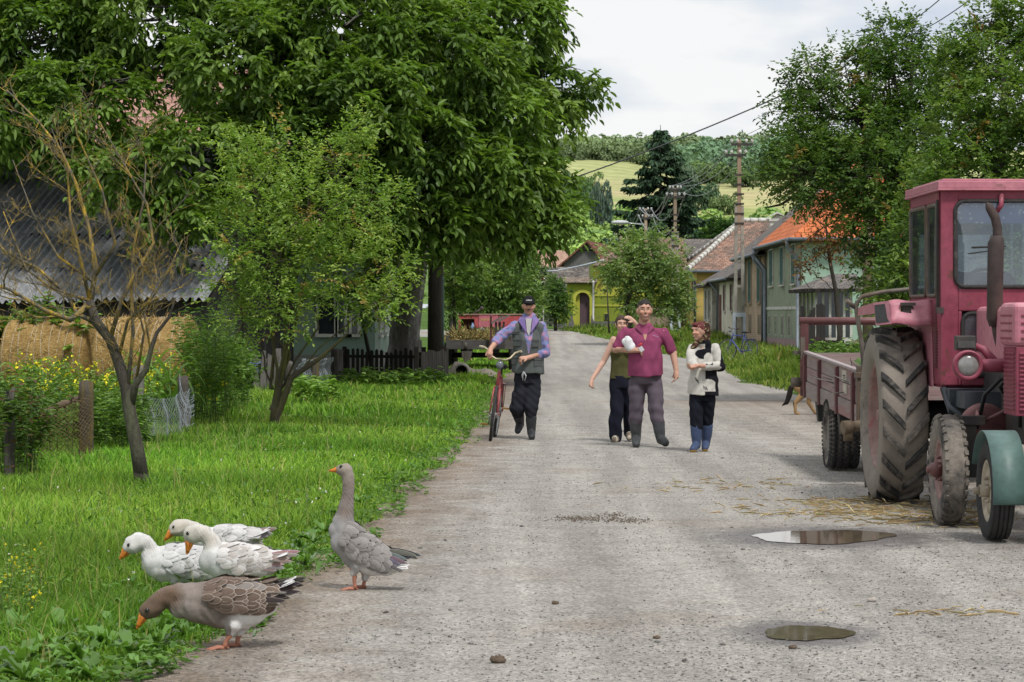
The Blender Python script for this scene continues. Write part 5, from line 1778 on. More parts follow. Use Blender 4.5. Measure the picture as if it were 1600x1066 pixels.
# -- tractor, trailer, green cart
def paint_mat(name, c, fade, rust=(.10, .05, .03), rust_amt=.12, rough=.5):
 """old sun-bleached machine paint: faded bands, dust, chips down to rust"""
 if name in _mats:
  return _mats[name]
 m, nt, out = new_mat(name)
 v = coords(nt, kind='World')
 n1 = noise(nt, v, 1.6, 6, .7, .3)
 n2 = noise(nt, v, 14, 6, .75)
 n3 = noise(nt, v, 5, 6, .8, .5)
 col = ramp(nt, n1, [(.3, c), (.7, fade)])
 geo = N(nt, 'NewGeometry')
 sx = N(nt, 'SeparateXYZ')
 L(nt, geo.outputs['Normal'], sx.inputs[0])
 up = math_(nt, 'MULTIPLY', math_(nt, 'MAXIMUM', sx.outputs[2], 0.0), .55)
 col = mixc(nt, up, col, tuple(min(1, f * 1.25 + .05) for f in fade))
 col = mixc(nt, 1.0, col, ramp(nt, n2, [(.3, .72), (.7, 1.12)]), 'MULTIPLY')
 col = mixc(nt, ramp(nt, n3, [(.70 - rust_amt * .5, 0.0), (.76 - rust_amt * .4, 1.0)]), col, rust)
 bsdf(nt, out, col, rough, n2, .12, .004, spec=.4)
 _mats[name] = m
 return m
RED = paint_mat("faded_crimson_paint", (.195, .024, .050), (.285, .062, .096), rust_amt=.24)
PINK = paint_mat("bleached_pink_paint", (.42, .13, .18), (.52, .22, .26), rust_amt=.16)
DARKRED = paint_mat("dark_maroon_paint", (.095, .032, .034), (.135, .050, .050))
GREEN = paint_mat("grey_green_paint", (.050, .100, .088), (.075, .135, .120), rust_amt=.10)
IRON = M("grimy_iron", (.045, .043, .042), (.022, .021, .021), 6, .6, .4, .006, spec=.4, dirt=(.075, .06, .05), dirt_amt=.4)
EXH = M("rusted_exhaust", (.060, .045, .042), (.032, .024, .024), 7, .75, .4, .004, dirt=(.085, .055, .045), dirt_amt=.4)
STEEL = M("worn_steel", (.16, .14, .12), (.09, .075, .06), 9, .6, .4, .006, metal=.3, dirt=(.13, .08, .05), dirt_amt=.5)
DUSTMUD = (.235, .205, .165)
def rubber_mat(name, mud):
 m, nt, out = new_mat(name)
 v = coords(nt, kind='World')
 n1 = noise(nt, v, 3.5, 6, .75, .3)
 n2 = noise(nt, v, 16, 6, .8)
 c = ramp(nt, n2, [(.3, (.030, .030, .031)), (.7, (.060, .058, .056))])
 f = ramp(nt, n1, [(.62 - mud * .5, 0.0), (.80 - mud * .4, .95)])
 c = mixc(nt, f, c, mixc(nt, n2, (.19, .165, .138), (.31, .275, .235)))
 bsdf(nt, out, c, .92, n2, .7, .01, spec=.15)
 return m
MUDDY = rubber_mat("muddy_rubber", .85)
LUG = rubber_mat("worn_lug_rubber", .30)
DRY = rubber_mat("dusty_rubber", .50)
BLACKR = rubber_mat("black_rubber", .12)
def tyre_profile(w, R_, rim, bulge=.06):
 h = w / 2
 return [(-h * .72, rim), (-h * .92, rim + (R_ - rim) * .12), (-h * (1 + bulge), rim + (R_ - rim) * .45), (-h * (1.0), rim + (R_ - rim) * .78), (-h * .90, rim + (R_ - rim) * .93), (-h * .6, R_ - .012), (-h * .2, R_), (h * .2, R_), (h * .6, R_ - .012), (h * .90, rim + (R_ - rim) * .93), (h, rim + (R_ - rim) * .78), (h * (1 + bulge), rim + (R_ - rim) * .45), (h * .92, rim + (R_ - rim) * .12), (h * .72, rim)]
def flatten(me, zc, R_, amt=.02):
 """weight on the tyre: flat contact patch"""
 for v in me.vertices:
  lim_ = zc - R_ + amt
  if v.co.z < lim_:
   d = lim_ - v.co.z
   v.co.z = lim_ - d * .05
   v.co.x += .0
def wheel(root, c, R_, w, rim, mats, outer=-1, lugs=None, disc_in=.35, hub=True, name='wheel', bolts=8, groove=None, drop=0.0):
 """tyre, rim and hub; outer = -1 shows its outer face towards -X"""
 c = Vector(c)
 tm, lm, rm = mats
 b = MB()
 b.lathe(tyre_profile(w, R_, rim), c, 'X', 72)
 if groove:
  pass
 me = b.mesh('tyre')
 flatten(me, c.z, R_)
 t = obj('tyre', me, tm, root)
 t.name = name
 if lugs == 'ag':
  lb = MB()
  n = 19
  for s in (-1, 1):
   for i in range(n):
    a0 = 2 * math.pi * (i + (0 if s < 0 else .5)) / n
    segs = 5
    ring = []
    for k in range(segs + 1):
     u = k / segs
     xx = s * (w * .02 + (w * .49 - w * .02) * u)
     a = a0 + .27 * u
     wd = .030 + .006 * u
     rt = R_ + .034 - (.020 * max(0, u - .75) / .25)
     rb = (R_ - .006) if u < .8 else (R_ - .030)
     da = wd / R_
     ring.append([(xx, a - da * 1.15, rb), (xx, a - da * .8, rt), (xx, a + da * .8, rt), (xx, a + da * 1.15, rb)])
    vs, fs = [], []
    for rg in ring:
     for (xx, a, r) in rg:
      vs.append(c + Vector((xx, r * math.sin(a), r * math.cos(a))))
    for k in range(segs):
     for j in range(3):
      fs.append((k * 4 + j, k * 4 + j + 1, k * 4 + 5 + j, k * 4 + 4 + j))
    fs.append((3, 2, 1, 0))
    e = segs * 4
    fs.append((e, e + 1, e + 2, e + 3))
    lb.add(vs, fs, False)
  lme = lb.mesh('lug_tread')
  flatten(lme, c.z, R_, .02)
  obj('lug_tread', lme, lm, t)
 elif lugs == 'block':
  lb = MB()
  n = 34
  for s in (-1, 1):
   for i in range(n):
    a = 2 * math.pi * (i + (0 if s < 0 else .5)) / n
    vs = []
    for xx, r in ((s * w * .34, R_ - .006), (s * w * .34, R_ + .007), (s * w * .50, R_ - .006), (s * w * .525, R_ - .03)):
     for d in (-.044, .044):
      aa = a + d * .8 / R_ * .5
      vs.append(c + Vector((xx, r * math.sin(aa), r * math.cos(aa))))
    fs = [(0, 1, 3, 2), (2, 3, 5, 4), (4, 5, 7, 6), (0, 2, 4, 6), (1, 7, 5, 3)]
    lb.add(vs, fs, False)
  lme = lb.mesh('lug_tread')
  flatten(lme, c.z, R_, .02)
  obj('lug_tread', lme, lm, t)
 elif lugs == 'zig':
  lb = MB()
  for off in (-.36, -.12, .12, .36):
   pts = []
   n = 96
   for i in range(n + 1):
    a = 2 * math.pi * i / n
    xx = w * off + w * .045 * (1 if i % 2 else -1)
    r = R_ - (.002 if abs(off) < .2 else .006)
    pts.append(c + Vector((xx, r * math.sin(a), r * math.cos(a))))
   lb.tube(pts, w * .072, 4, False)
  n = 48
  for s in (-1, 1):
   for i in range(n):
    a = 2 * math.pi * i / n
    p0 = c + Vector((s * w * .46, (R_ - .015) * math.sin(a), (R_ - .015) * math.cos(a)))
    p1 = c + Vector((s * w * .52, (R_ - .05) * math.sin(a), (R_ - .05) * math.cos(a)))
    lb.bar(p0, p1, .022, .026)
  lme = lb.mesh('lug_tread')
  flatten(lme, c.z, R_, .02)
  obj('lug_tread', lme, lm, t)
 elif lugs == 'rib':
  lb = MB()
  for off in (-.30, -.10, .10, .30):
   lb.lathe([(w * (off - .075), R_ - .012), (w * (off - .07), R_ + .008), (w * (off + .07), R_ + .008), (w * (off + .075), R_ - .012)], c, 'X', 64)
  lme = lb.mesh('lug_tread')
  flatten(lme, c.z, R_, .02)
  obj('lug_tread', lme, lm, t)
 s = outer
 h = w / 2
 rb = MB()
 rb.lathe([(s * h * .74, rim + .008), (s * h * .80, rim - .012), (s * h * .66, rim - .03), (s * h * .25, rim - .055), (s * h * (disc_in - .05), rim * .78), (s * h * disc_in, rim * .55), (s * h * (disc_in + .05), rim * .30), (s * h * (disc_in + .06), .02)], c, 'X', 56)
 rb.lathe([(-s * h * .74, rim + .008), (-s * h * .66, rim - .03), (-s * h * .2, rim - .055), (-s * h * .1, .03)], c, 'X', 40)
 r = rb.build('rim', rm, t)
 if hub:
  hb = MB()
  x0 = c.x + s * h * disc_in
  hb.cyl((x0, c.y, c.z), (x0 + s * .07, c.y, c.z), rim * .22, rim * .20, 20)
  hb.cyl((x0 + s * .07, c.y, c.z), (x0 + s * .115, c.y, c.z), rim * .15, rim * .10, 16)
  for i in range(bolts):
   a = 2 * math.pi * i / bolts
   p = Vector((x0 + s * .01, c.y + rim * .40 * math.sin(a), c.z + rim * .40 * math.cos(a)))
   hb.cyl(p, p + Vector((s * .03, 0, 0)), .014, .012, 6)
  hb.build('hub', rm if hub is True else hub, t)
 return t
TC = 4.02            # centre line of the tractor
tr = thing("tractor", "faded crimson farm tractor with a glazed cab parked in the gravel yard", "tractor", (TC, 20.5, 0))
RY, FY = 21.72, 19.28
RIM_R = paint_mat("dusty_red_rim", (.24, .12, .115), (.29, .21, .18), rust=(.30, .05, .07), rust_amt=.2, rough=.85)
wheel(tr, (3.235, RY, .735), .72, .385, .45, (MUDDY, LUG, RIM_R), -1, 'ag', .12)
wheel(tr, (TC * 2 - 3.235, RY, .735), .72, .385, .45, (MUDDY, LUG, RIM_R), 1, 'ag', .12)
HUBRED = paint_mat("worn_hub_paint", (.13, .05, .05), (.18, .08, .07))
for s in (-1, 1):
 w_ = wheel(tr, (TC + s * (TC - 3.285), FY, .425), .415, .175, .225, (DRY, DRY, RIM_R), s, 'block', .55, HUBRED, bolts=5)
 hb = MB()
 x0 = TC + s * (TC - 3.285 + .05)
 hb.tube([(x0, FY, .425), (x0 + s * .05, FY, .425), (x0 + s * .085, FY, .425), (x0 + s * .10, FY, .425)], [.055, .06, .045, .01], 16)
 hb.build('hub_cap', HUBRED, w_)
# --- cab
cx0, cx1 = 3.455, TC * 2 - 3.455
cy0, cy1 = 20.62, 22.25
zb, zr = 1.0, 2.60
b = MB()
# corner posts, sills and panels
for xx, s in ((cx0, 1), (cx1, -1)):
 b.bb(xx, xx + s * .14, cy0, cy0 + .06, 1.02, zr)          # front post, broad
 b.bb(xx, xx + s * .05, cy0 + .06, cy0 + .15, 1.02, zr)
 b.bb(xx, xx + s * .06, cy1 - .09, cy1, 1.45, zr)
 b.bb(xx + s * .004, xx + s * .05, cy0 + .62, cy0 + .69, 1.70, zr)
 b.bb(xx, xx + s * .05, cy0 + .15, cy1 - .09, 1.45, 1.735)        # lower side panel
 b.bb(xx, xx + s * .05, cy0 + .15, cy1 - .09, zr - .10, zr)
b.bb(cx0 + .14, cx1 - .14, cy0, cy0 + .06, zr - .09, zr)
b.bb(cx0 + .14, cx1 - .14, cy0, cy0 + .06, 1.62, 1.80)
b.bb(cx0, cx1, cy1 - .06, cy1, 1.2, 1.75)
b.bb(cx0, cx1, cy1 - .06, cy1, zr - .1, zr - .002)
# lower front: narrow glazed opening at the left foot, solid beyond
b.bb(cx0 + .14, cx0 + .17, cy0 + .002, cy0 + .058, 1.02, 1.62)
b.bb(cx0 + .40, cx1 - .40, cy0 + .002, cy0 + .058, 1.02, 1.62)
b.bb(cx1 - .17, cx1 - .14, cy0 + .002, cy0 + .058, 1.02, 1.62)
for xa in (cx0 + .17, cx1 - .40):
 b.bb(xa, xa + .23, cy0 + .003, cy0 + .057, 1.02, 1.09)
b.bb(cx0 + .02, cx1 - .02, cy0 + .08, cy1 - .1, 1.0, 1.05)
for xx, s in ((cx0, 1), (cx1, -1)):
 b.bb(xx + s * .005, xx + s * .05, cy0 + .15, cy0 + .55, 1.02, 1.45)
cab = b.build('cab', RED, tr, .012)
b = MB()
b.bb(cx0 - .03, cx1 + .03, cy0 - .05, cy1 + .06, zr + .004, zr + .065)
b.bb(cx0 + .02, cx1 - .02, cy0 + .05, cy1 - .05, zr + .065, zr + .085)
b.bb(cx0 - .035, cx1 + .035, cy0 - .056, cy1 + .066, zr - .012, zr + .003)
me = b.mesh('roof', .02, 3)
for v in me.vertices:
 v.co.z += .012 * math.sin(v.co.x * 9) * math.sin(v.co.y * 7) + .004 * math.sin(v.co.x * 31)
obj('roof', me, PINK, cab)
# headliner with small floral pattern seen through the windscreen
m, nt, out = new_mat("patterned_headliner")
v = coords(nt, kind='World')
vo = N(nt, 'TexVoronoi')
vo.inputs['Scale'].default_value = 26
L(nt, v, vo.inputs['Vector'])
c = ramp(nt, vo.outputs['Distance'], [(.18, (.90, .91, .95)), (.34, (.20, .26, .52))])
bsdf(nt, out, c, .95)
b = MB()
b.bb(cx0 + .12, cx1 - .12, cy0 + .07, cy0 + .09, 2.33, zr - .10)
b.bb(cx0 + .06, cx1 - .06, cy0 + .33, cy1 - .1, zr - .05, zr - .02)
b.build('headliner', m, cab)
def rounded_rect(x0, x1, z0, z1, r, n=6):
 pts = []
 for (cx_, cz_, a0) in ((x1 - r, z1 - r, 0), (x0 + r, z1 - r, 90), (x0 + r, z0 + r, 180), (x1 - r, z0 + r, 270)):
  for k in range(n + 1):
   a = R(a0 + 90 * k / n)
   pts.append((cx_ + r * math.cos(a), cz_ + r * math.sin(a)))
 return pts
def pane_and_seal(fx, x0, x1, z0, z1, r, name, parent, gmat, smat, sr=.017):
 """a pane with rounded corners and its rubber seal; fx maps (u, z) to a point"""
 pts = rounded_rect(x0, x1, z0, z1, r)
 b = MB()
 b.poly([fx(u, z) for u, z in pts])
 g = b.build(name, gmat, parent)
 b = MB()
 loop = [fx(u, z) for u, z in pts]
 b.tube(loop + [loop[0]], sr, 6, False)
 b.build('seal', smat, g)
 return g
m, nt, out = new_mat("cab_glass")
gl = N(nt, 'BsdfGlossy')
gl.inputs['Roughness'].default_value = .03
gl.inputs['Color'].default_value = (.9, .95, 1, 1)
tp_ = N(nt, 'BsdfTransparent')
tp_.inputs['Color'].default_value = (.72, .80, .84, 1)
df = N(nt, 'BsdfDiffuse')
df.inputs['Color'].default_value = (.34, .42, .48, 1)
fz = N(nt, 'Fresnel')
fz.inputs['IOR'].default_value = 1.5
v = coords(nt, kind='World')
dn = ramp(nt, noise(nt, v, 2.0, 5, .7), [(.3, .05), (.75, .22)])
m1 = N(nt, 'MixShader')
L(nt, dn, m1.inputs[0])
L(nt, tp_.outputs[0], m1.inputs[1])
L(nt, df.outputs[0], m1.inputs[2])
m2 = N(nt, 'MixShader')
L(nt, math_(nt, 'ADD', fz.outputs[0], .08), m2.inputs[0])
L(nt, m1.outputs[0], m2.inputs[1])
L(nt, gl.outputs[0], m2.inputs[2])
L(nt, m2.outputs[0], out.inputs['Surface'])
CABGLASS = m
pane_and_seal(lambda u, z: Vector((u, cy0 - .006, z)), cx0 + .115, cx1 - .115, 1.815, 2.505, .08, 'windscreen', cab, CABGLASS, BLACKR)
pane_and_seal(lambda u, z: Vector((u, cy0 - .008, z)), cx0 + .175, cx0 + .385, 1.10, 1.60, .07, 'lower_window', cab, CABGLASS, BLACKR)
pane_and_seal(lambda u, z: Vector((u, cy0 - .008, z)), cx1 - .385, cx1 - .175, 1.10, 1.60, .07, 'lower_window', cab, CABGLASS, BLACKR)
for xx, s in ((cx0, 1), (cx1, -1)):
 for ya, yb in ((cy0 + .17, cy0 + .62), (cy0 + .70, cy1 - .10)):
  pane_and_seal(lambda u, z, xx=xx, s=s: Vector((xx - s * .006, u, z)), ya, yb, 1.745, 2.485, .05, 'side_window', cab, CABGLASS, STEEL, .016)
b = MB()
b.bb(cx0 + .08, cx1 - .08, cy1 - .035, cy1 - .03, 1.75, 2.5)
b.build('rear_window', CABGLASS, cab)
# inside: dashboard, wheel, seat back
b = MB()
b.bb(cx0 + .1, cx1 - .1, cy0 + .12, cy0 + .35, 1.6, 1.78)
b.build('dashboard', IRON, cab)
b = MB()
pts = [(TC - .05 + .2 * math.cos(t), cy0 + .62 + .14 * math.sin(t), 1.86 + .11 * math.sin(t)) for t in np.linspace(0, 2 * math.pi, 25)]
b.tube(pts, .015, 6, False)
b.tube([(TC - .05, cy0 + .62, 1.86), (TC - .05, cy0 + .35, 1.6)], .02, 6)
b.build('steering_wheel', BLACKR, cab)
b = MB()
b.bb(TC - .22, TC + .22, cy0 + 1.05, cy0 + 1.15, 1.55, 1.95)
b.bb(TC - .22, TC + .22, cy0 + .75, cy0 + 1.05, 1.45, 1.56)
b.build('seat', M("grey_seat", (.15, .15, .17), (.09, .09, .1), 5), cab, .03)
# louvre strip and hinge bar on the corner
b = MB()
for i in range(22):
 zz = 1.16 + i * .024
 b.bb(cx0 - .008, cx0 + .004, cy0 + .19, cy0 + .34, zz, zz + .012)
b.build('louvre_panel', DARKRED, cab)
b = MB()
b.bb(cx0 - .022, cx0 - .002, cy0 + .085, cy0 + .115, 1.62, 2.52)
b.bb(cx0 - .03, cx0 + .02, cy0 - .02, cy0 + .04, 1.60, 1.65)
b.build('hinge_bar', IRON, cab)
b = MB()
b.tube([(TC - .08, cy0 - .02, 2.56), (TC - .09, cy0 - .06, 2.47), (TC - .12, cy0 - .03, 2.42)], .02, 8)
b.build('wiper_motor', RED, cab)
b = MB()
b.tube([(TC - .05, cy0 - .03, 2.14), (TC - .32, cy0 - .03, 2.13)], .008, 5)
b.tube([(TC - .05, cy0 - .03, 2.12), (TC - .35, cy0 - .03, 2.08)], .005, 5)
b.build('wiper', BLACKR, cab)
# --- fenders
for s in (-1, 1):
 xo, xi = (3.015, 3.455) if s < 0 else (TC * 2 - 3.015, TC * 2 - 3.455)
 b = MB()
 yf = 20.98
 # dented front plate, slanting, top plate and inner skirt
 pl = []
 nx, nz = 8, 4
 for j in range(nz + 1):
  for i in range(nx + 1):
   u, t = i / nx, j / nz
   xx = xo + (xi - xo) * (.20 + .80 * u) if True else 0
   zz = 1.515 + .19 * t - .02 * (1 - t) * u
   yy_ = yf + .10 * t + .02 * math.sin(u * 7 + t * 3) * math.sin(t * 3.1)
   pl.append((xx, yy_, zz + .008 * math.sin(u * 9)))
 fs = [(j * (nx + 1) + i, j * (nx + 1) + i + 1, (j + 1) * (nx + 1) + i + 1, (j + 1) * (nx + 1) + i) for j in range(nz) for i in range(nx) if not (2 <= i <= 3 and 2 <= j <= 2)]
 b.add(pl, fs, True)
 xq = xo + (xi - xo) * .20
 # top plate
 b.add([(xq, yf + .10, 1.705), (xi, yf + .10, 1.705), (xi, 22.3, 1.66), (xq, 22.3, 1.66)], [(0, 1, 2, 3)], False)
 # outer end: a closed plate; its hollow is only a dark sheet set on it
 b.add([(xq, yf, 1.515), (xq, yf + .10, 1.705), (xo, yf + .36, 1.69), (xo, yf + .24, 1.50)], [(0, 1, 2, 3)], False)
 b.add([(xo, yf + .36, 1.69), (xq, yf + .10, 1.705), (xq, 22.3, 1.66), (xo, 22.3, 1.65)], [(0, 1, 2, 3)], False)
 b.add([(xo, yf + .30, 1.60), (xo, yf + .36, 1.69), (xo, 22.3, 1.65), (xo, 22.3, 1.58)], [(0, 1, 2, 3)], False)
 b.add([(xi, yf, 1.0), (xi, 22.2, 1.0), (xi, 22.3, 1.66), (xi, yf + .1, 1.70)], [(0, 1, 2, 3)], False)
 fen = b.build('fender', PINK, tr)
 so_ = fen.modifiers.new("thick", 'SOLIDIFY')
 so_.thickness = .008
 b = MB()
 b.add([(xq - s * .004, yf + .006, 1.53), (xq - s * .004, yf + .09, 1.685), (xo + .0, yf + .34, 1.67), (xo, yf + .235, 1.52)], [(0, 1, 2, 3)], False)
 for v in b.v:
  v.y -= .006
 b.build('shade_plate', IRON, fen)  # dark sheet stands in for the shade inside the fender end
 b = MB()
 a = xo + (xi - xo) * (.2 + .8 * .30)
 c_ = xo + (xi - xo) * (.2 + .8 * .54)
 b.bb(min(a, c_), max(a, c_), yf + .05, yf + .13, 1.60, 1.672)
 b.bb(min(a, c_) - .02, max(a, c_) + .02, yf + .025, yf + .05, 1.665, 1.69)
 b.build('lamp_socket', IRON, fen)
# --- bonnet, grille, headlamps
hx0, hx1 = 3.68, TC * 2 - 3.68
b = MB()
b.bb(hx0 + .05, hx1 - .05, 19.15, cy0 - .02, 1.20, 1.655)
bon = b.build('bonnet', PINK, tr, .06, bseg=4)
b = MB()
b.bb(hx0 - .065, hx1 + .065, 18.45, 18.98, 1.36, 1.68)
nose = b.build('bonnet_nose', PINK, bon, .055, bseg=4)
b = MB()
for zz in (1.42, 1.475, 1.53, 1.585):
 b.bb(hx0 - .069, hx0 - .061, 18.52, 18.93, zz - .007, zz + .007)
 b.bb(hx0 - .01, hx1 + .01, 18.442, 18.452, zz - .007, zz + .007)
b.build('ribbing', RED, nose)
b = MB()
b.bb(hx0 - .04, hx1 + .04, 18.47, 18.52, .86, 1.355)
b.bb(hx0 - .04, hx0 - .0, 18.52, 18.95, .86, 1.355)
b.bb(hx1 + .0, hx1 + .04, 18.52, 18.95, .86, 1.355)
for i in range(14):
 zz = .90 + i * .031
 b.bb(hx0 - .02, hx1 + .02, 18.456, 18.469, zz, zz + .014)
 b.bb(hx0 - .048, hx0 - .041, 18.54, 18.93, zz, zz + .014)
b.build('grille', RED, tr, .006)
# headlamps on their bracket
for s in (-1, 1):
 hx = TC + s * .64
 b = MB()
 b.tube([(TC + s * .30, 19.02, 1.215), (TC + s * .48, 19.02, 1.215), (hx, 19.05, 1.215)], [.055, .05, .035], 10)
 b.tube([(TC + s * .42, 19.03, 1.22), (TC + s * .50, 19.10, 1.33), (TC + s * .58, 19.12, 1.36)], [.04, .032, .03], 8)
 br = b.build('lamp_bracket', RED, tr)
 b = MB()
 b.lathe([(-.02, .07), (-.06, .103), (-.03, .115), (.02, .112), (.07, .09), (.12, .04), (.13, .0)], (hx, 19.0, 1.215), 'Y', 28)
 hl = b.build('headlamp', RED, tr)
 b = MB()
 b.lathe([(-.052, .0), (-.05, .04), (-.042, .07), (-.032, .078)], (hx, 19.0, 1.215), 'Y', 24)
 b.build('lens', M("headlamp_lens", (.33, .33, .31), (.16, .16, .16), 9, .12, .3, .004, spec=.9), hl)
 b = MB()
 b.bb(hx - .075, hx + .075, 19.05, 19.15, 1.325, 1.435)
 il = b.build('indicator', IRON, tr, .01)
 b = MB()
 b.bb(hx - .064, hx + .064, 19.035, 19.052, 1.345, 1.395)
 b.build('lens', M("indicator_lens", (.09, .09, .085), (.04, .04, .04), 9, .2, 0, spec=.6), il)
# exhaust
ex = X(1556, 19.75)
b = MB()
b.tube([(ex + .17, 19.75, 1.18), (ex + .09, 19.75, 1.24), (ex + .035, 19.75, 1.34), (ex + .01, 19.75, 1.45), (ex, 19.75, 1.52)], [.036, .036, .036, .036, .036], 14)
exh = b.build('exhaust_pipe', EXH, tr)
b = MB()
b.tube([(ex - .012, 19.75, 1.50), (ex - .010, 19.75, 1.56), (ex + .0, 19.75, 2.14), (ex + .012, 19.75, 2.19), (ex + .012, 19.75, 2.20)], [.038, .062, .062, .050, .036], 20)
b.tube([(ex - .012, 19.75, 1.535), (ex - .012, 19.75, 1.50)], [.038, .042], 12)
b.build('silencer', EXH, exh)
b = MB()
b.tube([(ex + .012, 19.75, 2.19), (ex + .012, 19.75, 2.26), (ex - .006, 19.75, 2.34), (ex - .05, 19.75, 2.42), (ex - .072, 19.75, 2.455)], [.036, .036, .036, .034, .010], 14, False)
b.build('outlet', EXH, exh)
# engine, chassis and the works below
b = MB()
b.bb(TC - .22, TC + .22, 18.7, 21.2, .62, 1.20)
b.bb(TC - .30, TC + .30, 21.2, 22.1, .55, 1.05)
b.bb(TC - .17, TC + .17, 18.45, 19.0, .55, .86)
b.cyl((3.42, RY, .735), (TC * 2 - 3.42, RY, .735), .13, None, 16)
eng = b.build('engine', IRON, tr, .02)
b = MB()
b.bb(3.52, 3.84, 19.9, 20.75, .86, .99)
b.slab([(3.47, 20.35, .80), (3.47, 20.75, .98), (3.47, 20.75, 1.0), (3.47, 20.3, 1.0)], (.35, 0, 0))
b.tube([(3.46, 20.5, 1.0), (3.47, 20.3, .86), (3.55, 20.2, .80), (3.75, 20.2, .78)], .02, 6)
b.build('step_plate', M("blue_grey_iron", (.055, .065, .075), (.03, .034, .04), 6, .6, .2), tr)
b = MB()
b.lathe([(-.05, .0), (-.05, .16), (-.03, .19), (.03, .19), (.05, .16), (.05, 0)], (3.64, 19.75, .72), 'Y', 28)
b.build('pulley', DARKRED, tr)
b = MB()
b.bar((3.42, FY + .02, .43), (TC * 2 - 3.42, FY + .02, .43), .10, .13)
b.bar((3.45, FY + .02, .40), (3.45, FY + .02, .80), .09)
b.bar((TC * 2 - 3.45, FY + .02, .40), (TC * 2 - 3.45, FY + .02, .80), .09)
b.cyl((3.33, FY, .425), (3.46, FY, .425), .05, None, 12)
b.cyl((TC * 2 - 3.33, FY, .425), (TC * 2 - 3.46, FY, .425), .05, None, 12)
b.bb(3.38, 3.56, FY - .05, FY + .08, .76, .83)
axl = b.build('front_axle', IRON, tr, .008)
b = MB()
b.tube([(3.50, FY, .80), (3.60, FY + .5, .86), (3.78, FY + 1.2, .95)], .016, 6)
b.tube([(3.55, FY + .02, .78), (3.95, FY + .05, .98)], .018, 6)
b.build('steering_rod', DARKRED, tr)
HOSE = M("black_hose", (.02, .02, .022), (.012, .012, .013), 5, .5, 0)
for pts in ([(3.56, 19.6, .72), (3.60, 19.5, .98), (3.70, 19.4, 1.10), (3.80, 19.4, 1.14)], [(3.83, 19.2, 1.16), (3.80, 19.1, 1.0), (3.79, 19.1, .75)], [(3.74, 19.3, .95), (3.66, 19.2, 1.05), (3.72, 19.1, 1.15)]):
 pts = [Vector(p) for p in pts]
 b = MB()
 b.tube(pts, .016, 6)
 b.build('hose', HOSE, tr)
b = MB()
b.tube([(3.70, 19.05, 1.02), (3.68, 19.0, .97), (3.72, 18.98, .94), (3.80, 18.98, .95), (3.84, 19.0, .98)], .017, 7)
b.build('hose', M("pale_hose", (.35, .32, .26), (.25, .22, .18), 8), tr)
# --- two-axle plank trailer behind the tractor
tl = thing("farm_trailer", "old plank-sided farm trailer in faded red with a pipe frame at its far end", "trailer", (4.05, 26.0, 0))
TX0, TX1 = 3.22, 4.85
TYN, TYF = 23.75, 28.3
def tz(y, h):
 """the bed slopes a little down towards the tractor"""
 return .60 + (y - TYN) * .026 + h
PLANK = M("faded_pink_planks", (.33, .225, .22), (.235, .145, .145), 5, .95, .6, .01, stretch=(.4, .35, 4), dirt=(.27, .25, .22), dirt_amt=.5, dirt_scale=3, kind='World')
PLANK2 = M("grey_pink_planks", (.30, .26, .235), (.21, .165, .155), 5, .95, .6, .01, stretch=(.4, .35, 4), dirt=(.28, .13, .13), dirt_amt=.35, dirt_scale=2.6, kind='World')
def side_board(x, y0, y1, h0, h1, th=.03):
 b = MB()
 b.slab([(x, y0, tz(y0, h0)), (x, y1, tz(y1, h0)), (x, y1, tz(y1, h1)), (x, y0, tz(y0, h1))], (th, 0, 0))
 return b
for x in (TX0, TX1):
 side_board(x, TYN + .12, TYF - .1, .155, .30).build('plank', PLANK, tl, .006)
 side_board(x, TYN + .12, TYF - .1, .308, .45).build('plank', PLANK2, tl, .006)
 side_board(x - .012, TYN + .05, TYF - .05, -.02, .145, .055).build('sill_beam', PLANK2, tl, .008)
 b = MB()
 b.slab([(x - .018, TYN + .12, tz(TYN + .12, .452)), (x - .018, TYF - .1, tz(TYF - .1, .452)), (x - .018, TYF - .1, tz(TYF - .1, .475)), (x - .018, TYN + .12, tz(TYN + .12, .475))], (.06, 0, 0))
 b.build('cap_rail', M("pale_worn_steel", (.38, .33, .33), (.28, .22, .22), 8, .6, .2), tl)
 for yy_ in (24.05, 25.25, 26.7, 28.0):
  s = -1 if x == TX0 else 1
  b = MB()
  b.bb(x - .02 + s * .016, x + .02 + s * .016, yy_ - .045, yy_ + .045, tz(yy_, .02), tz(yy_, .44))
  b.bb(x - .015 + s * .02, x + .015 + s * .02, yy_ - .06, yy_ + .06, tz(yy_, -.03), tz(yy_, .05))
  b.build('stake', DARKRED, tl, .008)
# papers stuck on the near panel
b = MB()
b.bb(TX0 - .006, TX0 - .002, 24.62, 24.95, tz(24.8, .315), tz(24.8, .425))
b.build('sticker', M("old_paper", (.50, .46, .38), (.38, .34, .28), 9), tl)
b = MB()
b.bb(TX0 - .006, TX0 - .002, 24.60, 24.88, tz(24.8, .20), tz(24.8, .295))
b.build('sticker', M("old_paper", (.50, .46, .38), (.38, .34, .28), 9), tl)
b = MB()
b.bb(TX0 - .008, TX0 - .006, 24.68, 24.88, tz(24.8, .365), tz(24.8, .378))
b.bb(TX0 - .008, TX0 - .006, 24.68, 24.84, tz(24.8, .345), tz(24.8, .354))
b.build('print_line', IRON, tl)
b = MB()
b.slab([(TX0 + .04, TYN + .1, tz(TYN, .06)), (TX1 - .01, TYN + .1, tz(TYN, .06)), (TX1 - .01, TYF - .1, tz(TYF, .06)), (TX0 + .04, TYF - .1, tz(TYF, .06))], (0, 0, .04))
b.build('bed', GREY_WOOD, tl)
for yy_ in (TYN + .06, TYF - .07):
 b = MB()
 b.bb(TX0 + .05, TX1 - .02, yy_ - .02, yy_ + .02, tz(yy_, .155), tz(yy_, .45))
 b.build('end_board', PLANK, tl)
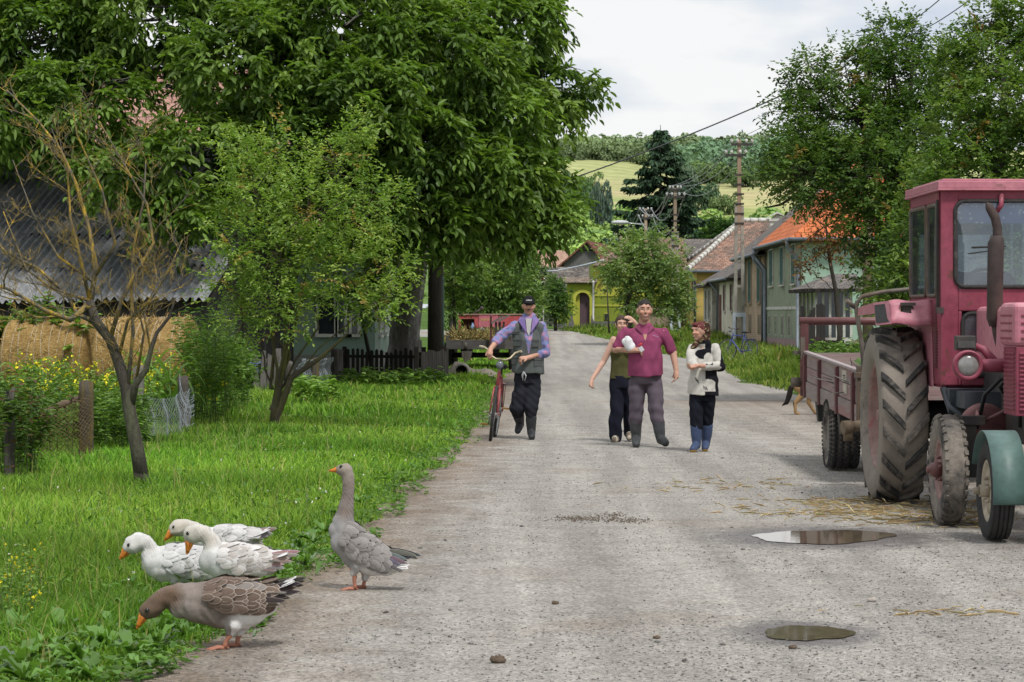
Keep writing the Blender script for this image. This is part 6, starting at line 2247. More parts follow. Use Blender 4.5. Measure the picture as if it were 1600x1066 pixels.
# near corner posts
for x in (TX0 + .02, TX1 - .02):
 b = MB()
 b.bar((x, TYN, tz(TYN, -.05)), (x, TYN, tz(TYN, .52)), .085)
 b.bb(x - .06, x + .14, TYN - .06, TYN + .05, tz(TYN, .40), tz(TYN, .455))
 b.build('corner_post', STEEL, tl, .006)
# rear hoop
b = MB()
b.bb(TX0 - .03, TX0 + .06, TYF, TYF + .07, tz(TYF, -.03), 1.555)
b.build('hoop_post', DARKRED, tl, .01)
b = MB()
b.bb(TX1 - .06, TX1 + .03, TYF, TYF + .07, tz(TYF, -.15), 1.555)
b.build('hoop_post', DARKRED, tl, .01)
b = MB()
b.cyl((TX0 - .04, TYF + .035, 1.515), (TX1 + .04, TYF + .035, 1.515), .045, None, 12)
b.build('hoop_bar', DARKRED, tl)
b = MB()
b.bb(TX0 - .10, TX0 - .02, TYF - .1, TYF + .12, tz(TYF, .43), tz(TYF, .47))
b.cyl((TX0 - .13, TYF + .04, tz(TYF, .12)), (TX0 - .02, TYF + .04, tz(TYF, .12)), .055, None, 12)
b.bb(TX0 - .045, TX0 - .0, TYF - .18, TYF - .14, tz(TYF, .38), tz(TYF, .62))
b.build('latch', STEEL, tl)
# bent front rail
b = MB()
b.tube([(TX0 + .06, TYN + .02, tz(TYN, .30)), (TX0 + .03, TYN + .02, 1.30), (TX0 - .03, TYN + .02, 1.68), (TX0 + .03, TYN + .02, 1.76), (TX0 + .22, TYN + .02, 1.80), (TX0 + .62, TYN + .02, 1.84), (TX1, TYN + .02, 1.84)], .022, 8)
b.tube([(TX0 - .04, TYN + .02, 1.66), (TX0 - .12, TYN - .02, 1.72)], [.022, .026], 8)
b.build('front_rail', STEEL, tl)
# running gear
TR_RIM = M("dusty_rim", (.24, .22, .19), (.16, .14, .12), 7, .9, .3)
for yy_ in (26.1, ):
 for s, x in ((-1, 3.355), (1, 4.72)):
  wheel(tl, (x, yy_, .375), .37, .29, .225, (DRY, BLACKR, TR_RIM), s, 'zig', .35, False)
b = MB()
b.cyl((3.3, 26.1, .375), (4.75, 26.1, .375), .05, None, 10)
b.bar((3.62, TYN + .1, tz(TYN, -.05)), (3.62, TYF - .1, tz(TYF, -.05)), .1, .14)
b.bar((4.45, TYN + .1, tz(TYN, -.05)), (4.45, TYF - .1, tz(TYF, -.05)), .1, .14)
b.bb(3.55, 3.70, 25.7, 26.5, .42, .60)
b.bb(4.37, 4.52, 25.7, 26.5, .42, .60)
b.build('chassis', IRON, tl)
for yy_ in (25.35, 27.2):
 b = MB()
 b.slab([(3.24, yy_, tz(yy_, -.03)), (3.24, yy_ + .18, tz(yy_, -.03)), (3.26, yy_ + .15, tz(yy_, -.24)), (3.26, yy_ + .03, tz(yy_, -.24))], (.25, 0, 0))
 b.build('bracket', IRON, tl)
# hitch and its knuckle
b = MB()
b.cyl((3.10, 23.55, .555), (3.36, 23.6, .585), .05, None, 12)
b.cyl((3.04, 23.53, .55), (3.12, 23.55, .555), .065, None, 12)
b.cyl((3.21, 23.57, .565), (3.27, 23.58, .57), .062, None, 12)
b.cyl((3.09, 23.55, .57), (3.09, 23.55, .43), .045, None, 10)
b.build('screw_jack', M("brass_rust", (.22, .17, .11), (.12, .085, .055), 9, .7, .4, .01), tl)
b = MB()
b.bar((4.03, TYN + .1, .55), (4.03, 22.45, .52), .09, .08)
b.build('drawbar', IRON, tl)
# --- dark green two-wheeled cart whose mudguard stands in front of the tractor
gc = thing("two_wheeled_cart", "grey-green cart with curved mudguards over narrow ribbed tyres before the tractor", "cart", (4.1, 17.95, 0))
CRIM = M("cream_rim", (.52, .47, .36), (.36, .30, .22), 8, .7, .2, dirt=(.2, .16, .12), dirt_amt=.4)
for s in (-1, 1):
 xw = 4.10 + s * .705
 wheel(gc, (xw, 17.98, .355), .35, .155, .215, (BLACKR, BLACKR, CRIM), s, 'rib', .55, True, bolts=5)
 b = MB()
 vs, fs = [], []
 n = 20
 xa, xb = xw - .095, xw + .135
 if s > 0:
  xa, xb = xw - .135, xw + .095
 for i in range(n + 1):
  a = R(92 - 130 * (1 - i / n)) if False else R(-98 + 165 * i / n)
  r = .425
  vs += [(xa, 17.98 + r * math.sin(a), .355 + r * math.cos(a)), (xb, 17.98 + r * math.sin(a), .355 + r * math.cos(a))]
 for i in range(n):
  fs.append((2 * i, 2 * i + 1, 2 * i + 3, 2 * i + 2))
 b.add(vs, fs, True)
 # straight flap hanging from the front end
 a = R(-98)
 yb_, zb_ = 17.98 + .425 * math.sin(a), .355 + .425 * math.cos(a)
 b.add([(xa, yb_, zb_), (xb, yb_, zb_), (xb, yb_ + .01, .285), (xa, yb_ + .01, .285)], [(0, 1, 2, 3)], False)
 g_ = b.build('mudguard', GREEN, gc)
 sm = g_.modifiers.new('thick', 'SOLIDIFY')
 sm.thickness = .006
b = MB()
b.cyl((3.42, 17.98, .355), (4.78, 17.98, .355), .035, None, 10)
b.bar((3.75, 17.3, .50), (3.75, 18.3, .50), .06)
b.bar((4.45, 17.3, .50), (4.45, 18.3, .50), .06)
b.bar((4.1, 17.35, .50), (4.1, 16.2, .46), .07)
b.build('frame', IRON, gc)
b = MB()
b.bb(3.68, 4.52, 17.35, 18.25, .545, .57)
b.bb(3.68, 3.70, 17.35, 18.25, .57, .83)
b.bb(4.50, 4.52, 17.35, 18.25, .57, .83)
b.bb(3.70, 4.50, 17.35, 17.37, .57, .83)
b.bb(3.70, 4.50, 18.23, 18.25, .57, .83)
b.build('box', GREEN, gc, .006)
# weeds and brushwood lying in the trailer
random.seed(8)
lo = thing("brushwood", "cut branches and weeds lying in the farm trailer", "brushwood", (3.9, 24.6, .7))
b = MB()
for _ in range(60):
 p = Vector((random.uniform(3.35, 4.5), random.uniform(24.0, 26.6), tz(25, .12) + random.random() * .2))
 d = Vector((random.gauss(0, 1), random.gauss(0, .7), random.uniform(.05, .7))).normalized()
 b.tube([p, p + d * .25, p + d * .5 + Vector((0, 0, random.uniform(-.08, .08)))], [.012, .009, .004], 5, False)
b.build('stick', GREY_WOOD, lo)
n = 500
p = np.stack([3.3 + 1.2 * rng.random(n), 23.9 + 1.0 * rng.random(n) ** 1.5, 1.0 + .16 * rng.random(n)], 1)
d = unit(n)
d[:, 2] = np.abs(d[:, 2])
v_, q_ = leaf_arrays(p, d, unit(n), .05 + .06 * rng.random(n), np.full(n, .03), .2)
obj('weed_leaf', np_mesh('weed_leaf', v_, [q_], col=np.repeat(jitter_col((.10, .19, .04), n, .4), 2, axis=0)), M_attr("weed_leaf"), lo)
# -- fences, weeds, poles, wagon, machine, bicycles
GREEN_LEAF = M_attr("weed_leaf", 0.55, 0.3, translucent=0.3)
WIRE = M("galvanised_wire", (.42, .46, .50), (.30, .33, .36), 30, .5, 0, metal=.2)
RUSTWIRE = M("rusty_wire", (.22, .15, .07), (.13, .085, .045), 30, .8, 0)
def post(name, label, px, y0, y1, wpx, mat, D=None, lean=0.0, group=None, lichen=False):
 D = D or 1.6 * F / (y1 - HOR)
 r_ = wpx * D / F / 2
 h = EYE - (y0 - HOR) * D / F
 root = None
 b = MB()
 n = 9
 pts = [(lean * h * t, 0, -.15 + (h + .15) * t) for t in np.linspace(0, 1, n)]
 b.tube(pts, [r_ * random.uniform(.92, 1.06) for _ in range(n)], 9)
 me = b.mesh(name)
 for v in me.vertices:
  a = math.atan2(v.co.y, v.co.x)
  k = 1 + .10 * math.sin(3 * a + px) + .06 * math.sin(5 * a)
  v.co.x *= k
  v.co.y *= k
  if v.co.z > h - .01:
   v.co.z += .03 * math.sin(a + px)
 o = obj(name, me, mat)
 o.location = (X(px, D), D, 0)
 tag(o, label, "fence post", group)
 return o, D, h
LICH_POST = M("lichen_post", (.105, .090, .07), (.055, .046, .036), 7, .95, .8, .02, stretch=(2, 2, .4), dirt=(.20, .145, .02), dirt_amt=.5, dirt_scale=3)
post("fence_post", "stout lichen-yellow post with wire netting left of the bare tree", 135, 598, 722, 23, LICH_POST)
post("fence_post", "grey post standing just behind the bare tree's trunk", 216, 574, 690, 17, GREY_WOOD)
post("fence_post", "leaning dark post wrapped in loose pale wire by the tall weeds", 292, 590, 672, 17, OLD_WOOD, lean=-.08)
post("fence_post", "dark ivy-covered post at the very left edge of the grass", 14, 610, 745, 17, OLD_WOOD)
post("fence_post", "thick weathered post at the left end of the dark picket fence", 527, 546, 604, 19, OLD_WOOD, D=56)
post("fence_post", "lichen-topped post among the loose netting right of the plum tree", 492, 560, 612, 13, LICH_POST, D=52)
post("fence_post", "short dark post just right of the plum tree's trunk", 452, 566, 622, 12, OLD_WOOD, D=48)
def netting(name, label, p0, p1, h0, h1, cell, mat, r_=.0035, sag=.10, slack=.03):
 """hexagonal-looking diamond netting between two points, drooping a little"""
 p0, p1 = Vector(p0), Vector(p1)
 ln = (p1 - p0).length
 d = (p1 - p0) / ln
 nrm = Vector((-d.y, d.x, 0))
 b = MB()
 H = max(h0, h1)
 nu = int(ln / cell)
 nv = int(H / cell)
 def pt(u, v):
  s = u * cell
  t = min(1, max(0, s / ln))
  hh = (h0 + (h1 - h0) * t) - sag * math.sin(math.pi * t)
  z = hh * min(1, v * cell / H)
  return p0 + d * s + nrm * (slack * math.sin(s * 9 + z * 5) + slack * .6 * math.sin(z * 17)) + Vector((0, 0, z + .01))
 for k in range(-nv, nu + 1):
  for sgn in (1, -1):
   pts = []
   for j in range(nv + 1):
    u = k + j if sgn > 0 else k + nv - j
    if 0 <= u <= nu:
     q = pt(u + .18 * (1 if j % 2 else -1), j)
     pts.append(q)
   if len(pts) > 1:
    b.tube(pts, r_, 3, False)
 o = b.build(name, mat)
 return tag(o, label, "wire netting")
netting("wire_netting", "sagging pale chicken wire between the grey post and the leaning dark post", (X(222, 31.5), 31.5, 0), (X(296, 34), 34, 0), .62, .62, .075, WIRE, .0024, .10)
netting("wire_netting", "rusty chicken wire stapled around the lichen-yellow post", (X(60, 27.2), 27.2, 0), (X(152, 27.5), 27.5, 0), .62, .80, .055, RUSTWIRE, .003, .06)
netting("wire_netting", "crumpled pale wire netting left of the thick weathered post", (X(468, 51), 51, 0), (X(515, 54), 54, 0), .75, .72, .07, WIRE, .005, .05, .06)
random.seed(3)
b = MB()
for _ in range(18):
 z = random.uniform(.1, .75)
 pts = []
 a0 = random.random() * 6
 for j in range(7):
  t = j / 6
  pts.append((X(292, 34.6) + (.10 - .05 * t) * math.cos(a0 + t * 3) + .06 * t, 34.55 + .1 * math.sin(a0 + t * 3), z - .35 * t + .12 * math.sin(t * 4 + a0)))
 b.tube(pts, .0035, 3, False)
o = b.build("wire_coil", WIRE)
tag(o, "tangle of loose pale wire wound round the leaning dark post", "wire")
# the vine-wrapped pole that serves as a rail
b = MB()
pts = curve_pts(P(-10, 655, 27.3), P(128, 620, 27.6), 14, -.06, .012)
b.tube(pts, [.03 + .012 * math.sin(i * 1.9) for i in range(15)], 7)
for i in range(40):
 p = pts[i % 15]
 q = p + Vector((random.gauss(0, .04), random.gauss(0, .04), random.gauss(0, .035)))
 b.tube([p, q, q + Vector((random.gauss(0, .04), 0, random.gauss(0, .03)))], .008, 4, False)
o = b.build("fence_rail", M("twisted_vine", (.17, .125, .085), (.09, .065, .045), 12, .95, .6, .01))
tag(o, "twisted vine-wrapped pole slung between the left fence posts as a rail", "rail")
# --- picket and board fences
def board_fence(name, label, p0, p1, h, bw, gap, mat, rails=True, pointed=False, jit=.02, lean=.0):
 p0, p1 = Vector(p0), Vector(p1)
 root = thing(name, label, "fence", (p0 + p1) / 2)
 ln = (p1 - p0).length
 d = (p1 - p0) / ln
 nrm = Vector((-d.y, d.x, 0))
 if nrm.y > 0:
  nrm = -nrm
 b = MB()
 s = 0
 while s < ln:
  w_ = bw * random.uniform(.85, 1.15)
  hh = h + random.uniform(-jit, jit) * 2
  a = p0 + d * s + nrm * random.uniform(.03, .04)
  tl_ = random.gauss(0, lean)
  up = Vector((0, 0, hh)) + d * tl_
  q = [a, a + d * w_, a + d * w_ + up, a + d * w_ * .5 + up + Vector((0, 0, w_ * .5)), a + up] if pointed else [a, a + d * w_, a + d * w_ + up + Vector((0, 0, random.uniform(-jit, jit))), a + up]
  b.slab([x + Vector((0, 0, -.05)) for x in q], nrm * .02)
  s += w_ + gap * random.uniform(.8, 1.2)
 b.build('pickets' if False else 'picket_panel', mat, root)
 if rails:
  for zz in (h * .25, h * .78):
   r_ = MB()
   r_.bar(p0 + Vector((0, 0, zz)), p1 + Vector((0, 0, zz)), .045, .07)
   r_.build('rail', mat, root)
 n = max(2, int(ln / 2.2) + 1)
 for i in range(n):
  q = p0 + d * ln * i / (n - 1) - nrm * .07
  r_ = MB()
  r_.bar(q + Vector((0, 0, -.1)), q + Vector((0, 0, h + .05)), .10, .10)
  r_.build('post', mat, root)
 return root
random.seed(14)
board_fence("picket_fence", "low tarred black picket fence in front of the walnut trunk", (X(536, 59.5), 59.5, 0), (X(660, 58.6), 58.6, 0), .78, .075, .055, BLACK_WOOD, True, True, .03)
board_fence("board_fence", "short solid run of dark boards at the right end of the picket fence", (X(655, 57.5), 57.5, 0), (X(697, 59.5), 59.5, 0), .80, .15, .012, OLD_WOOD, True, False, .015)
board_fence("board_fence", "tumbledown grey board fence left of the plum tree's trunk", (X(384, 50.5), 50.5, 0), (X(440, 52.0), 52.0, 0), .84, .13, .03, GREY_WOOD, True, False, .05, .05)
MAROON_WOOD = M("maroon_boards", (.085, .050, .052), (.045, .028, .030), 6, .95, .6, .012, stretch=(3, 3, .35))
board_fence("board_fence", "maroon board fence standing behind the farm trailer", (X(1272, 66), 66, 0), (X(1360, 62), 62, 0), .95, .55, .05, MAROON_WOOD, True, False, .04)
board_fence("board_fence", "tall ragged dark planks beside the white veranda", (X(1258, 69), 69, 0), (X(1282, 69.5), 69.5, 0), 1.75, .2, .03, BLACK_WOOD, True, False, .12, .02)
# a bundle of rags tied to the grey fence
b = MB()
for i in range(9):
 b.ball((X(388 + random.uniform(-5, 6), 50), 50 + random.uniform(-.05, .05), Z(585 + random.uniform(-12, 12), 50)), (random.uniform(.05, .10), .06, random.uniform(.06, .12)), 10, 7)
o = b.build("rag_bundle", M("grey_rag", (.40, .38, .36), (.22, .20, .19), 12, .95, .6, .01))
tag(o, "crumpled whitish rag bundle tied to the tumbledown grey fence with blue twine", "rags")
b = MB()
b.tube([P(386, 570, 49.9), P(392, 567, 49.9), P(402, 569, 49.9), P(408, 566, 49.95)], .012, 5, False)
b.tube([P(388, 574, 49.9), P(396, 568, 49.88), P(404, 580, 49.9)], .01, 5, False)
o = b.build("twine", M("blue_twine", (.10, .18, .50), (.07, .12, .38), 9))
tag(o, "bright blue twine knotted on the tumbledown grey fence", "twine")
# --- weeds
def herb(name, label, cat, spots, h, leaf, cols, nl=14, flower=None, stem=(.07, .11, .03), lean=.12, group=None, branch=0, seed=1, stemr=.006, wide=.9, leaf0=.1):
 """a clump of upright leafy stems"""
 r = np.random.default_rng(seed)
 spots = np.array(spots, float)
 c = spots.mean(0)
 root = thing(name, label, cat, (c[0], c[1], float(gz(c[1]))), group)
 b = MB()
 P0, D0, Ls = [], [], []
 for x, y in spots:
  hh = h * r.uniform(.65, 1.1)
  d = Vector((r.normal() * lean, r.normal() * lean, 1))
  p = Vector((x, y, float(gz(np.array(y))) - .02))
  e = p + d * hh
  b.tube([p, p.lerp(e, .5) + Vector((r.normal() * .02, 0, 0)), e], [stemr, stemr * .8, stemr * .3], 4, False)
  P0.append(p.lerp(e, leaf0))
  D0.append(d)
  Ls.append(hh * (1 - leaf0))
  for k in range(branch):
   t = r.uniform(.3, .85)
   q = p.lerp(e, t)
   dd = (d + Vector((r.normal() * .8, r.normal() * .8, .2))).normalized()
   l2 = hh * r.uniform(.18, .4)
   b.tube([q, q + dd * l2], [stemr * .5, stemr * .2], 3, False)
   P0.append(q)
   D0.append(dd)
   Ls.append(l2)
 b.build('stem', M("green_stem", stem, tuple(v * .6 for v in stem), 8), root)
 P0, D0, Ls = np.array([tuple(p) for p in P0]), np.array([tuple(p) for p in D0]), np.array(Ls)
 pos, ld, nrm, ll, ww, sid = shoots_leaves(P0, D0, Ls, nl, leaf[0], leaf[1], .0, wide, .25, r)
 a = r.random(len(pos)) * 6.283
 ld = ld * .3 + np.stack([np.cos(a), np.sin(a), .25 - .5 * r.random(len(pos))], 1)
 v, q = leaf_arrays(pos, ld, nrm, ll, ww, .2)
 ws = np.array([w_ for _, w_ in cols], float)
 cc = np.array([k for k, _ in cols])[r.choice(len(cols), len(pos), p=ws / ws.sum())] * (.75 + .5 * r.random((len(pos), 1)))
 obj('foliage', np_mesh('foliage', v, [q], col=np.repeat(cc, 2, axis=0)), GREEN_LEAF, root)
 if flower:
  fc, nf, fs = flower
  idx = r.integers(0, len(P0), nf)
  t = .75 + .3 * r.random(nf)
  fp = P0[idx] + D0[idx] * (Ls[idx] * t)[:, None] + r.normal(size=(nf, 3)) * .015
  fp = np.repeat(fp, 4, axis=0)
  v, q = leaf_arrays(fp, unit(len(fp), r), unit(len(fp), r), np.full(len(fp), fs), np.full(len(fp), fs * .8), .2)
  obj('flower', np_mesh('flower', v, [q], col=np.repeat(jitter_col(fc, len(fp), .2, .05, r), 2, axis=0)), M_attr("petal", .7), root)
 return root
def scatter(px0, px1, D0, D1, n, seed):
 r = np.random.default_rng(seed)
 D = D0 + (D1 - D0) * r.random(n)
 px = px0 + (px1 - px0) * r.random(n)
 return np.stack([(px - 800) * D / F, D], 1)
WG = [((.12, .22, .045), 4), ((.18, .29, .065), 3), ((.075, .15, .034), 2)]
WD = [((.085, .155, .035), 4), ((.12, .20, .045), 3), ((.14, .085, .045), 1)]
WB = [((.17, .30, .06), 4), ((.23, .36, .08), 3), ((.11, .21, .045), 2)]
herb("weed_clump", "dark nettles and dead stalks at the far left edge below the fence", "weeds", scatter(-30, 62, 24.5, 27.5, 52, 1), .95, (.095, .032), WD, 16, branch=3, seed=1)
herb("weed_clump", "tall feathery weeds in the gap between the bare tree and the plum tree", "weeds", scatter(303, 358, 36, 40, 44, 2), 1.65, (.10, .024), WG, 20, branch=5, seed=2)
herb("weed_clump", "second bank of feathery weeds just left of the grey board fence", "weeds", scatter(350, 392, 40, 46, 30, 3), 1.15, (.10, .03), WG, 20, branch=5, seed=3)
herb("weed_clump", "bushy weeds filling the fence line behind the lichen-yellow post", "weeds", scatter(60, 225, 29, 32, 90, 4), .68, (.085, .026), WG, 16, branch=4, seed=4)
herb("weed_clump", "nettles hugging the foot of the black picket fence", "weeds", scatter(540, 700, 54, 57.5, 110, 5), .40, (.14, .07), WB, 9, branch=1, seed=5)
herb("weed_clump", "leafy weeds growing round the base of the plum tree's trunk", "weeds", scatter(455, 520, 44, 50, 60, 6), .42, (.14, .08), WB, 9, branch=1, seed=6)
herb("weed_clump", "sprawling nettles at the foot of the straw bales", "weeds", scatter(-20, 300, 40, 44, 110, 7), .50, (.12, .045), WG, 14, branch=3, seed=7)
herb("weed_clump", "rank weeds along the maroon fence behind the farm trailer", "weeds", scatter(1262, 1400, 55, 61, 140, 8), .9, (.13, .05), WG, 14, branch=3, seed=8)
herb("weed_clump", "grapevine leaves creeping over the eave of the corrugated roof", "vine", scatter(15, 120, 47.5, 48.6, 26, 9), 1.75, (.15, .12), WB, 20, branch=3, seed=9, lean=.2, leaf0=.65)
herb("mustard_plants", "yellow-flowered mustard standing among the corn below the left bales", "flowers", scatter(15, 230, 31.5, 36, 95, 10), .98, (.07, .03), WB, 8, ((.80, .70, .03), 430, .030), branch=5, seed=10)
herb("mustard_plants", "yellow mustard blooms beside the corn leaves near the leaning post", "flowers", scatter(228, 335, 36.5, 40, 50, 11), .90, (.07, .03), WB, 8, ((.80, .70, .03), 220, .030), branch=5, seed=11)
herb("wild_flowers", "small yellow wild flowers low in the grass at the left margin", "flowers", scatter(5, 60, 12.5, 14.5, 22, 12), .34, (.035, .012), WB, 7, ((.70, .58, .02), 60, .010), branch=2, seed=12, stemr=.002)
def corn(label, px, D, h, n, seed, wdt=.10):
 r = np.random.default_rng(seed)
 x0 = X(px, D)
 root = thing("corn_plant", label, "corn", (x0, D, 0))
 b = MB()
 b.tube([(x0, D, -.02), (x0, D, h * .75)], [.018, .01], 7)
 b.build('stem', M("corn_stem", (.16, .26, .07), (.11, .19, .05), 6), root)
 V, Q, off = [], [], 0
 for i in range(n):
  a = (i % 2) * math.pi + r.normal() * .5
  z0 = h * (.10 + .55 * i / n)
  ln = h * r.uniform(.6, .85)
  seg = 9
  c, s = math.cos(a), math.sin(a)
  pr = []
  for k in range(seg + 1):
   t = k / seg
   rr = ln * .62 * t
   z = z0 + ln * (.95 * t - .85 * t * t * t)
   w_ = wdt * math.sin(math.pi * min(1, .14 + .86 * t)) * (1 - t * .35)
   pr.append(((x0 + c * rr, D + s * rr * .6, z), w_))
  vs = []
  for (p, w_) in pr:
   vs += [(p[0] - s * w_ * .5, p[1] + c * w_ * .5, p[2] + w_ * .22), p, (p[0] + s * w_ * .5, p[1] - c * w_ * .5, p[2] + w_ * .22)]
  V += vs
  for k in range(seg):
   for j in (0, 1):
    Q.append((off + 3 * k + j, off + 3 * k + j + 1, off + 3 * k + 4 + j, off + 3 * k + 3 + j))
  off = len(V)
 cc = jitter_col((.19, .34, .07), len(Q), .12, .1, r)
 obj('leaf_blade', np_mesh('leaf_blade', V, [Q], col=cc, smooth_=True), M_attr("corn_leaf", .45, .4, translucent=.35), root)
for i, (px, D, h, lab) in enumerate(((236, 36.3, 1.30, "broad light green corn plant just right of the bare tree's fork"), (266, 36.2, 1.20, "corn plant with wide arching leaves left of the leaning post"), (40, 35, 1.15, "corn plant with pale leaves under the leftmost bale"), (72, 35.5, 1.1, "corn plant whose leaf arches below the second bale"), (14, 34.5, 1.0, "corn plant at the very left edge before the bales"), (196, 37.5, .95, "low corn plant hidden behind the bare tree's trunk"))):
 corn(lab, px, D, h, 9, 60 + i)
# --- dock rosettes at the road edge and in the near corner
def dock(x, y, n, ln, seed, pale=0.0):
 r = np.random.default_rng(seed)
 V, Q, C = [], [], []
 for i in range(n):
  a = r.random() * 6.283
  L_ = ln * r.uniform(.8, 1.6)
  el = r.uniform(.45, 1.3)
  seg = 6
  c, s = math.cos(a), math.sin(a)
  off = len(V)
  wob_ = r.uniform(-.3, .3)
  for k in range(seg + 1):
   t = k / seg
   rr = L_ * t * (1 - .25 * el)
   z = L_ * (el * t - (.20 + .45 * el) * t * t) + .02
   w_ = L_ * .27 * max(.04, math.sin(math.pi * min(1, .02 + t * .98)) ** .8) * (1.05 - .35 * t)
   px_, py_ = c * rr - s * wob_ * L_ * t * t * .5, s * rr + c * wob_ * L_ * t * t * .5
   cr = .16 * w_ + .012 * math.sin(t * 15 + i)
   V += [(x + px_ - s * w_ / 2, y + py_ + c * w_ / 2, max(.012, z + cr)), (x + px_, y + py_, max(.008, z)), (x + px_ + s * w_ / 2, y + py_ - c * w_ / 2, max(.012, z + .16 * w_ + .012 * math.sin(t * 15 + i + 2)))]
  for k in range(seg):
   for j in (0, 1):
    Q.append((off + 3 * k + j, off + 3 * k + j + 1, off + 3 * k + 4 + j, off + 3 * k + 3 + j))
  base = np.array((.13, .25, .055)) * r.uniform(.7, 1.35)
  if r.random() < .06 + pale:
   base = np.array((.20, .27, .17)) * r.uniform(.7, 1.1)
  C += [base] * (seg * 2)
 o = obj("dock_plant", np_mesh("dock_plant", V, [Q], col=np.array(C), smooth_=True), M_attr("dock_leaf", .45, .4, translucent=.3))
 return tag(o, "broad-leaved dock plant at the muddy edge of the grass", "dock plant", "dock plants along the road edge")
dk_ = [(30, 1052, .17, 11), (70, 1030, .18, 12), (120, 1045, .17, 11), (165, 1020, .16, 10), (205, 1035, .16, 10), (95, 1005, .17, 10), (180, 1000, .15, 9), (240, 1000, .15, 10), (270, 985, .15, 10), (215, 975, .16, 10), (300, 975, .13, 9), (245, 1020, .13, 8),
  (140, 1065, .18, 10), (40, 1075, .18, 10), (215, 1062, .14, 8), (470, 868, .13, 9), (490, 852, .13, 9), (450, 880, .14, 9), (505, 838, .12, 8), (435, 900, .12, 8), (480, 890, .10, 7), (520, 815, .11, 8), (560, 790, .10, 7), (20, 1005, .15, 9), (330, 968, .11, 8), (290, 1000, .11, 7)]
for i, (px, py, ln, n) in enumerate(dk_):
 D = 1.6 * F / (py - HOR)
 dock(X(px, D), D, n + 4, ln, 400 + i, .2 if 430 < px < 530 else 0)
# pulled leaves lying on the dirt
for i, (px, py) in enumerate(((395, 1004), (430, 896), (495, 902), (520, 880), (375, 1000), (245, 1043))):
 D = 1.6 * F / (py - HOR)
 o = dock(0, 0, 2, .09, 900 + i, .5)
 o.name = "fallen_leaf"
 o.location = (X(px, D), D, .004)
 o['label'] = "wilted green leaf lying flat on the dirt beside the geese"
 o['category'] = "leaf"
 o['group'] = "wilted leaves on the dirt edge"
# --- utility poles
def pole(label, px, D, top_py, arms, ped=True, dbl=True, lamp=False):
 g0 = float(gz(np.array(float(D))))
 x = X(px, D)
 zt = Z(top_py, D)
 root = thing("utility_pole", label, "utility pole", (x, D, g0))
 H = zt - g0
 split = g0 + H * .62
 if dbl:
  for s in (-1, 1):
   b = MB()
   b.bar((x + s * .17, D, g0 - .1), (x + s * .115, D, split + .6), .13, .15)
   b.build('leg', CONCRETE, root)
  b = MB()
  for k in range(5):
   zz = g0 + (split - g0) * (k + .6) / 5.2
   b.bb(x - .12, x + .12, D - .05, D + .05, zz - .05, zz + .05)
  b.build('brace', CONCRETE, root)
  b = MB()
  b.bb(x - .075, x + .075, D - .09, D + .09, split - .2, zt)
  b.build('mast', M("tan_mast", (.34, .26, .18), (.22, .17, .12), 5, .95, .5, .01, stretch=(3, 3, .3)), root)
  b = MB()
  for k in range(6):
   zz = split - .15 + k * (zt - .9 - split) / 6
   b.bb(x - .19, x + .19, D - .11, D + .11, zz, zz + .07)
  b.build('clamp', IRON, root)
 else:
  b = MB()
  b.tube([(x, D, g0 - .1), (x, D, zt)], [.14, .09], 8)
  b.build('mast', M("tan_mast", (.34, .26, .18), (.22, .17, .12), 5), root)
 if ped:
  b = MB()
  b.bb(x - .26, x - .15, D - .14, D + .1, g0 - .1, g0 + H * .185)
  b.bb(x + .15, x + .26, D - .14, D + .1, g0 - .1, g0 + H * .185)
  b.bb(x - .15, x + .15, D - .139, D + .099, g0 + H * .165, g0 + H * .185)
  b.bb(x - .15, x + .15, D - .139, D + .099, g0 - .1, g0 + .25)
  b.build('whitewashed_foot', M("limewash_blue", (.56, .62, .68), (.42, .47, .52), 5, .9), root)
 tips = []
 for (py, a, c_) in arms:
  zz = Z(py, D)
  b = MB()
  b.bb(X(a, D), X(c_, D), D - .14, D - .06, zz - .05, zz + .05)
  ar = b.build('crossarm', IRON, root)
  n = 2
  for u in (.03, .30, .70, .97):
   xx = X(a, D) + (X(c_, D) - X(a, D)) * u
   b = MB()
   b.tube([(xx, D - .1, zz + .05), (xx, D - .1, zz + .12), (xx, D - .1, zz + .20), (xx, D - .1, zz + .22)], [.02, .055, .055, .03], 8)
   b.build('insulator', M("porcelain", (.62, .62, .60), (.5, .5, .48), 5, .3, 0, spec=.5), ar)
   tips.append(Vector((xx, D - .1, zz + .2)))
 if lamp:
  zz = Z(top_py + 25, D)
  b = MB()
  b.tube([(x, D, zz), (x - .8, D - .2, zz + .05), (x - 1.2, D - .3, zz + .1)], .04, 6)
  b.ball((x - 1.6, D - .4, zz + .12), (.55, .2, .14), 12, 8)
  b.build('street_lamp', M("lamp_grey", (.55, .57, .58), (.4, .42, .43), 5, .4), root)
 return tips
t1 = pole("nearest tall utility pole with two dark crossarms beside the white and brick houses", 1155, 104, 219, [(226, 1142, 1176), (243, 1133, 1166)])
t2 = pole("second utility pole with a whitewashed lattice foot before the tan yard wall", 1055, 128, 294, [(297, 1046, 1064), (308, 1041, 1070)])
t3 = pole("third utility pole carrying a street lamp in front of the tall spruce", 1009, 158, 326, [(330, 999, 1018), (341, 997, 1020)], ped=False, dbl=False, lamp=True)
t4 = pole("most distant utility pole above the wooden gable barn", 970, 205, 350, [(357, 960, 980), (366, 958, 982)], ped=False, dbl=False)
t0 = pole("utility pole standing inside the pear tree's crown", 1356, 62, 76, [(82, 1342, 1370), (98, 1344, 1368)], ped=False, dbl=False)
WIREM = M("dark_cable", (.10, .105, .11), (.07, .075, .08), 3, .6, 0)
WIREL = M("pale_cable", (.36, .38, .40), (.28, .30, .32), 3, .5, 0)
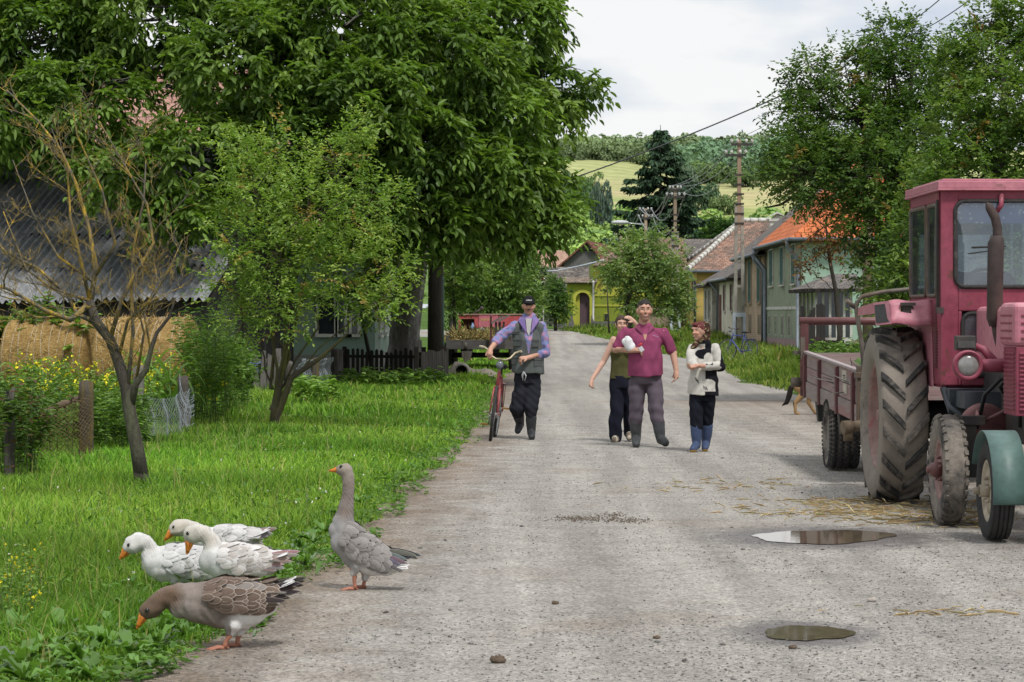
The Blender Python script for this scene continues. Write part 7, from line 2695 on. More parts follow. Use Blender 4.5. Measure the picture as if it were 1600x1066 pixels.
def wire(label, a, c_, sag, r_, mat):
 b = MB()
 n = 24
 pts = []
 for i in range(n + 1):
  t = i / n
  p = Vector(a).lerp(Vector(c_), t)
  p.z -= sag * 4 * t * (1 - t)
  pts.append(p)
 b.tube(pts, r_, 5, False)
 o = b.build("overhead_wire", mat)
 return tag(o, label, "wire", "overhead wires along the street")
for A_, B_, sg, rr, mt, lab in ((t1, t2, .5, .013, WIREL, "thin overhead wire from the nearest pole to the second pole"), (t2, t3, 1.1, .020, WIREL, "sagging overhead wire from the second pole to the third pole"), (t3, t4, 1.0, .022, WIREL, "sagging overhead wire from the third pole to the most distant pole"), (t0, t1, .5, .010, WIREM, "thin overhead wire from the pole in the pear tree to the nearest tall pole")):
 for k in range(min(len(A_), len(B_))):
  if k in (0, 1, 3, 4, 7):
   wire(lab, A_[k], B_[k], sg * (.8 + .1 * k), rr, mt)
for k, (px, py) in enumerate(((1478, -22), (1524, -12), (1605, 2), (1640, 10))):
 wire("thin overhead wire crossing the sky above the tractor", t0[(0, 3, 4, 7)[k]], P(px + 60, py - 45, 34), .25, .009, WIREM)
o = wire("black service cable strung across the street from the pear tree to the walnut", t0[4] + Vector((-.3, 0, -.25)), Vector((-3.2, 67.0, 3.75)), .35, .018, WIREM)
del o['group']
o = wire("pale sagging service cable from the second pole down to the yellow house", t2[4] - Vector((0, 0, 1.6)), Vector((9.0, 131.0, 3.9)), .35, .018, WIREL)
del o['group']
# --- flag and its white arm by the lime gate
D = 133
fl = thing("flag_pole", "white pole with a white cross-wire by the lime gate", "pole", (X(849, D), D, float(gz(np.array(float(D))))))
b = MB()
b.tube([P(849, 470, D), P(851, 423, D)], .035, 6)
b.tube([(X(849, D), D, float(gz(np.array(float(D)))) - .1), P(849, 470, D)], .035, 6)
b.build('mast', MAT_WHITE, fl)
b = MB()
b.tube([P(851, 424, D), P(870, 423, D), P(905, 416, D - 1), P(945, 406, D - 2)], .030, 6)
b.build('stay', M("pale_banner", (.55, .60, .68), (.45, .50, .58), 4), fl)
V, Q, C = [], [], []
for i in range(9):
 t = i / 8
 for j in range(5):
  u = j / 4
  q = P(850.5 - 5 * u - 1.2 * t * u * 3, 432 + 16 * t, D)
  V.append((q.x, q.y - .05 + .06 * math.sin(u * 6 + t * 4), q.z - .12 * u))
for i in range(8):
 for j in range(4):
  Q.append((i * 5 + j, i * 5 + j + 1, i * 5 + 6 + j, i * 5 + 5 + j))
  C.append((.45, .07, .12) if i < 3 else (.62, .60, .60) if i < 5 else (.035, .035, .05))
o = obj("flag", np_mesh("flag", V, [Q], col=np.array(C), smooth_=True), M_attr("flag_cloth", .9))
tag(o, "limp red, white and black flag hanging from the white pole", "flag")
# --- flat wagon with hay
wg = thing("hay_wagon", "old grey flat farm wagon with a thin layer of hay on its deck", "wagon", (X(742, 74), 74, 0))
D = 71.5
GW = M("wagon_timber", (.125, .115, .11), (.07, .064, .062), 5, .95, .5, .012, stretch=(.4, 3, 3))
x0, x1 = X(697, D), X(802, D)
b = MB()
b.bb(x0, x1, D, D + .08, .60, .86)
b.build('end_beam', GW, wg, .01)
b = MB()
b.bb(x0, x1, 76.5, 76.6, .66, .90)
b.build('end_beam', GW, wg, .01)
b = MB()
b.bb(x0 + .02, x1 - .02, D + .08, 76.5, .74, .80)
b.build('deck', GW, wg)
for x in (x0, x1 - .08):
 b = MB()
 b.bb(x, x + .08, D + .09, 76.49, .802, .98)
 b.build('side_rail', GW, wg, .01)
b = MB()
b.bb(x0 + .4, x0 + .55, D + .3, 76.2, .50, .738)
b.bb(x1 - .55, x1 - .4, D + .3, 76.2, .50, .738)
b.cyl((x0 - .05, 72.4, .40), (x1 + .05, 72.4, .40), .05)
b.cyl((x0 - .05, 75.6, .40), (x1 + .05, 75.6, .40), .05)
b.build('running_gear', IRON, wg)
for y in (72.4, 75.6):
 for x, s in ((x0 + .02, -1), (x1 - .02, 1)):
  wheel(wg, (x, y, .40), .39, .22, .22, (BLACKR, BLACKR, IRON), s, None, .4, False)
n = 5200
p = np.stack([x0 + .1 + (x1 - x0 - .2) * rng.random(n), 71.7 + 4.6 * rng.random(n), .82 + .0 * rng.random(n)], 1)
p[:, 2] += (.05 + .10 * np.sin((p[:, 1] - 71.6) / 5 * 2.2)) * (.3 + .7 * rng.random(n)) + .05 * (p[:, 1] - 71.6) / 4
d = unit(n)
d[:, 2] *= .4
v_, q_ = leaf_arrays(p, d, unit(n), .18 + .2 * rng.random(n), np.full(n, .02), .1)
o = obj("hay", np_mesh("hay", v_, [q_], col=np.repeat(jitter_col((.26, .21, .075), n, .4), 2, axis=0)), M_attr("straw_wisp", .8))
tag(o, "flattened layer of dry greenish hay on the flat wagon", "hay", kind='stuff')
# ladder-like hay rack standing at the wagon's right
hr = thing("hay_rack", "rusty rail rack with sloping pale bars standing behind the man's arm", "rack", (X(783, 70), 70, 0))
D = 71.3
for px in (767, 775, 781, 787):
 b = MB()
 b.bar((X(px, D), D - .02, .60), P(px, 494 if px < 770 else 503, D - .02), .06)
 b.build('upright', DARKRED if px < 770 else IRON, hr)
for a, c_ in (((768, 505), (786, 494)), ((778, 503), (797, 492))):
 b = MB()
 b.bar(P(a[0], a[1], D - .09), P(c_[0], c_[1], D - .09), .07, .05)
 b.build('sloping_bar', GREY_WOOD, hr)
for a, c_ in (((726, 515), (739, 524)), ((752, 513), (765, 521))):
 b = MB()
 b.bar(P(a[0], a[1], 75.5), P(c_[0], c_[1], 75.3), .05)
 o = b.build("pale_stick", M("peeled_stick", (.58, .57, .54), (.44, .43, .4), 8))
 tag(o, "pale peeled stick leaning on the hay, left of two" if a[0] < 740 else "pale peeled stick leaning on the hay, right of two", "stick")
# wooden block hanging under the wagon beam
b = MB()
b.tube([P(727, 535, 71.2), P(728, 546, 71.2)], .05, 8)
b.slab([P(721, 549, 71.15), P(738, 549, 71.15), P(735, 562, 71.15), P(726, 566, 71.15), P(722, 558, 71.15)], (0, .25, 0))
o = b.build("drawbar_head", OLD_WOOD)
o.parent = wg
o.matrix_parent_inverse = Matrix.Translation(-Vector(wg.location))
# --- red machine behind the wagon
rm = thing("baler", "long red farm baler with faint yellow lettering behind the hay wagon", "baler", (X(760, 84), 84, 0))
D = 83.0
x0, x1, x2 = X(716, D), X(748, D), X(800, D)
RB = paint_mat("baler_red", (.40, .055, .060), (.46, .11, .12), rust_amt=.1)
RP = paint_mat("baler_pink", (.44, .10, .14), (.50, .16, .20), rust_amt=.1)
b = MB()
zt, zb = Z(492.5, D), Z(513, D)
b.bb(x0, x1, D, D + 1.6, zt - .12, zt)
b.bb(x0, x0 + .09, D, D + 1.6, zb - .12, zt - .12)
b.bb(x1 - .14, x1 - .005, D, D + .1, zb, zt - .12)
b.build('hood', RB, rm, .01)
b = MB()
b.bb(x0 + .1, x1 - .15, D + .5, D + 1.5, zb - .15, zt - .13)
b.build('bale_chamber', paint_mat("chamber_dark", (.10, .015, .02), (.13, .03, .03)), rm)
b = MB()
b.bb(x1, x2 - .45, D - .03, D + 1.5, zb + .02, zt + .01)
b.build('side_panel', RP, rm, .015)
b = MB()
b.bb(x2 - .44, x2 + .8, D - .02, D + 1.5, zb + .02, zt - .02)
b.build('side_panel', RB, rm, .015)
b = MB()
b.bb(x0 - .05, x2 + .8, D - .05, D + 1.7, zt + .012, zt + .04)
b.build('top_rim', M("pale_rust_rim", (.46, .30, .24), (.34, .2, .16), 6), rm)
b = MB()
for i in range(5):
 zz = zb - .06 - i * .055
 b.bb(x0 + .3, x2, D + .02, D + .09, zz - .022, zz)
b.bb(x0 + .4, x2, D + .3, D + 1.4, .45, .80)
b.build('under_frame', IRON, rm)
for x in (x0 + .35, x2 + .2):
 wheel(rm, (x, D + .9, .33), .32, .2, .17, (BLACKR, BLACKR, IRON), -1, None, .4, False)
b = MB()
b.cyl(P(738, 492, D + .3), P(752.5, 482, D + .3), .025)
b.ball(P(753, 481.5, D + .3), .06, 10, 8)
b.build('lever', IRON, rm)
fc_ = bpy.data.curves.new("lettering", 'FONT')
fc_.body = "NAVIV"
fc_.size = .135
fc_.extrude = .003
fo = bpy.data.objects.new("lettering", fc_)
COL.objects.link(fo)
fo.location = (X(751.0, D), D - .036, Z(501.8, D))
fo.rotation_euler = (R(90), 0, 0)
bpy.context.view_layer.update()
dg = bpy.context.evaluated_depsgraph_get()
lm_ = bpy.data.meshes.new_from_object(fo.evaluated_get(dg))
lm_.transform(fo.matrix_world)
bpy.data.objects.remove(fo)
obj('lettering', lm_, M("old_yellow_paint", (.60, .46, .12), (.48, .35, .10), 9), rm)
# a blue bottle on the deck
b = MB()
bp = P(738.5, 512, 76.2)
b.lathe([(-.16, .0), (-.16, .055), (.04, .055), (.09, .03), (.12, .022), (.14, .022), (.14, 0)], bp + Vector((0, 0, -.0)), 'Z', 14)
o = b.build("bottle", M("blue_bottle", (.10, .24, .48), (.30, .42, .58), 6, .2, 0, spec=.6))
tag(o, "small blue plastic bottle standing on the wagon by the dark baler opening", "bottle")
# --- thin metal mast and posts left of the wagon, culvert
b = MB()
b.cyl((X(692, 63), 63, -.1), P(692, 432, 63), .03)
o = b.build("metal_post", M("green_post", (.10, .16, .12), (.07, .11, .085), 6, .6))
tag(o, "slim dark green metal post rising beside the solid board fence", "post")
for px, y0_, lab in ((707, 478, "slanting rough grey post behind the left end of the wagon"), (704, 492, "shorter rough grey post at the wagon's left corner")):
 b = MB()
 b.bar((X(px + 3, 79 if y0_ < 480 else 78), 79 if y0_ < 480 else 78, -.1), P(px, y0_, 79 if y0_ < 480 else 78), .13, .13)
 o = b.build("rough_post", GREY_WOOD)
 tag(o, lab, "post")
D = 63.2
b = MB()
b.lathe([(0, .145), (0, .19), (1.3, .19), (1.3, .145)], (X(721, D), D, .17), 'Y', 28, True)
o = b.build("culvert_pipe", CONCRETE)
tag(o, "round concrete culvert pipe poking out of the dirt track", "pipe")
# the dirt track over the culvert
V = []
nx, ny = 40, 16
for j in range(ny):
 for i in range(nx):
  u, t = i / (nx - 1), j / (ny - 1)
  x = X(697, D) + (.1 + X(775, D) - X(697, D)) * u
  y = D + .12 + 3.4 * t
  h = .36 * math.sin(math.pi * min(1, t * 1.0 + .02)) ** .5 * (1 - u ** 3) * (.8 + .25 * math.sin(u * 9)) * min(1, 4 * u + .5)
  cx_ = abs(x - X(721, D))
  if t < .08 and cx_ < .2:
   h = max(h, .0)
  V.append((x, y + .05 * math.sin(u * 14), max(.001, h) + .015 * math.sin(u * 40 + t * 31) * (h > .03)))
Q = [(j * nx + i, j * nx + i + 1, (j + 1) * nx + i + 1, (j + 1) * nx + i) for j in range(ny - 1) for i in range(nx - 1)]
o = obj("dirt_track", np_mesh("dirt_track", V, [Q], smooth_=True), M("track_dirt", (.30, .26, .21), (.20, .17, .135), 9, .95, .8, .02))
tag(o, kind='structure')
# -- bodies grown as one surface, geese
def blob_mesh(name, chains, voxel=.006, it=3, fac=.5, big=.125):
 """chains: [(points, radii, lateral flatness)] -> one continuous remeshed surface"""
 b = MB()
 for ch in chains:
  if ch[0] == 'ball':
   b.ball(ch[1], ch[2], 20, 14)
   continue
  pts, rad, fl = ch
  pts = [Vector(p) for p in pts]
  b.tube(pts, list(rad), 20, True, (1, fl, 1))
  for p, r in zip(pts, rad):
   if r < big:
    b.ball(p, (r, r * fl, r), 20, 12)
 me = bpy.data.meshes.new(name)
 me.from_pydata([tuple(p) for p in b.v], [], b.f)
 o = bpy.data.objects.new("shape", me)
 COL.objects.link(o)
 m = o.modifiers.new("r", 'REMESH')
 m.mode = 'VOXEL'
 m.voxel_size = voxel
 m.use_smooth_shade = True
 s = o.modifiers.new("s", 'SMOOTH')
 s.factor = fac
 s.iterations = it
 bpy.context.view_layer.update()
 dg = bpy.context.evaluated_depsgraph_get()
 r = bpy.data.meshes.new_from_object(o.evaluated_get(dg))
 bpy.data.objects.remove(o)
 bpy.data.meshes.remove(me)
 r.name = name
 return r
def get_co(me):
 a = np.empty(len(me.vertices) * 3, dtype=np.float32)
 me.vertices.foreach_get('co', a)
 return a.reshape(-1, 3)
def set_co(me, a):
 me.vertices.foreach_set('co', a.astype(np.float32).ravel())
 me.update()
def paint(me, c):
 a = me.color_attributes.new('Col', 'FLOAT_COLOR', 'POINT')
 q = np.ones((len(me.vertices), 4), dtype=np.float32)
 q[:, :3] = c
 a.data.foreach_set('color', q.ravel())
def blend(a, b, k):
 k = np.clip(k, 0, 1)[:, None]
 return np.asarray(a) * (1 - k) + np.asarray(b) * k
def w3(p, s, seed):
 r = np.random.default_rng(seed)
 o = 0
 for _ in range(6):
  o = o + np.sin(p @ (r.normal(size=3) * s) + r.random() * 6.28)
 return o / 3
FEATHER = M_attr("feather", .85, .15, 60, .12)
DOWN = M_attr("goose_down", .9, .12, 45, .16, bstr=.35, bdist=.006)
BEAK = M("orange_beak", (.62, .22, .03), (.50, .15, .02), 14, .45, .15, .003, spec=.4)
SHANK = M("pinkish_shank", (.44, .20, .13), (.32, .13, .09), 30, .6, .5, .003)
EYE_M = M("dark_eye", (.012, .010, .009), (.008, .007, .006), 3, .08, 0, spec=.9)
SHP = [(0, .22), (.28, .46), (.62, .48), (.88, .28), (1, 0), (.88, -.28), (.62, -.48), (.28, -.46), (0, -.22)]
def feather(V, Fq, Fn, C, p, d, nrm, ln, wd, c1, c2, curl=.10):
 d = Vector(d).normalized()
 nrm = Vector(nrm)
 sd = d.cross(nrm).normalized()
 up = sd.cross(d)
 o = len(V)
 for k in (1.0, .86):
  for t, w_ in SHP:
   tt = .5 + (t - .5) * (1 if k == 1 else .92)
   V.append(p + d * ln * tt + sd * wd * w_ * k + up * (.006 * t + (.0012 if k < 1 else 0) - curl * ln * (t - .2) ** 2 - abs(w_) ** 2 * wd * .30))
 n = len(SHP)
 for i in range(n - 1):
  Fq.append((o + i, o + i + 1, o + n + i + 1, o + n + i))
  C.append(c2)
 Fn.append(tuple(range(o + n, o + 2 * n)))
 C.append(c1)
def goose(label, D, px0, spec, look, yaw=0.0, seed=1):
 r = random.Random(seed)
 gpy = HOR + EYE * F / D
 s = F / D
 ox, oy, k = spec['crop']
 def c2(p):
  return Vector((((ox + p[0] / k) - px0) / s, 0, (gpy - (oy + p[1] / k)) / s))
 def rr(v):
  return v / k / s
 root = thing("goose", label, "goose", (X(px0, D), D, 0), "geese at the road edge", yaw)
 body = [(c2(p), rr(p[2])) for p in spec['body']]
 neck = [(c2(p), rr(p[2])) for p in spec['neck']]
 chains = [([p for p, _ in body], [q for _, q in body], spec.get('flat', .82)), ([p for p, _ in neck], [q for _, q in neck], .80)]
 bl = spec['legs']
 for (a, e, f, side) in bl:
  pa = c2(a) + Vector((0, side * .045, 0))
  chains.append(([pa + Vector((0.02, 0, .05)), pa], [.045, .022], 1))
 me = blob_mesh('body', chains, .0065, 4)
 co = get_co(me)
 head = np.array(neck[-2][0])
 bp = np.array([tuple(p) for p, _ in body])
 u = (co[:, 0] - bp[0, 0]) / (bp[-1, 0] - bp[0, 0])
 npts = np.array([tuple(p) for p, _ in neck])
 dn = np.min(np.linalg.norm(co[:, None, :] * np.array([1, .6, 1]) - npts[None, 2:] * np.array([1, 1, 1]), axis=2), axis=1)
 isneck = np.clip(1.5 - dn / (neck[2][1] * 1.15), 0, 1)
 zrel = (co[:, 2] - np.interp(co[:, 0], bp[:, 0], bp[:, 2])) / .10
 n3 = w3(co, 40, seed)
 col = np.tile(np.array(look['body']), (len(co), 1)) * (1 + .10 * n3[:, None])
 col = blend(col, look['breast'], np.clip(.7 - u * 2.2 - zrel * .2, 0, 1) * (1 - isneck))
 col = blend(col, look['rear'], np.clip((u - look.get('rear_u', .55)) * 6 - zrel * 1.4, 0, 1))
 col = blend(col, look['belly'], np.clip(-zrel * 1.3 - .6, 0, 1) * (u > .3) * (u < look.get('rear_u', .55) - .06))
 col = blend(col, np.array(look['neck']) * 1.0, isneck)
 hd = np.clip(1.4 - np.linalg.norm(co - head, axis=1) / .06, 0, 1)
 col = blend(col, look['head'], hd)
 groove = np.sin(co[:, 0] * 420 + co[:, 2] * 200 + 2 * n3) * isneck * (1 - hd)
 col = col * (1 - .20 * np.clip(groove, 0, 1))[:, None]
 paint(me, col)
 # neck furrows and soft down
 nn = np.empty(len(co) * 3, dtype=np.float32)
 me.vertices.foreach_get('normal', nn)
 set_co(me, co + nn.reshape(-1, 3) * (.0026 * groove + .0030 * w3(co, 55, seed + 1))[:, None])
 body_o = obj('body', me, DOWN, root, True)
 bvh = BVHTree.FromPolygons([v.co for v in me.vertices], [tuple(p.vertices) for p in me.polygons])
 # wings: rows of coverts from the tail forward, then the flight feathers
 S, T = c2(spec['wing'][0]), c2(spec['wing'][1])
 ax = (T - S)
 L_ = ax.length
 ax.normalize()
 upv = Vector((-ax.z, 0, ax.x))
 if upv.z < 0:
  upv = -upv
 hh = rr(spec['wing'][2])
 for sd in (-1, 1):
  V, Fq, Fn, C = [], [], [], []
  # flight feathers
  for i in range(7):
   t = .53 + .045 * i
   v = -.55 + .16 * i
   p0 = S + ax * L_ * t + upv * hh * v * .8
   h = bvh.ray_cast(p0 + Vector((0, sd * 1, 0)), Vector((0, -sd, 0)))
   p = (h[0] if h[0] else p0 + Vector((0, sd * .03, 0))) + Vector((0, sd * .006, 0))
   dd = ax + upv * (-.10 + .05 * i) + Vector((0, -sd * .16, 0))
   c1 = [q * r.uniform(.8, 1.2) for q in look['flight']]
   feather(V, Fq, Fn, C, p, dd, Vector((0, sd, .25)), L_ * r.uniform(.42, .55), .030, c1, tuple(np.array(c1) * .7 + np.array(look['edge']) * .3), .03)
  rows = 11
  for i in range(rows):
   t = .68 - .74 * i / rows
   for j in range(11):
    v = -1.1 + 2.05 * (j + (.5 if i % 2 else 0)) / 11
    if v < -.92 + .4 * max(0, .25 - t) * 4:
     continue
    p0 = S + ax * L_ * (t + r.uniform(-.012, .012)) + upv * hh * v
    h = bvh.ray_cast(p0 + Vector((0, sd * 1, 0)), Vector((0, -sd, 0)))
    if not h[0]:
     continue
    nrm = h[1] if h[1].y * sd > 0 else -h[1]
    dd = (ax - nrm * ax.dot(nrm)).normalized() + nrm * .06 - upv * .05 * v
    big = .7 + .5 * (t + .1)
    mixk = r.random()
    base = np.array(look['cov'][0]) * (1 - mixk) + np.array(look['cov'][1]) * mixk
    if look.get('pale') and abs(v - .12 - .5 * (t - .3)) < .10 and .15 < t < .6:
     base = np.array(look['pale'])
    feather(V, Fq, Fn, C, h[0] + nrm * (.003 + .0008 * i), dd, nrm, .092 * big, .050 * big, tuple(base), tuple(base * (1 - look['em']) + np.array(look['edge']) * look['em']) if r.random() < .85 else tuple(base), .12)
  vs = np.array([tuple(p) for p in V])
  me2 = np_mesh('wing', vs, [np.array(Fq), np.array(Fn)], col=np.array([C[i] for i in range(len(C)) if i % 9 != 8] + [C[i] for i in range(len(C)) if i % 9 == 8]), smooth_=True)
  obj('wing', me2, FEATHER, root, True)
 # tail fan
 V, Fq, Fn, C = [], [], [], []
 Tb, Te = c2(spec['tail'][0]), c2(spec['tail'][1])
 td = (Te - Tb)
 for i in range(9):
  a = (i - 4) / 4
  dd = td.normalized() + Vector((0, a * .34, 0))
  c1 = look['tail'][i % len(look['tail'])]
  feather(V, Fq, Fn, C, Tb + Vector((0, a * .03, .004 * (4 - abs(i - 4)))), dd, Vector((0, a * .3, 1)), td.length * r.uniform(.9, 1.08), .036, c1, look['tail_edge'], .03)
 for i in range(7):
  a = (i - 3) / 3
  feather(V, Fq, Fn, C, Tb - td * .35 + Vector((0, a * .045, -.014)), td.normalized() + Vector((0, a * .3, -.16)), Vector((0, a * .4, -1)), td.length * .95, .05, look['rear'], look['rear'], .03)
 me2 = np_mesh('tail', np.array([tuple(p) for p in V]), [np.array(Fq), np.array(Fn)], col=np.array([C[i] for i in range(len(C)) if i % 9 != 8] + [C[i] for i in range(len(C)) if i % 9 == 8]), smooth_=True)
 obj('tail', me2, FEATHER, root, True)
 # bill
 b = MB()
 bl_ = [(c2(p), rr(p[2])) for p in spec['bill']]
 b.tube([p for p, _ in bl_], [q for _, q in bl_], 14, True, (1, .72, 1))
 b.ball(bl_[-1][0], (bl_[-1][1], bl_[-1][1] * .8, bl_[-1][1]), 10, 8)
 bk_ = b.build('bill', BEAK, root, local=True)
 b = MB()
 off = Vector((0, 0, -bl_[1][1] * .25))
 dn_ = (bl_[-1][0] - bl_[0][0]).normalized()
 low = Vector((dn_.z, 0, -dn_.x))
 if low.z > 0:
  low = -low
 for sd in (-1, 1):
  b.tube([bl_[0][0].lerp(bl_[1][0], .2) + low * bl_[0][1] * .25 + Vector((0, sd * bl_[0][1] * .66, 0)), bl_[1][0] + low * bl_[1][1] * .35 + Vector((0, sd * bl_[1][1] * .68, 0)), bl_[-1][0] + low * bl_[-1][1] * .5], .0022, 5)
  q = bl_[0][0].lerp(bl_[1][0], .7) - low * bl_[1][1] * .4
  b.ball(q + Vector((0, sd * bl_[1][1] * .66, 0)), (.005, .002, .003), 8, 6)
 b.build('mouth_line', M("bill_shadow", (.22, .07, .02), (.16, .05, .015), 9), bk_, local=True)
 e = c2(spec['eye'])
 for sd in (-1, 1):
  h = bvh.ray_cast(e + Vector((0, sd * 1, 0)), Vector((0, -sd, 0)))
  y = h[0].y if h[0] else sd * .03
  b = MB()
  b.ball((e.x, y - sd * .001, e.z), (.0085, .005, .0085), 14, 10)
  b.tube([(e.x + .0095 * math.cos(t), y + sd * .0005, e.z + .0095 * math.sin(t)) for t in np.linspace(0, 6.28, 15)], .0018, 5, False)
  b.build('eye', EYE_M, root, local=True)
 # legs
 for (a, e_, f, side) in bl:
  pa, pe, pf = c2(a), c2(e_), c2(f)
  yy = side * .045
  pa, pe, pf = [Vector((p.x, yy, p.z)) for p in (pa, pe, pf)]
  pe.z = max(pe.z, .03)
  pf.z = .012
  b = MB()
  kn = pa.lerp(pe, .35) + Vector((.006, 0, 0))
  b.tube([pa + Vector((0, 0, .03)), pa, kn, pa.lerp(pe, .6), pe, Vector((pe.x, yy, .014))], [.022, .017, .0135, .0105, .0115, .013], 12)
  dv = (pf - pe)
  dv.z = 0
  ln = max(.085, dv.length)
  dv = dv.normalized()
  lat = Vector((0, 1, 0))
  base = Vector((pe.x, yy, .013))
  tips = []
  for t in (-1, 0, 1):
   tip = base + dv * ln * (1 if t == 0 else .88) + lat * t * ln * .40
   tip.z = .007
   tips.append(tip)
   b.tube([base, base.lerp(tip, .45) + Vector((0, 0, .006)), base.lerp(tip, .75), tip], [.011, .009, .0075, .004], 8)
  q = base - dv * .02
  b.tube([base, q], [.008, .004], 6)
  m0, m1 = tips[0].lerp(tips[1], .5) - dv * ln * .14, tips[1].lerp(tips[2], .5) - dv * ln * .14
  web = [base + Vector((0, 0, .004)), tips[0], m0, tips[1], m1, tips[2]]
  b.slab(web, (0, 0, -.003))
  b.build('leg', SHANK, root, local=True)
 return root
G_GREY = dict(em=.28, body=(.25, .24, .235), breast=(.36, .35, .345), neck=(.25, .205, .18), head=(.33, .285, .24), rear=(.68, .67, .65), belly=(.40, .39, .38), rear_u=.50, cov=((.19, .175, .165), (.30, .28, .265)), edge=(.50, .48, .46), flight=(.13, .12, .12), tail=((.30, .27, .26), (.66, .65, .63)), tail_edge=(.76, .75, .73))
G_DARK = dict(em=.62, body=(.20, .165, .145), breast=(.33, .29, .265), neck=(.17, .115, .082), head=(.135, .095, .07), rear=(.72, .71, .69), belly=(.22, .19, .175), rear_u=.58, cov=((.115, .082, .064), (.17, .125, .10)), edge=(.50, .43, .37), pale=(.215, .19, .175), flight=(.040, .032, .032), tail=((.10, .085, .08), (.62, .61, .6)), tail_edge=(.75, .74, .72))
G_WHITE = dict(em=.4, body=(.62, .615, .605), breast=(.64, .635, .62), neck=(.60, .585, .56), head=(.64, .63, .60), rear=(.70, .69, .68), belly=(.54, .535, .525), cov=((.46, .455, .45), (.66, .655, .645)), edge=(.72, .715, .71), flight=(.40, .39, .39), tail=((.64, .63, .62),), tail_edge=(.74, .735, .72))
G_WHITE2 = dict(G_WHITE, head=(.58, .55, .48), neck=(.56, .52, .46), cov=((.40, .36, .33), (.64, .62, .60)), flight=(.26, .20, .17))
G_WHITE3 = dict(G_WHITE, head=(.50, .45, .37), neck=(.52, .48, .42), cov=((.38, .36, .35), (.62, .61, .60)), flight=(.22, .20, .19))
goose("tall grey goose standing alert on the road with neck stretched up", 14.8, 555, dict(crop=(490, 700, 4.441), flat=.80,
  body=[(168, 575, 72), (225, 645, 112), (315, 715, 136), (415, 768, 122), (505, 808, 76), (570, 828, 36)],
  neck=[(235, 610, 104), (205, 520, 80), (222, 435, 56), (237, 345, 44), (242, 260, 41), (238, 195, 46), (222, 158, 52), (190, 156, 40)],
  bill=[(186, 148, 27), (160, 153, 21), (128, 158, 13), (108, 160, 7)], eye=(195, 131), wing=((205, 600), (600, 770), 118), tail=((545, 800), (682, 830)),
  legs=[((285, 862), (298, 972), (205, 998), -1), ((345, 905), (338, 962), (262, 985), 1)]), G_GREY, R(-8), 1)
goose("dark brown goose bending its neck to feed at the road edge", 12.2, 355, dict(crop=(180, 700, 2.912), flat=.84,
  body=[(300, 715, 58), (380, 705, 92), (480, 705, 116), (580, 710, 116), (665, 690, 84), (735, 655, 38)],
  neck=[(350, 695, 84), (295, 668, 58), (255, 668, 50), (218, 685, 46), (188, 708, 45), (165, 728, 44), (148, 742, 36)],
  bill=[(136, 752, 26), (126, 775, 20), (112, 798, 12), (104, 812, 7)], eye=(150, 732), wing=((400, 640), (770, 655), 92), tail=((715, 640), (822, 606)),
  legs=[((522, 835), (500, 912), (415, 926), -1), ((562, 845), (556, 895), (515, 905), 1)]), G_DARK, R(6), 2)
goose("white goose farthest left, looking down into the tall grass", 14.7, 270, dict(crop=(180, 700, 2.912), flat=.86,
  body=[(185, 520, 66), (235, 530, 88), (300, 530, 94), (365, 535, 84), (420, 535, 52), (455, 525, 26)],
  neck=[(195, 520, 70), (165, 490, 48), (158, 455, 36), (140, 430, 36), (112, 425, 42), (84, 438, 44), (66, 448, 33)],
  bill=[(56, 462, 25), (46, 476, 19), (33, 492, 12), (26, 500, 7)], eye=(66, 438), wing=((220, 490), (450, 520), 74), tail=((430, 520), (500, 505)),
  legs=[((270, 612), (272, 650), (240, 660), -1), ((320, 612), (322, 650), (290, 660), 1)]), G_WHITE, R(5), 3)
goose("white goose in the middle with a buff grey neck and pale brown wing tip", 14.2, 372, dict(crop=(180, 700, 2.912), flat=.84,
  body=[(440, 515, 62), (490, 520, 82), (560, 522, 88), (635, 522, 74), (700, 505, 46), (750, 488, 24)],
  neck=[(455, 505, 70), (445, 460, 48), (430, 418, 38), (405, 392, 38), (372, 385, 42), (348, 395, 41), (338, 410, 30)],
  bill=[(336, 424, 24), (333, 444, 18), (328, 466, 11), (325, 480, 7)], eye=(334, 388), wing=((475, 480), (760, 510), 72), tail=((720, 495), (800, 478)),
  legs=[((540, 600), (540, 660), (505, 670), -1), ((590, 600), (592, 655), (560, 664), 1)]), G_WHITE2, R(-4), 4)
goose("white goose at the back, head low and partly hidden by the middle goose", 16.0, 340, dict(crop=(180, 700, 2.912), flat=.84,
  body=[(420, 420, 50), (470, 418, 62), (530, 415, 62), (590, 412, 48), (640, 400, 26)],
  neck=[(430, 415, 55), (395, 395, 38), (360, 368, 33), (325, 360, 36), (292, 365, 40), (272, 372, 30)],
  bill=[(262, 380, 23), (250, 392, 17), (237, 407, 11), (228, 416, 6)], eye=(270, 358), wing=((450, 385), (665, 400), 50), tail=((620, 400), (705, 374)),
  legs=[((500, 475), (500, 540), (470, 550), -1), ((540, 475), (542, 535), (512, 545), 1)]), G_WHITE3, R(3), 5)
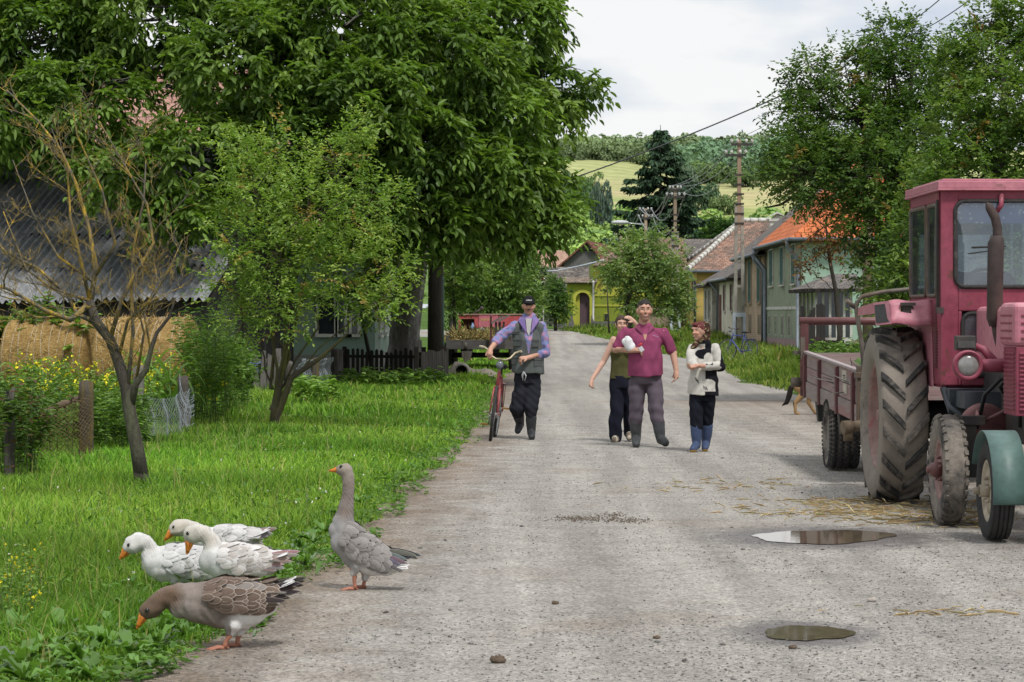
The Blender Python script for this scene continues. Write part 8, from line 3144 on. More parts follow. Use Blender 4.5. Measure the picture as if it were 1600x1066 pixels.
# -- people
SKIN = M_attr("skin", .6, .3, 55, .10)
CLOTH = M_attr("cloth", .92, .1, 90, .22, bstr=.3, bdist=.004)
RUBBER_BOOT = M_attr("boot_rubber", .55, .35, 25, .25)
HAIR = M_attr("hair_strands", .6, .3, 120, .5, bstr=.6, bdist=.004)
class Pose:
 """joints read off the photograph at the person's own depth; dy moves towards (-) or away (+)"""
 def __init__(s, D, px0, foot):
  s.D, s.px0, s.foot, s.k = D, px0, foot, D / F
 def __call__(s, px, py, dy=0.0):
  return Vector(((px - s.px0) * s.k, dy, max(0, (s.foot - py) * s.k)))
def head_chain(c, yaw=0.0, tilt=0.0, k=1.0):
 """skull, jaw, nose, ears, brow as overlapping forms turned with the head"""
 Rm = Matrix.Rotation(yaw, 3, 'Z') @ Matrix.Rotation(tilt, 3, 'X')
 prim = [((0, .008, .020), (.074, .093, .100)), ((0, -.022, -.030), (.062, .066, .075)), ((0, -.045, -.078), (.038, .036, .034)), ((0, -.093, -.014), (.013, .018, .017)), ((0, -.088, .012), (.010, .014, .024)),
   ((.036, -.066, -.018), (.026, .022, .022)), ((-.036, -.066, -.018), (.026, .022, .022)), ((0, -.074, .042), (.050, .020, .014)), ((.076, .008, -.002), (.011, .019, .031)), ((-.076, .008, -.002), (.011, .019, .031)), ((0, -.078, -.054), (.026, .014, .014))]
 return [('ball', c + Rm @ (Vector(p) * k), tuple(q * k for q in r)) for p, r in prim], Rm
def hand_chain(w, d, palm, curl=.35, k=1.0, side=1):
 """palm, four fingers of different length and a thumb; d = direction of the hand, palm = way the palm faces"""
 d, palm = Vector(d).normalized(), Vector(palm).normalized()
 lat = d.cross(palm).normalized() * side
 out = [([w, w + d * .035 * k, w + d * .085 * k], [.026 * k, .030 * k, .030 * k], 1)]
 for i, ln in enumerate((.070, .080, .074, .058)):
  b = w + d * .088 * k + lat * (.027 - .018 * i) * k
  q1 = b + (d * math.cos(curl) + palm * math.sin(curl)) * ln * .5 * k
  q2 = q1 + (d * math.cos(curl * 2.3) + palm * math.sin(curl * 2.3)) * ln * .5 * k
  out.append(([b - d * .03 * k, b, q1, q2], [.0105 * k, .0098 * k, .0088 * k, .0075 * k], 1))
 t0 = w + d * .03 * k + lat * .026 * k
 t1 = t0 + (d * .55 + lat * .6 + palm * .25) * .042 * k
 out.append(([t0, t1, t1 + (d * .8 + lat * .1 + palm * .35) * .032 * k], [.015 * k, .0115 * k, .009 * k], 1))
 return out
def face_paint(me, c, Rm, skin, k=1.0, lips=(.36, .13, .11), hair=None, hairline=.075, beard=0.0, smile=True, brow=(.03, .022, .018), moustache=None, tan=None):
 co = get_co(me)
 q = ((co - np.array(c)) @ np.array(Rm)) / k
 n3 = w3(co, 30, 3)
 col = np.tile(np.array(skin), (len(co), 1)) * (1 + .07 * n3[:, None])
 x, y, z = q[:, 0], q[:, 1], q[:, 2]
 fr = (y < -.025) & (np.abs(z) < .13)
 ax = np.abs(x)
 def spot(cx_, cz_, rx_, rz_):
  return np.clip(1.5 - np.sqrt(((ax - cx_) / rx_) ** 2 + ((z - cz_) / rz_) ** 2), 0, 1) * fr
 col = blend(col, np.array(skin) * np.array((1.12, .86, .80)), spot(.040, -.022, .026, .020) * .7)
 col = blend(col, np.array(skin) * .80, spot(.030, .016, .020, .012) * .4)
 if beard:
  col = blend(col, np.array(skin) * .40, np.clip(spot(0, -.072, .062, .036) + spot(.055, -.05, .018, .04), 0, 1) * beard)
 col = blend(col, np.array(lips), spot(0, -.056, .026, .0105))
 if smile:
  col = blend(col, (.52, .44, .40), spot(0, -.0545, .014, .004))
 col = blend(col, np.array(brow), spot(.031, .034, .017, .0042) * .7)
 col = blend(col, np.array(skin) * .50, spot(.030, .013, .0125, .0045) * .7)
 col = blend(col, (.025, .018, .014), spot(.030, .013, .0055, .0045))
 col = blend(col, (.20, .08, .06), spot(.008, -.029, .005, .004) * .7)
 if moustache is not None:
  col = blend(col, np.array(moustache), spot(0, -.041, .034, .0105))
 paint(me, col)
 return q
def cloth_mesh(name, chains, colour, fold=.004, seed=1, voxel=.008, it=4, stretch=(24, 24, 9)):
 me = blob_mesh(name, chains, voxel, it, .5, .105)
 co = get_co(me)
 nn = np.empty(len(co) * 3, dtype=np.float32)
 me.vertices.foreach_get('normal', nn)
 f = np.abs(w3(co * np.array(stretch) / 16, 12, seed)) + .6 * w3(co[:, [2, 0, 1]] * np.array(stretch) / 16, 20, seed + 1)
 set_co(me, co + nn.reshape(-1, 3) * (fold * 1.7 * (f - .4))[:, None])
 c = colour(co, f) if callable(colour) else np.tile(np.array(colour), (len(co), 1)) * (1 + .12 * f[:, None])
 paint(me, np.clip(c, .002, 1))
 return me
def cap_mesh(c, Rm, k, zmin, thick=1.06, lift=.02, front=.03, seed=1, rag=.004, extra=()):
 """hair as a shell over the skull down to the hairline"""
 ch = [('ball', c + Rm @ (Vector((0, .012, .022)) * k), tuple(q * k * thick for q in (.076, .096, .102)))] + list(extra)
 me = blob_mesh('hair', ch, .007, 2)
 co = get_co(me)
 q = ((co - np.array(c)) @ np.array(Rm)) / k
 lim_ = zmin + np.where(q[:, 1] < -front, lift + .2 * np.clip(-q[:, 1] - front, 0, 1), 0) - np.clip(q[:, 1], 0, .1) * .55
 drop = q[:, 2] < lim_ + .009 * np.sin(q[:, 0] * 130 + 40 * q[:, 1])
 # pull what lies below the hairline inside the skull
 inn = co * .80 + np.array(c) * .20
 co2 = np.where(drop[:, None], inn, co)
 nn = np.empty(len(co) * 3, dtype=np.float32)
 me.vertices.foreach_get('normal', nn)
 set_co(me, co2 + nn.reshape(-1, 3) * (rag * w3(co, 120, seed))[:, None])
 return me, q
def boot_chain(knee, ank, toe, r=.058, top=.0):
 sole = Vector((ank.x, ank.y, max(.045, ank.z)))
 mid = ank.lerp(toe, .55)
 return [([knee, knee.lerp(ank, .5), ank], [r * 1.12, r * 1.0, r * .80], 1), ([ank, mid + Vector((0, 0, .008)), toe], [r * .82, r * .76, r * .66], 1)]
def clip_floor(me, z0=0.0):
 co = get_co(me)
 co[:, 2] = np.maximum(co[:, 2], z0 + .001)
 set_co(me, co)
def person(label, D, px0, foot):
 return thing("person", label, "person", (X(px0, D), D, 0)), Pose(D, px0, foot)
def torso(sh_l, sh_r, waist, hip, depth, rs=.062, chest=None, rw=.15, rh=.16):
 mid = (sh_l + sh_r) / 2
 chest = chest or mid.lerp(waist, .38)
 w_ = (sh_r - sh_l).length
 lo = Vector((0, 0, -.03))
 return [([mid + Vector((0, 0, .045)), mid + Vector((0, 0, -.045)), chest, waist, hip], [w_ * .20, w_ * .40, w_ * .45, rw, rh], depth), ([sh_l + lo, sh_l.lerp(mid, .5), mid + Vector((0, .01, .02)), sh_r.lerp(mid, .5), sh_r + lo], [rs, rs * .95, rs * .9, rs * .95, rs], 1)]
def limb(pts, rad):
 return [(pts, rad, 1)]
# ---- man in the crimson polo shirt
ro, q = person("man in a crimson polo shirt and grey trousers walking and smiling, holding a white bag", 30.6, 1012, 699)
hc = q(1007, 486, -.02)
hp, Rm = head_chain(hc, R(4), R(-2), 1.13)
sl, sr = q(977, 519), q(1037, 520)
el, wl = q(962, 546, -.02), q(986, 547, -.20)
er, wr = q(1052, 552, .0), q(1056, 577, -.06)
neck = ([hc + Vector((0, .02, -.06)), hc + Vector((0, .03, -.13)), (sl + sr) / 2 + Vector((0, .02, 0))], [.062, .066, .075], 1)
hl, hr = q(997, 598), q(1022, 598)
kl, kr = q(993, 640, .0), q(1025, 637, -.10)
al, ar = q(994, 686, .03), q(1031, 686, -.16)
arms = limb([sl, el, wl], [.056, .046, .033]) + limb([sr, er, wr], [.056, .045, .032])
arms += hand_chain(wl, Vector((1, -.25, .05)), Vector((.1, .3, -1)), .75, 1.08, 1) + hand_chain(wr, Vector((.0, -.25, -1)), Vector((-1, -.3, 0)), .45, 1.08, 1)
legs = limb([hl, kl, al], [.085, .058, .044]) + limb([hr, kr, ar], [.085, .058, .044])
me = blob_mesh('body', hp + [neck] + torso(sl, sr, q(1009, 562), q(1009, 600), .62, .055, None, .13, .14) + arms + legs, .0062, 2)
face_paint(me, hc, Rm, (.50, .285, .205), 1.13, beard=.55, brow=(.02, .016, .013))
obj('body', me, SKIN, ro, True)
me, hq = cap_mesh(hc, Rm, 1.13, .040, 1.04, front=.035, seed=2)
paint(me, np.tile((.022, .018, .016), (len(me.vertices), 1)))
obj('hair', me, HAIR, ro, True)
sh = torso(sl, sr, q(1008, 560, -.03), q(1009, 586, -.015), .78, .066, None, .208, .212) + limb([sl, sl.lerp(el, .45), sl.lerp(el, .76)], [.062, .068, .066]) + limb([sr, sr.lerp(er, .45), sr.lerp(er, .80)], [.062, .066, .066])
def polo(co, f):
 c = np.tile((.245, .055, .118), (len(co), 1)) * (1 + .10 * f[:, None])
 return c * (1 - .10 * np.clip((co[:, 0] - .05) * 4, 0, 1))[:, None]
obj('polo_shirt', cloth_mesh('polo_shirt', sh, polo, .0055, 4), CLOTH, ro, True)
nk = (sl + sr) / 2
b = MB()
for s in (-1, 1):
 b.slab([nk + Vector((s * .085, .03, .095)), nk + Vector((s * .115, -.045, .052)), nk + Vector((s * .055, -.125, -.005)), nk + Vector((s * .018, -.135, -.045)), nk + Vector((s * .058, -.060, .075))], (0, -.012, .008))
b.build('collar', M("polo_collar", (.225, .05, .108), (.17, .038, .08), 30, .9), ro, .004, True)
b = MB()
b.slab([nk + Vector((-.024, -.152, -.02)), nk + Vector((.024, -.152, -.02)), nk + Vector((0, -.168, -.115))], (0, .01, 0))
b.build('open_neck', M("chest_skin", (.50, .285, .205), (.46, .26, .18), 30, .7), ro, local=True)
b = MB()
for i in range(5):
 p = q(1018.5 + i * 1.8, 525 + .6 * i, 0)
 b.tube([p + Vector((0, -.150, .01)), p + Vector((.009, -.152, .014)), p + Vector((.012, -.152, .002))], .0028, 4)
b.build('chest_logo', M("logo_lilac", (.50, .42, .62), (.42, .35, .55), 9), ro, local=True)
tr_ = limb([hl, hl.lerp(kl, .5), kl, kl.lerp(al, .42)], [.100, .100, .088, .080]) + limb([hr, hr.lerp(kr, .5), kr, kr.lerp(ar, .42)], [.100, .100, .088, .080]) + [([q(1009, 574), q(1009, 584), q(1009, 600)], [.16, .188, .172], .74)]
obj('trousers', cloth_mesh('trousers', tr_, (.098, .080, .098), .007, 6, .008, 14), CLOTH, ro, True)
for kn, an, to in ((kl, al, q(993, 694, -.16)), (kr, ar, q(1038, 690, -.27))):
 to.z = max(to.z, .04)
 me = cloth_mesh('boot', boot_chain(kn.lerp(an, .45), an, to, .068), (.045, .048, .050), .002, 7)
 clip_floor(me)
 obj('boot', me, RUBBER_BOOT, ro, True)
# held bag: white plastic with a red cap
bp = q(980, 536, -.19)
wb2 = thing("plastic_bag", "crumpled white plastic bag tucked under the crimson-shirted man's arm", "bag", ro.location + bp)
me = cloth_mesh('bag_film', [([(-.01, 0, .055), (-.012, 0, .01), (.02, 0, -.045)], [.032, .058, .060], .7)], (.66, .66, .67), .009, 12, .006, 1, (16, 16, 16))
obj('bag_film', me, CLOTH, wb2, True)
pk_ = q(1000.5, 545, -.245)
b = MB()
b.box((0, 0, 0), (.05, .03, .06), Matrix.Rotation(R(-35), 3, 'Y'))
o = b.build("cigarette_pack", M("white_card", (.62, .62, .64), (.5, .5, .52), 20), None, .004)
o.location = ro.location + pk_
tag(o, "small white packet held in the crimson-shirted man's fingers", "packet")
b = MB()
b.tube([(-.015, 0, -.01), (0, -.008, .006), (.018, 0, .018)], [.011, .012, .009], 8)
o = b.build("lighter", M("red_lighter", (.62, .05, .04), (.5, .03, .03), 9, .3), None)
o.location = ro.location + pk_ + Vector((-.012, -.012, .048))
tag(o, "small bright red lighter held above the white packet", "lighter")
# ---- young woman behind him
ro, q = person("young woman in an olive vest top shading her hair with one hand behind the man", 31.8, 968, 691)
hc = q(971, 507, 0)
hp, Rm = head_chain(hc, R(8), R(4), .93)
sl, sr = q(959, 531), q(988, 532)
el, wl = q(943, 565, .02), q(925, 592, -.08)
er, wr = q(1003, 521, .02), q(991, 503, -.06)
hl, hr = q(964, 600), q(981, 600)
kl, kr = q(963, 640, -.03), q(983, 637, .08)
al, ar = q(962, 683, -.02), q(985, 676, .16)
neck = ([hc + Vector((0, .02, -.05)), hc + Vector((0, .03, -.12)), (sl + sr) / 2 + Vector((0, .02, 0))], [.048, .048, .06], 1)
arms = limb([sl, el, wl], [.046, .037, .026]) + limb([sr, er, wr], [.046, .037, .026])
arms += hand_chain(wl, Vector((-.25, -.3, -1)), Vector((1, -.2, 0)), .6, .92, -1) + hand_chain(wr, Vector((-.75, -.15, .6)), Vector((-.3, .6, -.6)), .35, .92, 1)
me = blob_mesh('body', hp + [neck] + torso(sl, sr, q(972, 572), q(972, 600), .62, .048, None, .11, .13) + arms + limb([hl, kl, al], [.085, .055, .04]) + limb([hr, kr, ar], [.085, .055, .04]), .006, 2)
face_paint(me, hc, Rm, (.55, .335, .255), .93, lips=(.42, .14, .13))
obj('body', me, SKIN, ro, True)
me, hq = cap_mesh(hc, Rm, .93, -.020, 1.06, lift=.085, front=.045, seed=5, extra=[('ball', hc + Rm @ Vector((0, .10, -.02)), (.05, .045, .055))])
paint(me, np.tile((.065, .036, .024), (len(me.vertices), 1)))
obj('hair', me, HAIR, ro, True)
ch = (sl + sr) / 2
tk = [([ch + Vector((0, 0, -.07)), q(972, 552), q(972, 575), q(973, 591)], [.100, .148, .135, .165], .68), ('ball', q(965, 549, -.075), (.066, .055, .062)), ('ball', q(980, 549, -.075), (.066, .055, .062))]
obj('vest_top', cloth_mesh('vest_top', tk, (.078, .075, .030), .004, 8), CLOTH, ro, True)
b = MB()
for s in (-1, 1):
 b.tube([ch + Vector((s * .078, -.075, -.06)), ch + Vector((s * .080, -.045, .03)), ch + Vector((s * .078, .03, .045)), ch + Vector((s * .07, .08, -.05))], .009, 6)
b.build('strap', M("olive_strap", (.078, .075, .030), (.05, .05, .02), 30, .9), ro, local=True)
tr_ = limb([hl, hl.lerp(kl, .5), kl, al], [.092, .088, .078, .080]) + limb([hr, hr.lerp(kr, .5), kr, ar], [.092, .088, .078, .078]) + [([q(972, 586), q(972, 606)], [.15, .155], .74)]
obj('trousers', cloth_mesh('trousers', tr_, (.012, .013, .022), .006, 9, .008, 14), CLOTH, ro, True)
for an, to in ((al, q(960, 688, -.17)), (ar, q(983, 684, -.02))):
 to.z = max(.035, to.z)
 me = cloth_mesh('shoe', [([an + Vector((0, 0, -.03)), an.lerp(to, .6) + Vector((0, 0, .0)), to], [.050, .048, .038], .95)], lambda co, f: np.where((w3(co, 60, 2) > .2)[:, None], (.42, .38, .30), (.17, .14, .11)), .001, 3)
 clip_floor(me)
 obj('shoe', me, CLOTH, ro, True)
# ---- older woman with headscarf
ro, q = person("older woman in a black and white knitted jumper, headscarf and blue rubber boots", 29.6, 1096, 706)
hc = q(1094, 518, -.03)
hp, Rm = head_chain(hc, R(-62), R(2), .95)
sl, sr = q(1083, 545), q(1117, 545)
el, wl = q(1080, 568, -.10), q(1083, 572, -.26)
er, wr = q(1124, 572, -.04), q(1093, 571, -.24)
hl, hr = q(1088, 622), q(1107, 622)
kl, kr = q(1087, 656, -.05), q(1106, 655, .05)
al, ar = q(1088, 695, -.06), q(1104, 694, .10)
neck = ([hc + Vector((.02, .01, -.05)), hc + Vector((.03, .03, -.12)), (sl + sr) / 2], [.05, .052, .07], 1)
arms = limb([sl, el, wl], [.05, .04, .028]) + limb([sr, er, wr], [.05, .04, .028])
arms += hand_chain(wl, Vector((-.55, -.45, -.05)), Vector((.3, -.2, 1)), .55, .9, -1) + hand_chain(wr, Vector((-1, -.25, .0)), Vector((0, -.3, -1)), .7, .9, 1)
me = blob_mesh('body', hp + [neck] + torso(sl, sr, q(1099, 590), q(1098, 620), .66, .05, None, .12, .13) + arms + limb([hl, kl, al], [.08, .055, .042]) + limb([hr, kr, ar], [.08, .055, .042]), .006, 2)
face_paint(me, hc, Rm, (.52, .30, .22), .95, lips=(.36, .13, .11))
obj('body', me, SKIN, ro, True)
me, hq = cap_mesh(hc, Rm, .95, .03, 1.03, front=.05, seed=8, extra=[('ball', hc + Rm @ (Vector((0, -.055, .085)) * .95), (.05, .035, .03))])
paint(me, np.tile((.13, .022, .022), (len(me.vertices), 1)))
obj('hair', me, HAIR, ro, True)
hood = [('ball', hc + Rm @ Vector((0, .036, .020)), (.092, .096, .108)), ([hc + Rm @ Vector((0, .045, -.03)), hc + Rm @ Vector((0, .05, -.11)), hc + Rm @ Vector((0, .07, -.16))], [.085, .070, .06], 1), ([hc + Rm @ Vector((-.06, -.01, -.085)), hc + Rm @ Vector((0, -.045, -.125)), hc + Rm @ Vector((.06, -.01, -.085))], [.022, .026, .022], 1), ([hc + Rm @ Vector((0, -.05, -.125)), hc + Rm @ Vector((-.02, -.10, -.185)), hc + Rm @ Vector((-.03, -.13, -.235))], [.028, .026, .010], 1)]
def scarf(co, f):
 n = np.sin(co[:, 0] * 90 + 3 * np.sin(co[:, 2] * 60)) + np.sin(co[:, 2] * 100 + co[:, 1] * 80)
 c = np.tile((.045, .025, .018), (len(co), 1))
 c = blend(c, (.27, .22, .13), np.clip((n - .75) * 3, 0, 1))
 return blend(c, (.13, .06, .04), np.clip((-n - .8) * 3, 0, 1))
obj('headscarf', cloth_mesh('headscarf', hood, scarf, .003, 14, .006, 2), CLOTH, ro, True)
jm = torso(sl, sr, q(1099, 590), q(1098, 617), .78, .062, None, .172, .185) + limb([sl, el, el.lerp(wl, .75)], [.064, .064, .054]) + limb([sr, er, er.lerp(wr, .72)], [.066, .066, .052])
jm += [([q(1100, 538), q(1099, 533)], [.075, .068], 1)]
def jumper(co, f):
 px = co[:, 0] / q.k + 1096
 py = 706 - co[:, 2] / q.k
 W = np.zeros(len(co))
 def el_(cx_, cy_, a, b_, v):
  nonlocal W
  W = np.where(((px - cx_) / a) ** 2 + ((py - cy_) / b_) ** 2 < 1, v, W)
 W = np.where(px < 1101, 1.0, 0.0)
 W = np.where((py < 537.5), 0.0, W)
 el_(1099, 553, 14, 8, 0.0)
 el_(1118, 552, 7.5, 24, 1.0)
 el_(1106, 560, 7, 9, 1.0)
 el_(1105, 604, 15, 12, 1.0)
 W = np.where((py > 611) & (px > 1100), 0.0, W)
 W = np.where((py > 577) & (px > 1117), 0.0, W)
 el_(1112, 583, 6, 8, 0.0)
 el_(1108, 574, 18, 4.5, 1.0)
 W = np.where(px > 1128.5, 0.0, W)
 for (cx_, cy_) in ((1086, 592), (1088, 594), (1090, 596), (1098, 604), (1100.5, 606), (1103, 607)):
  W = np.where((np.abs(px - cx_ - (py - cy_) * .3) < .6) & (np.abs(py - cy_) < 2.8), 0.0, W)
 W = np.where((co[:, 1] > .06), 0.0, W)
 k = W[:, None]
 return ((.52, .50, .455) * k + np.array((.012, .012, .016)) * (1 - k)) * (1 + .06 * f[:, None])
obj('jumper', cloth_mesh('jumper', jm, jumper, .005, 16, .006), CLOTH, ro, True)
tr_ = limb([hl, hl.lerp(kl, .5), kl, kl.lerp(al, .3)], [.082, .080, .074, .068]) + limb([hr, hr.lerp(kr, .5), kr, kr.lerp(ar, .3)], [.082, .080, .074, .068]) + [([q(1098, 606), q(1098, 626)], [.145, .145], .76)]
obj('trousers', cloth_mesh('trousers', tr_, (.011, .012, .018), .006, 17, .008, 14), CLOTH, ro, True)
def bluewell(co, f):
 c = np.tile((.040, .062, .130), (len(co), 1)) * (1 + .06 * f[:, None])
 return np.where((co[:, 2] < .030)[:, None], (.45, .27, .03), c)
for kn, an, to in ((kl, al, q(1081, 702, -.20)), (kr, ar, q(1101, 701, -.03))):
 to.z = .04
 me = cloth_mesh('boot', boot_chain(kn.lerp(an, .28), an, to, .062), bluewell, .002, 18)
 clip_floor(me)
 obj('boot', me, RUBBER_BOOT, ro, True)
# ---- man with the bicycle
ro, q = person("moustached man in a black cap, patterned fleece and grey pocket vest pushing a bicycle", 32.5, 826, 687)
hc = q(826, 479, -.02)
hp, Rm = head_chain(hc, R(3), R(2), 1.0)
sl, sr = q(806, 510), q(846, 511)
el, wl = q(781, 527, -.05), q(767, 545, -.22)
er, wr = q(852, 551, -.03), q(824, 559, -.20)
hl, hr = q(817, 596), q(834, 596)
kl, kr = q(808, 637, -.02), q(830, 635, -.06)
al, ar = q(813, 664, .20), q(830, 676, -.04)
neck = ([hc + Vector((0, .02, -.06)), hc + Vector((0, .03, -.13)), (sl + sr) / 2 + Vector((0, .02, 0))], [.056, .060, .07], 1)
arms = limb([sl, el, wl], [.05, .042, .031]) + limb([sr, er, wr], [.05, .042, .031])
arms += hand_chain(wl, Vector((-.10, -.5, -.55)), Vector((.25, .5, -.8)), .85, 1.05, -1) + hand_chain(wr, Vector((-.8, -.45, -.1)), Vector((.1, .3, -1)), .85, 1.05, 1)
me = blob_mesh('body', hp + [neck] + torso(sl, sr, q(825, 570), q(825, 600), .62, .052, None, .12, .13) + arms + limb([hl, kl, al], [.085, .058, .044]) + limb([hr, kr, ar], [.085, .058, .044]), .0062, 2)
face_paint(me, hc, Rm, (.50, .28, .20), 1.0, beard=.25, moustache=(.045, .03, .024), smile=False)
obj('body', me, SKIN, ro, True)
me, hq = cap_mesh(hc, Rm, 1.0, .005, 1.02, front=-.01, seed=9)
paint(me, np.tile((.025, .02, .018), (len(me.vertices), 1)))
obj('hair', me, HAIR, ro, True)
me, hq = cap_mesh(hc, Rm, 1.03, .030, 1.10, front=.2, seed=10, rag=.001, extra=[([hc + Rm @ Vector((-.05, -.085, .046)), hc + Rm @ Vector((0, -.125, .040)), hc + Rm @ Vector((.05, -.085, .046))], [.016, .022, .016], 1), ([hc + Rm @ Vector((-.045, -.11, .046)), hc + Rm @ Vector((0, -.140, .040)), hc + Rm @ Vector((.045, -.11, .046))], [.010, .012, .010], 1)])
paint(me, np.where((np.abs(hq[:, 2] - .078) < .006)[:, None] & (np.abs(hq[:, 0]) < .035)[:, None] & (hq[:, 1] < 0)[:, None], (.45, .45, .45), (.016, .016, .018)))
obj('cap', me, CLOTH, ro, True)
fl_ = torso(sl, sr, q(825, 560), q(825, 578), .72, .066, None, .165, .165) + limb([sl, el, el.lerp(wl, .40)], [.070, .070, .062]) + limb([sr, er, er.lerp(wr, .30)], [.068, .070, .062]) + [([q(826, 503), q(826, 497)], [.10, .085], 1)]
def fleece(co, f):
 z = co[:, 2] + .03 * np.sin(co[:, 0] * 14) + .012 * np.sin(co[:, 0] * 60)
 b_ = np.sin(z * 75)
 n = w3(co * np.array((1, 1, 1.8)), 48, 5)
 c = np.tile((.20, .235, .43), (len(co), 1))
 c = blend(c, (.32, .21, .37), np.clip(b_ * 1.6 - .2 + n * .8, 0, 1))
 c = blend(c, (.44, .22, .33), np.clip(n * 1.8 - .7, 0, 1))
 return blend(c, (.11, .12, .26), np.clip(-n * 1.8 - .8, 0, 1))
obj('fleece', cloth_mesh('fleece', fl_, fleece, .006, 20), CLOTH, ro, True)
nk = (sl + sr) / 2
b = MB()
for s in (-1, 1):
 b.slab([nk + Vector((s * .075, .05, .14)), nk + Vector((s * .135, -.04, .075)), nk + Vector((s * .10, -.125, .02)), nk + Vector((s * .028, -.155, -.09)), nk + Vector((s * .048, -.085, .105))], (0, -.014, .01))
b.build('collar', M("mauve_collar", (.26, .14, .32), (.15, .15, .34), 22, .95), ro, .005, True)
b = MB()
b.slab([nk + Vector((-.04, -.10, .10)), nk + Vector((.04, -.10, .10)), nk + Vector((.024, -.15, -.06)), nk + Vector((0, -.155, -.12)), nk + Vector((-.024, -.15, -.06))], (0, .02, 0))
b.build('shirt_front', M("pale_shirt", (.44, .43, .41), (.34, .33, .32), 25, .9), ro, .004, True)
VEST = (.098, .108, .105)
vs_ = [([nk + Vector((0, .01, -.06)), q(826, 532), q(826, 556), q(825, 583)], [.165, .198, .192, .205], .82), ([sl + Vector((.022, 0, -.01)), nk + Vector((0, .03, -.02)), sr + Vector((-.022, 0, -.01))], [.078, .06, .078], 1), ([sl + Vector((.03, 0, -.02)), sl + Vector((.05, 0, -.16))], [.085, .09], 1), ([sr + Vector((-.03, 0, -.02)), sr + Vector((-.05, 0, -.16))], [.085, .09], 1)]
def vest(co, f):
 c = np.tile(VEST, (len(co), 1)) * (1 + .12 * f[:, None])
 x, z = co[:, 0], co[:, 2]
 gap = (co[:, 1] < 0) & (np.abs(x) < np.clip((z - 1.14) * .20 + .012, .0, .2)) & (z > 1.06)
 return np.where(gap[:, None], fleece(co, f), c)
me = cloth_mesh('vest', vs_, vest, .006, 22)
obj('vest', me, CLOTH, ro, True)
pk2_ = obj
bv = BVHTree.FromPolygons([v.co for v in me.vertices], [tuple(p.vertices) for p in me.polygons])
POCK = M("vest_pocket", (.085, .094, .092), (.062, .068, .067), 30, .95, .5, .003)
for (px, py, w_, h_) in ((808, 535, .105, .10), (836, 536, .09, .10), (806, 563, .12, .11), (840, 566, .12, .11), (807, 520, .10, .03)):
 p = q(px, py)
 h = bv.ray_cast(p + Vector((0, -1, 0)), Vector((0, 1, 0)))
 if h[0]:
  ang = math.atan2(-h[1].x, h[1].y) if False else math.atan2(h[1].x, -h[1].y)
  b = MB()
  b.box((0, 0, 0), (w_, .022, h_))
  b.box((0, -.010, h_ * .36), (w_ * 1.03, .012, h_ * .30))
  me2 = b.mesh('pocket', .005)
  o = obj('pocket', me2, POCK, ro, True)
  o.location = h[0]
  o.rotation_euler = (0, 0, ang)
tr_ = limb([hl, hl.lerp(kl, .5), kl, kl.lerp(al, .35)], [.098, .100, .094, .072]) + limb([hr, hr.lerp(kr, .5), kr, kr.lerp(ar, .42)], [.098, .100, .092, .070]) + [([q(825, 578), q(825, 600)], [.165, .170], .76)]
obj('trousers', cloth_mesh('trousers', tr_, (.022, .023, .030), .008, 24, .008, 14), CLOTH, ro, True)
b = MB()
for a in ((.0, -.03, -.115), (.012, .03, -.10), (-.010, -.012, -.09), (.016, -.008, -.12)):
 p = q(818, 580, -.165)
 b.tube([p, p + Vector((a[0] * 2 + a[1] * .3, -.01, a[2] * .5)), p + Vector((a[0] + a[1] * .3, -.005, a[2]))], .004, 5)
b.build('drawstring', M("white_cord", (.62, .62, .62), (.5, .5, .5), 9), ro, local=True)
for kn, an, to in ((kl, al, q(809, 674, .10)), (kr, ar, q(831, 684, -.20))):
 to.z = max(to.z, .042)
 me = cloth_mesh('boot', boot_chain(kn.lerp(an, .42), an, to, .064), (.026, .028, .031), .002, 26)
 clip_floor(me)
 obj('boot', me, RUBBER_BOOT, ro, True)
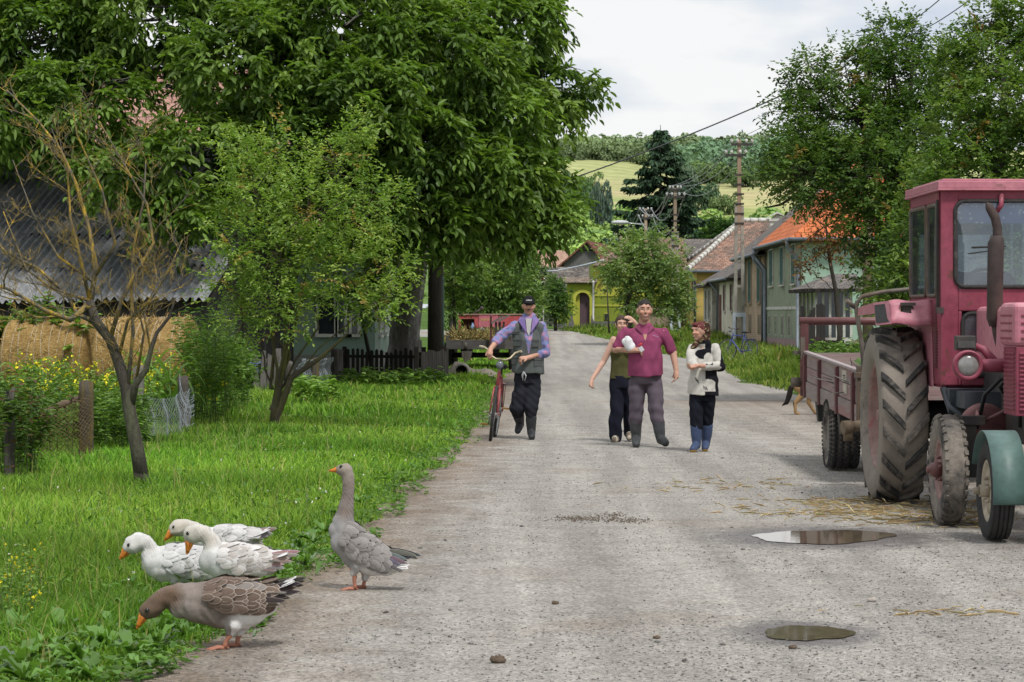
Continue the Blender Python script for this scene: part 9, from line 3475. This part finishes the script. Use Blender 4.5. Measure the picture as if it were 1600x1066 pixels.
# -- bicycles
def bicycle(label, loc, rz, lean, frame_mat, bar_mat, drop_bar=True, mud=True, steer=0.0):
 """built along X: front wheel at +X"""
 root = thing("bicycle", label, "bicycle", loc, None, rz)
 root.rotation_euler = (lean, 0, rz)
 WR = .345
 CH = M("dull_chrome", (.42, .42, .42), (.28, .28, .28), 20, .35, .2, .002, metal=.7, spec=.6)
 fx, rx = .53, -.53
 Sm = Matrix.Rotation(steer, 3, 'Z')
 hd = Vector((.36, 0, .80))
 def st(p):
  return hd + Sm @ (Vector(p) - hd)
 for x, fr in ((fx, True), (rx, False)):
  T_ = (lambda p: st(p)) if fr else (lambda p: Vector(p))
  b = MB()
  b.tube([T_((x + WR * math.cos(t), 0, WR + WR * math.sin(t) * 1.0)) for t in np.linspace(0, 2 * math.pi, 49)], .019, 8, False)
  w_ = b.build('wheel', BLACKR, root, local=True)
  b = MB()
  b.tube([T_((x + (WR - .022) * math.cos(t), 0, WR + (WR - .022) * math.sin(t))) for t in np.linspace(0, 2 * math.pi, 49)], .012, 6, False)
  b.build('rim', CH, w_, local=True)
  b = MB()
  for k in range(28):
   t = 2 * math.pi * k / 28
   b.tube([T_((x + .02 * math.cos(t + 1), .022 * (1 if k % 2 else -1), WR + .02 * math.sin(t + 1))), T_((x + (WR - .03) * math.cos(t), 0, WR + (WR - .03) * math.sin(t)))], .0015, 3, False)
  b.cyl(T_((x, -.05, WR)), T_((x, .05, WR)), .018, None, 10)
  b.build('spoke', CH, w_, local=True)
  if mud and not fr:
   b = MB()
   n = 16
   a0, a1 = (10, 150) if fr else (20, 185)
   vs = []
   for i in range(n + 1):
    t = R(a0 + (a1 - a0) * i / n)
    for y, dr in ((-.028, -.008), (0, .004), (.028, -.008)):
     vs.append(T_((x + (WR + .028 + dr) * math.cos(t), y, WR + (WR + .028 + dr) * math.sin(t))))
   b.add(vs, [(3 * i + j, 3 * i + j + 1, 3 * i + 4 + j, 3 * i + 3 + j) for i in range(n) for j in (0, 1)], True)
   b.build('mudguard', frame_mat, root, local=True)
 b = MB()
 bb, sc, ht, hb = Vector((-.06, 0, .29)), Vector((-.20, 0, .80)), Vector((.36, 0, .84)), Vector((.395, 0, .68))
 b.tube([sc, ht], .016, 8)
 b.tube([bb, hb], .018, 8)
 b.tube([bb, sc + Vector((-.02, 0, .05))], .016, 8)
 b.tube([ht + Vector((-.01, 0, .04)), hb], .020, 8)
 for s in (-1, 1):
  b.tube([bb + Vector((0, s * .02, 0)), (rx, s * .055, WR)], .010, 6)
  b.tube([sc + Vector((0, s * .015, 0)), (rx, s * .055, WR)], .009, 6)
 b.build('frame', frame_mat, root, local=True)
 b = MB()
 for s in (-1, 1):
  b.tube([st(hb + Vector((.005, s * .035, -.005))), st((.44, s * .045, .5)), st((fx, s * .05, WR))], [.013, .012, .008], 7)
 b.tube([st(hb + Vector((.005, -.04, -.005))), st(hb + Vector((.005, .04, -.005)))], .016, 7)
 b.build('fork', frame_mat, root, local=True)
 b = MB()
 b.tube([st(ht), st(ht + Vector((-.02, 0, .16))), st(ht + Vector((.03, 0, .19)))], .014, 8)
 b.build('stem', CH, root, local=True)
 b = MB()
 p0 = ht + Vector((.03, 0, .19))
 if drop_bar:
  for s in (-1, 1):
   b.tube([st(p0), st(p0 + Vector((.02, s * .06, .0))), st(p0 + Vector((.01, s * .12, .03))), st(p0 + Vector((-.04, s * .17, .10))), st(p0 + Vector((-.10, s * .22, .125))), st(p0 + Vector((-.19, s * .27, .125)))], .0125, 8)
 else:
  b.tube([st(p0 + Vector((-.06, -.30, .03))), st(p0), st(p0 + Vector((-.06, .30, .03)))], .0125, 8)
 hb_ = b.build('handlebar', bar_mat, root, local=True)
 for s in (-1, 1):
  b = MB()
  if drop_bar:
   b.cyl(st(p0 + Vector((-.12, s * .23, .125))), st(p0 + Vector((-.22, s * .285, .125))), .017)
  else:
   b.cyl(st(p0 + Vector((-.045, s * .22, .022))), st(p0 + Vector((-.062, s * .32, .032))), .018)
  b.build('grip', M("cream_grip", (.50, .45, .34), (.4, .35, .26), 9) if drop_bar else BLACKR, hb_, local=True)
 b = MB()
 b.tube([st(p0 + Vector((.035, 0, -.06))), st(p0 + Vector((.10, 0, -.07)))], [.045, .05], 14)
 b.ball(st(p0 + Vector((.10, 0, -.07))), (.02, .046, .046), 12, 8)
 b.build('headlamp', M("smoky_lamp", (.16, .17, .19), (.09, .10, .12), 9, .2, 0, spec=.6), root, local=True)
 b = MB()
 b.ball((-.245, 0, .93), (.13, .075, .035), 14, 8)
 b.ball((-.14, 0, .925), (.10, .03, .028), 12, 8)
 b.cyl(sc, (-.225, 0, .92), .013)
 b.build('saddle', BLACKR, root, local=True)
 b = MB()
 b.cyl(bb + Vector((0, -.03, 0)), bb + Vector((0, .03, 0)), .022)
 b.lathe([(-.003, .02), (-.003, .09), (.003, .09), (.003, .02)], bb + Vector((0, -.055, 0)), 'Y', 24, True)
 b.tube([bb + Vector((0, -.075, 0)), bb + Vector((-.10, -.08, -.12))], .010, 6)
 b.tube([bb + Vector((0, .06, 0)), bb + Vector((.10, .07, .12))], .010, 6)
 b.build('crank', CH, root, local=True)
 for p in ((-.10, -.135, -.12), (.10, .125, .12)):
  b = MB()
  b.box(bb + Vector(p), (.075, .09, .022))
  b.build('pedal', M("amber_pedal", (.34, .17, .04), (.2, .1, .03), 12) if drop_bar else BLACKR, root, .004, True)
 b = MB()
 b.bar((-.30, 0, .70), (-.72, 0, .70), .11, .012)
 for s in (-1, 1):
  b.tube([(-.66, s * .05, .70), (rx, s * .06, WR)], .006, 5)
 b.build('rack', frame_mat if not drop_bar else DARKRED, root, local=True)
 return root
BIKE_RED = paint_mat("bicycle_red", (.27, .030, .038), (.34, .08, .08), rust_amt=.08)
BIKE_BLUE = paint_mat("bicycle_blue", (.035, .060, .26), (.06, .09, .32), rust_amt=.05)
Db = 32.2
bicycle("old red bicycle with curved cream handlebars pushed by the man in the cap", (-.25, 32.62, 0), R(-93), R(-7), BIKE_RED, M("brassy_bar", (.48, .42, .28), (.36, .30, .2), 12, .4, .2, .002, metal=.4), True, True, R(2))
bicycle("dark blue bicycle leaning in the grass by the nearest utility pole", (X(1154, 84), 84, .06), R(128), R(5), BIKE_BLUE, BLACKR, False, False, R(14))
# -- the dog whose hindquarters show behind the trailer
Dd_ = 40.3
q = Pose(Dd_, 1254, 648)
dog = thing("dog", "tan dog with a black drooping tail half hidden behind the farm trailer", "dog", (X(1254, Dd_), Dd_, 0))
hipz, shz = .46, .50
ch = [([(-.06, 0, .47), (.08, 0, .47), (.25, 0, .46), (.42, 0, .45), (.58, 0, .47)], [.095, .105, .10, .125, .12], .78), ([(.56, 0, .52), (.68, 0, .62), (.76, 0, .68)], [.10, .075, .07], .85), ('ball', Vector((.80, 0, .70)), (.085, .065, .07)), ([(.84, 0, .68), (.95, 0, .65)], [.045, .028], .85)]
for s, dx in ((-1, 0), (1, .27)):
 if s < 0:
  ch += [([(-.04, s * .05, .44), (-.00, s * .075, .33), (-.125, s * .07, .19), (-.12, s * .07, .04), (-.07, s * .07, .02)], [.095, .065, .034, .024, .026], 1)]
 else:
  ch += [([(.02, s * .05, .44), (.14, s * .075, .33), (.10, s * .07, .20), (.20, s * .07, .04), (.25, s * .07, .02)], [.095, .065, .034, .024, .026], 1)]
for s, dx in ((-1, .03), (1, -.06)):
 ch += [([(.56, s * .07, .44), (.56 + dx * .5, s * .08, .24), (.57 + dx, s * .08, .04), (.61 + dx, s * .08, .02)], [.062, .036, .026, .028], 1)]
for s in (-1, 1):
 ch += [([(.78, s * .045, .75), (.765, s * .06, .83)], [.030, .010], .6)]
ch += [([(-.12, 0, .50), (-.185, 0, .42), (-.21, 0, .31), (-.25, 0, .20), (-.315, 0, .155)], [.036, .042, .045, .036, .012], .9)]
me = blob_mesh('body', ch, .008, 3)
co = get_co(me)
n = w3(co, 22, 4)
c = np.tile((.40, .255, .125), (len(co), 1)) * (1 + .12 * n[:, None])
c = blend(c, (.020, .018, .016), np.clip((co[:, 2] - .475 + .02 * n) * 30, 0, 1) * (co[:, 0] < .7))
c = blend(c, (.022, .019, .017), np.clip((-.135 - co[:, 0]) * 60, 0, 1) * (co[:, 2] > .12))
c = blend(c, (.05, .04, .03), np.clip((co[:, 0] - .86) * 20, 0, 1))
paint(me, c)
clip_floor(me)
obj('body', me, M_attr("dog_fur", .9, .1, 60, .3, bstr=.5, bdist=.006), dog, True)
for s in (-1, 1):
 b = MB()
 b.ball((.855, s * .045, .72), .012, 10, 8)
 b.build('eye', EYE_M, dog, local=True)
b = MB()
b.ball((.975, 0, .655), (.018, .02, .016), 10, 8)
b.build('nose', EYE_M, dog, local=True)
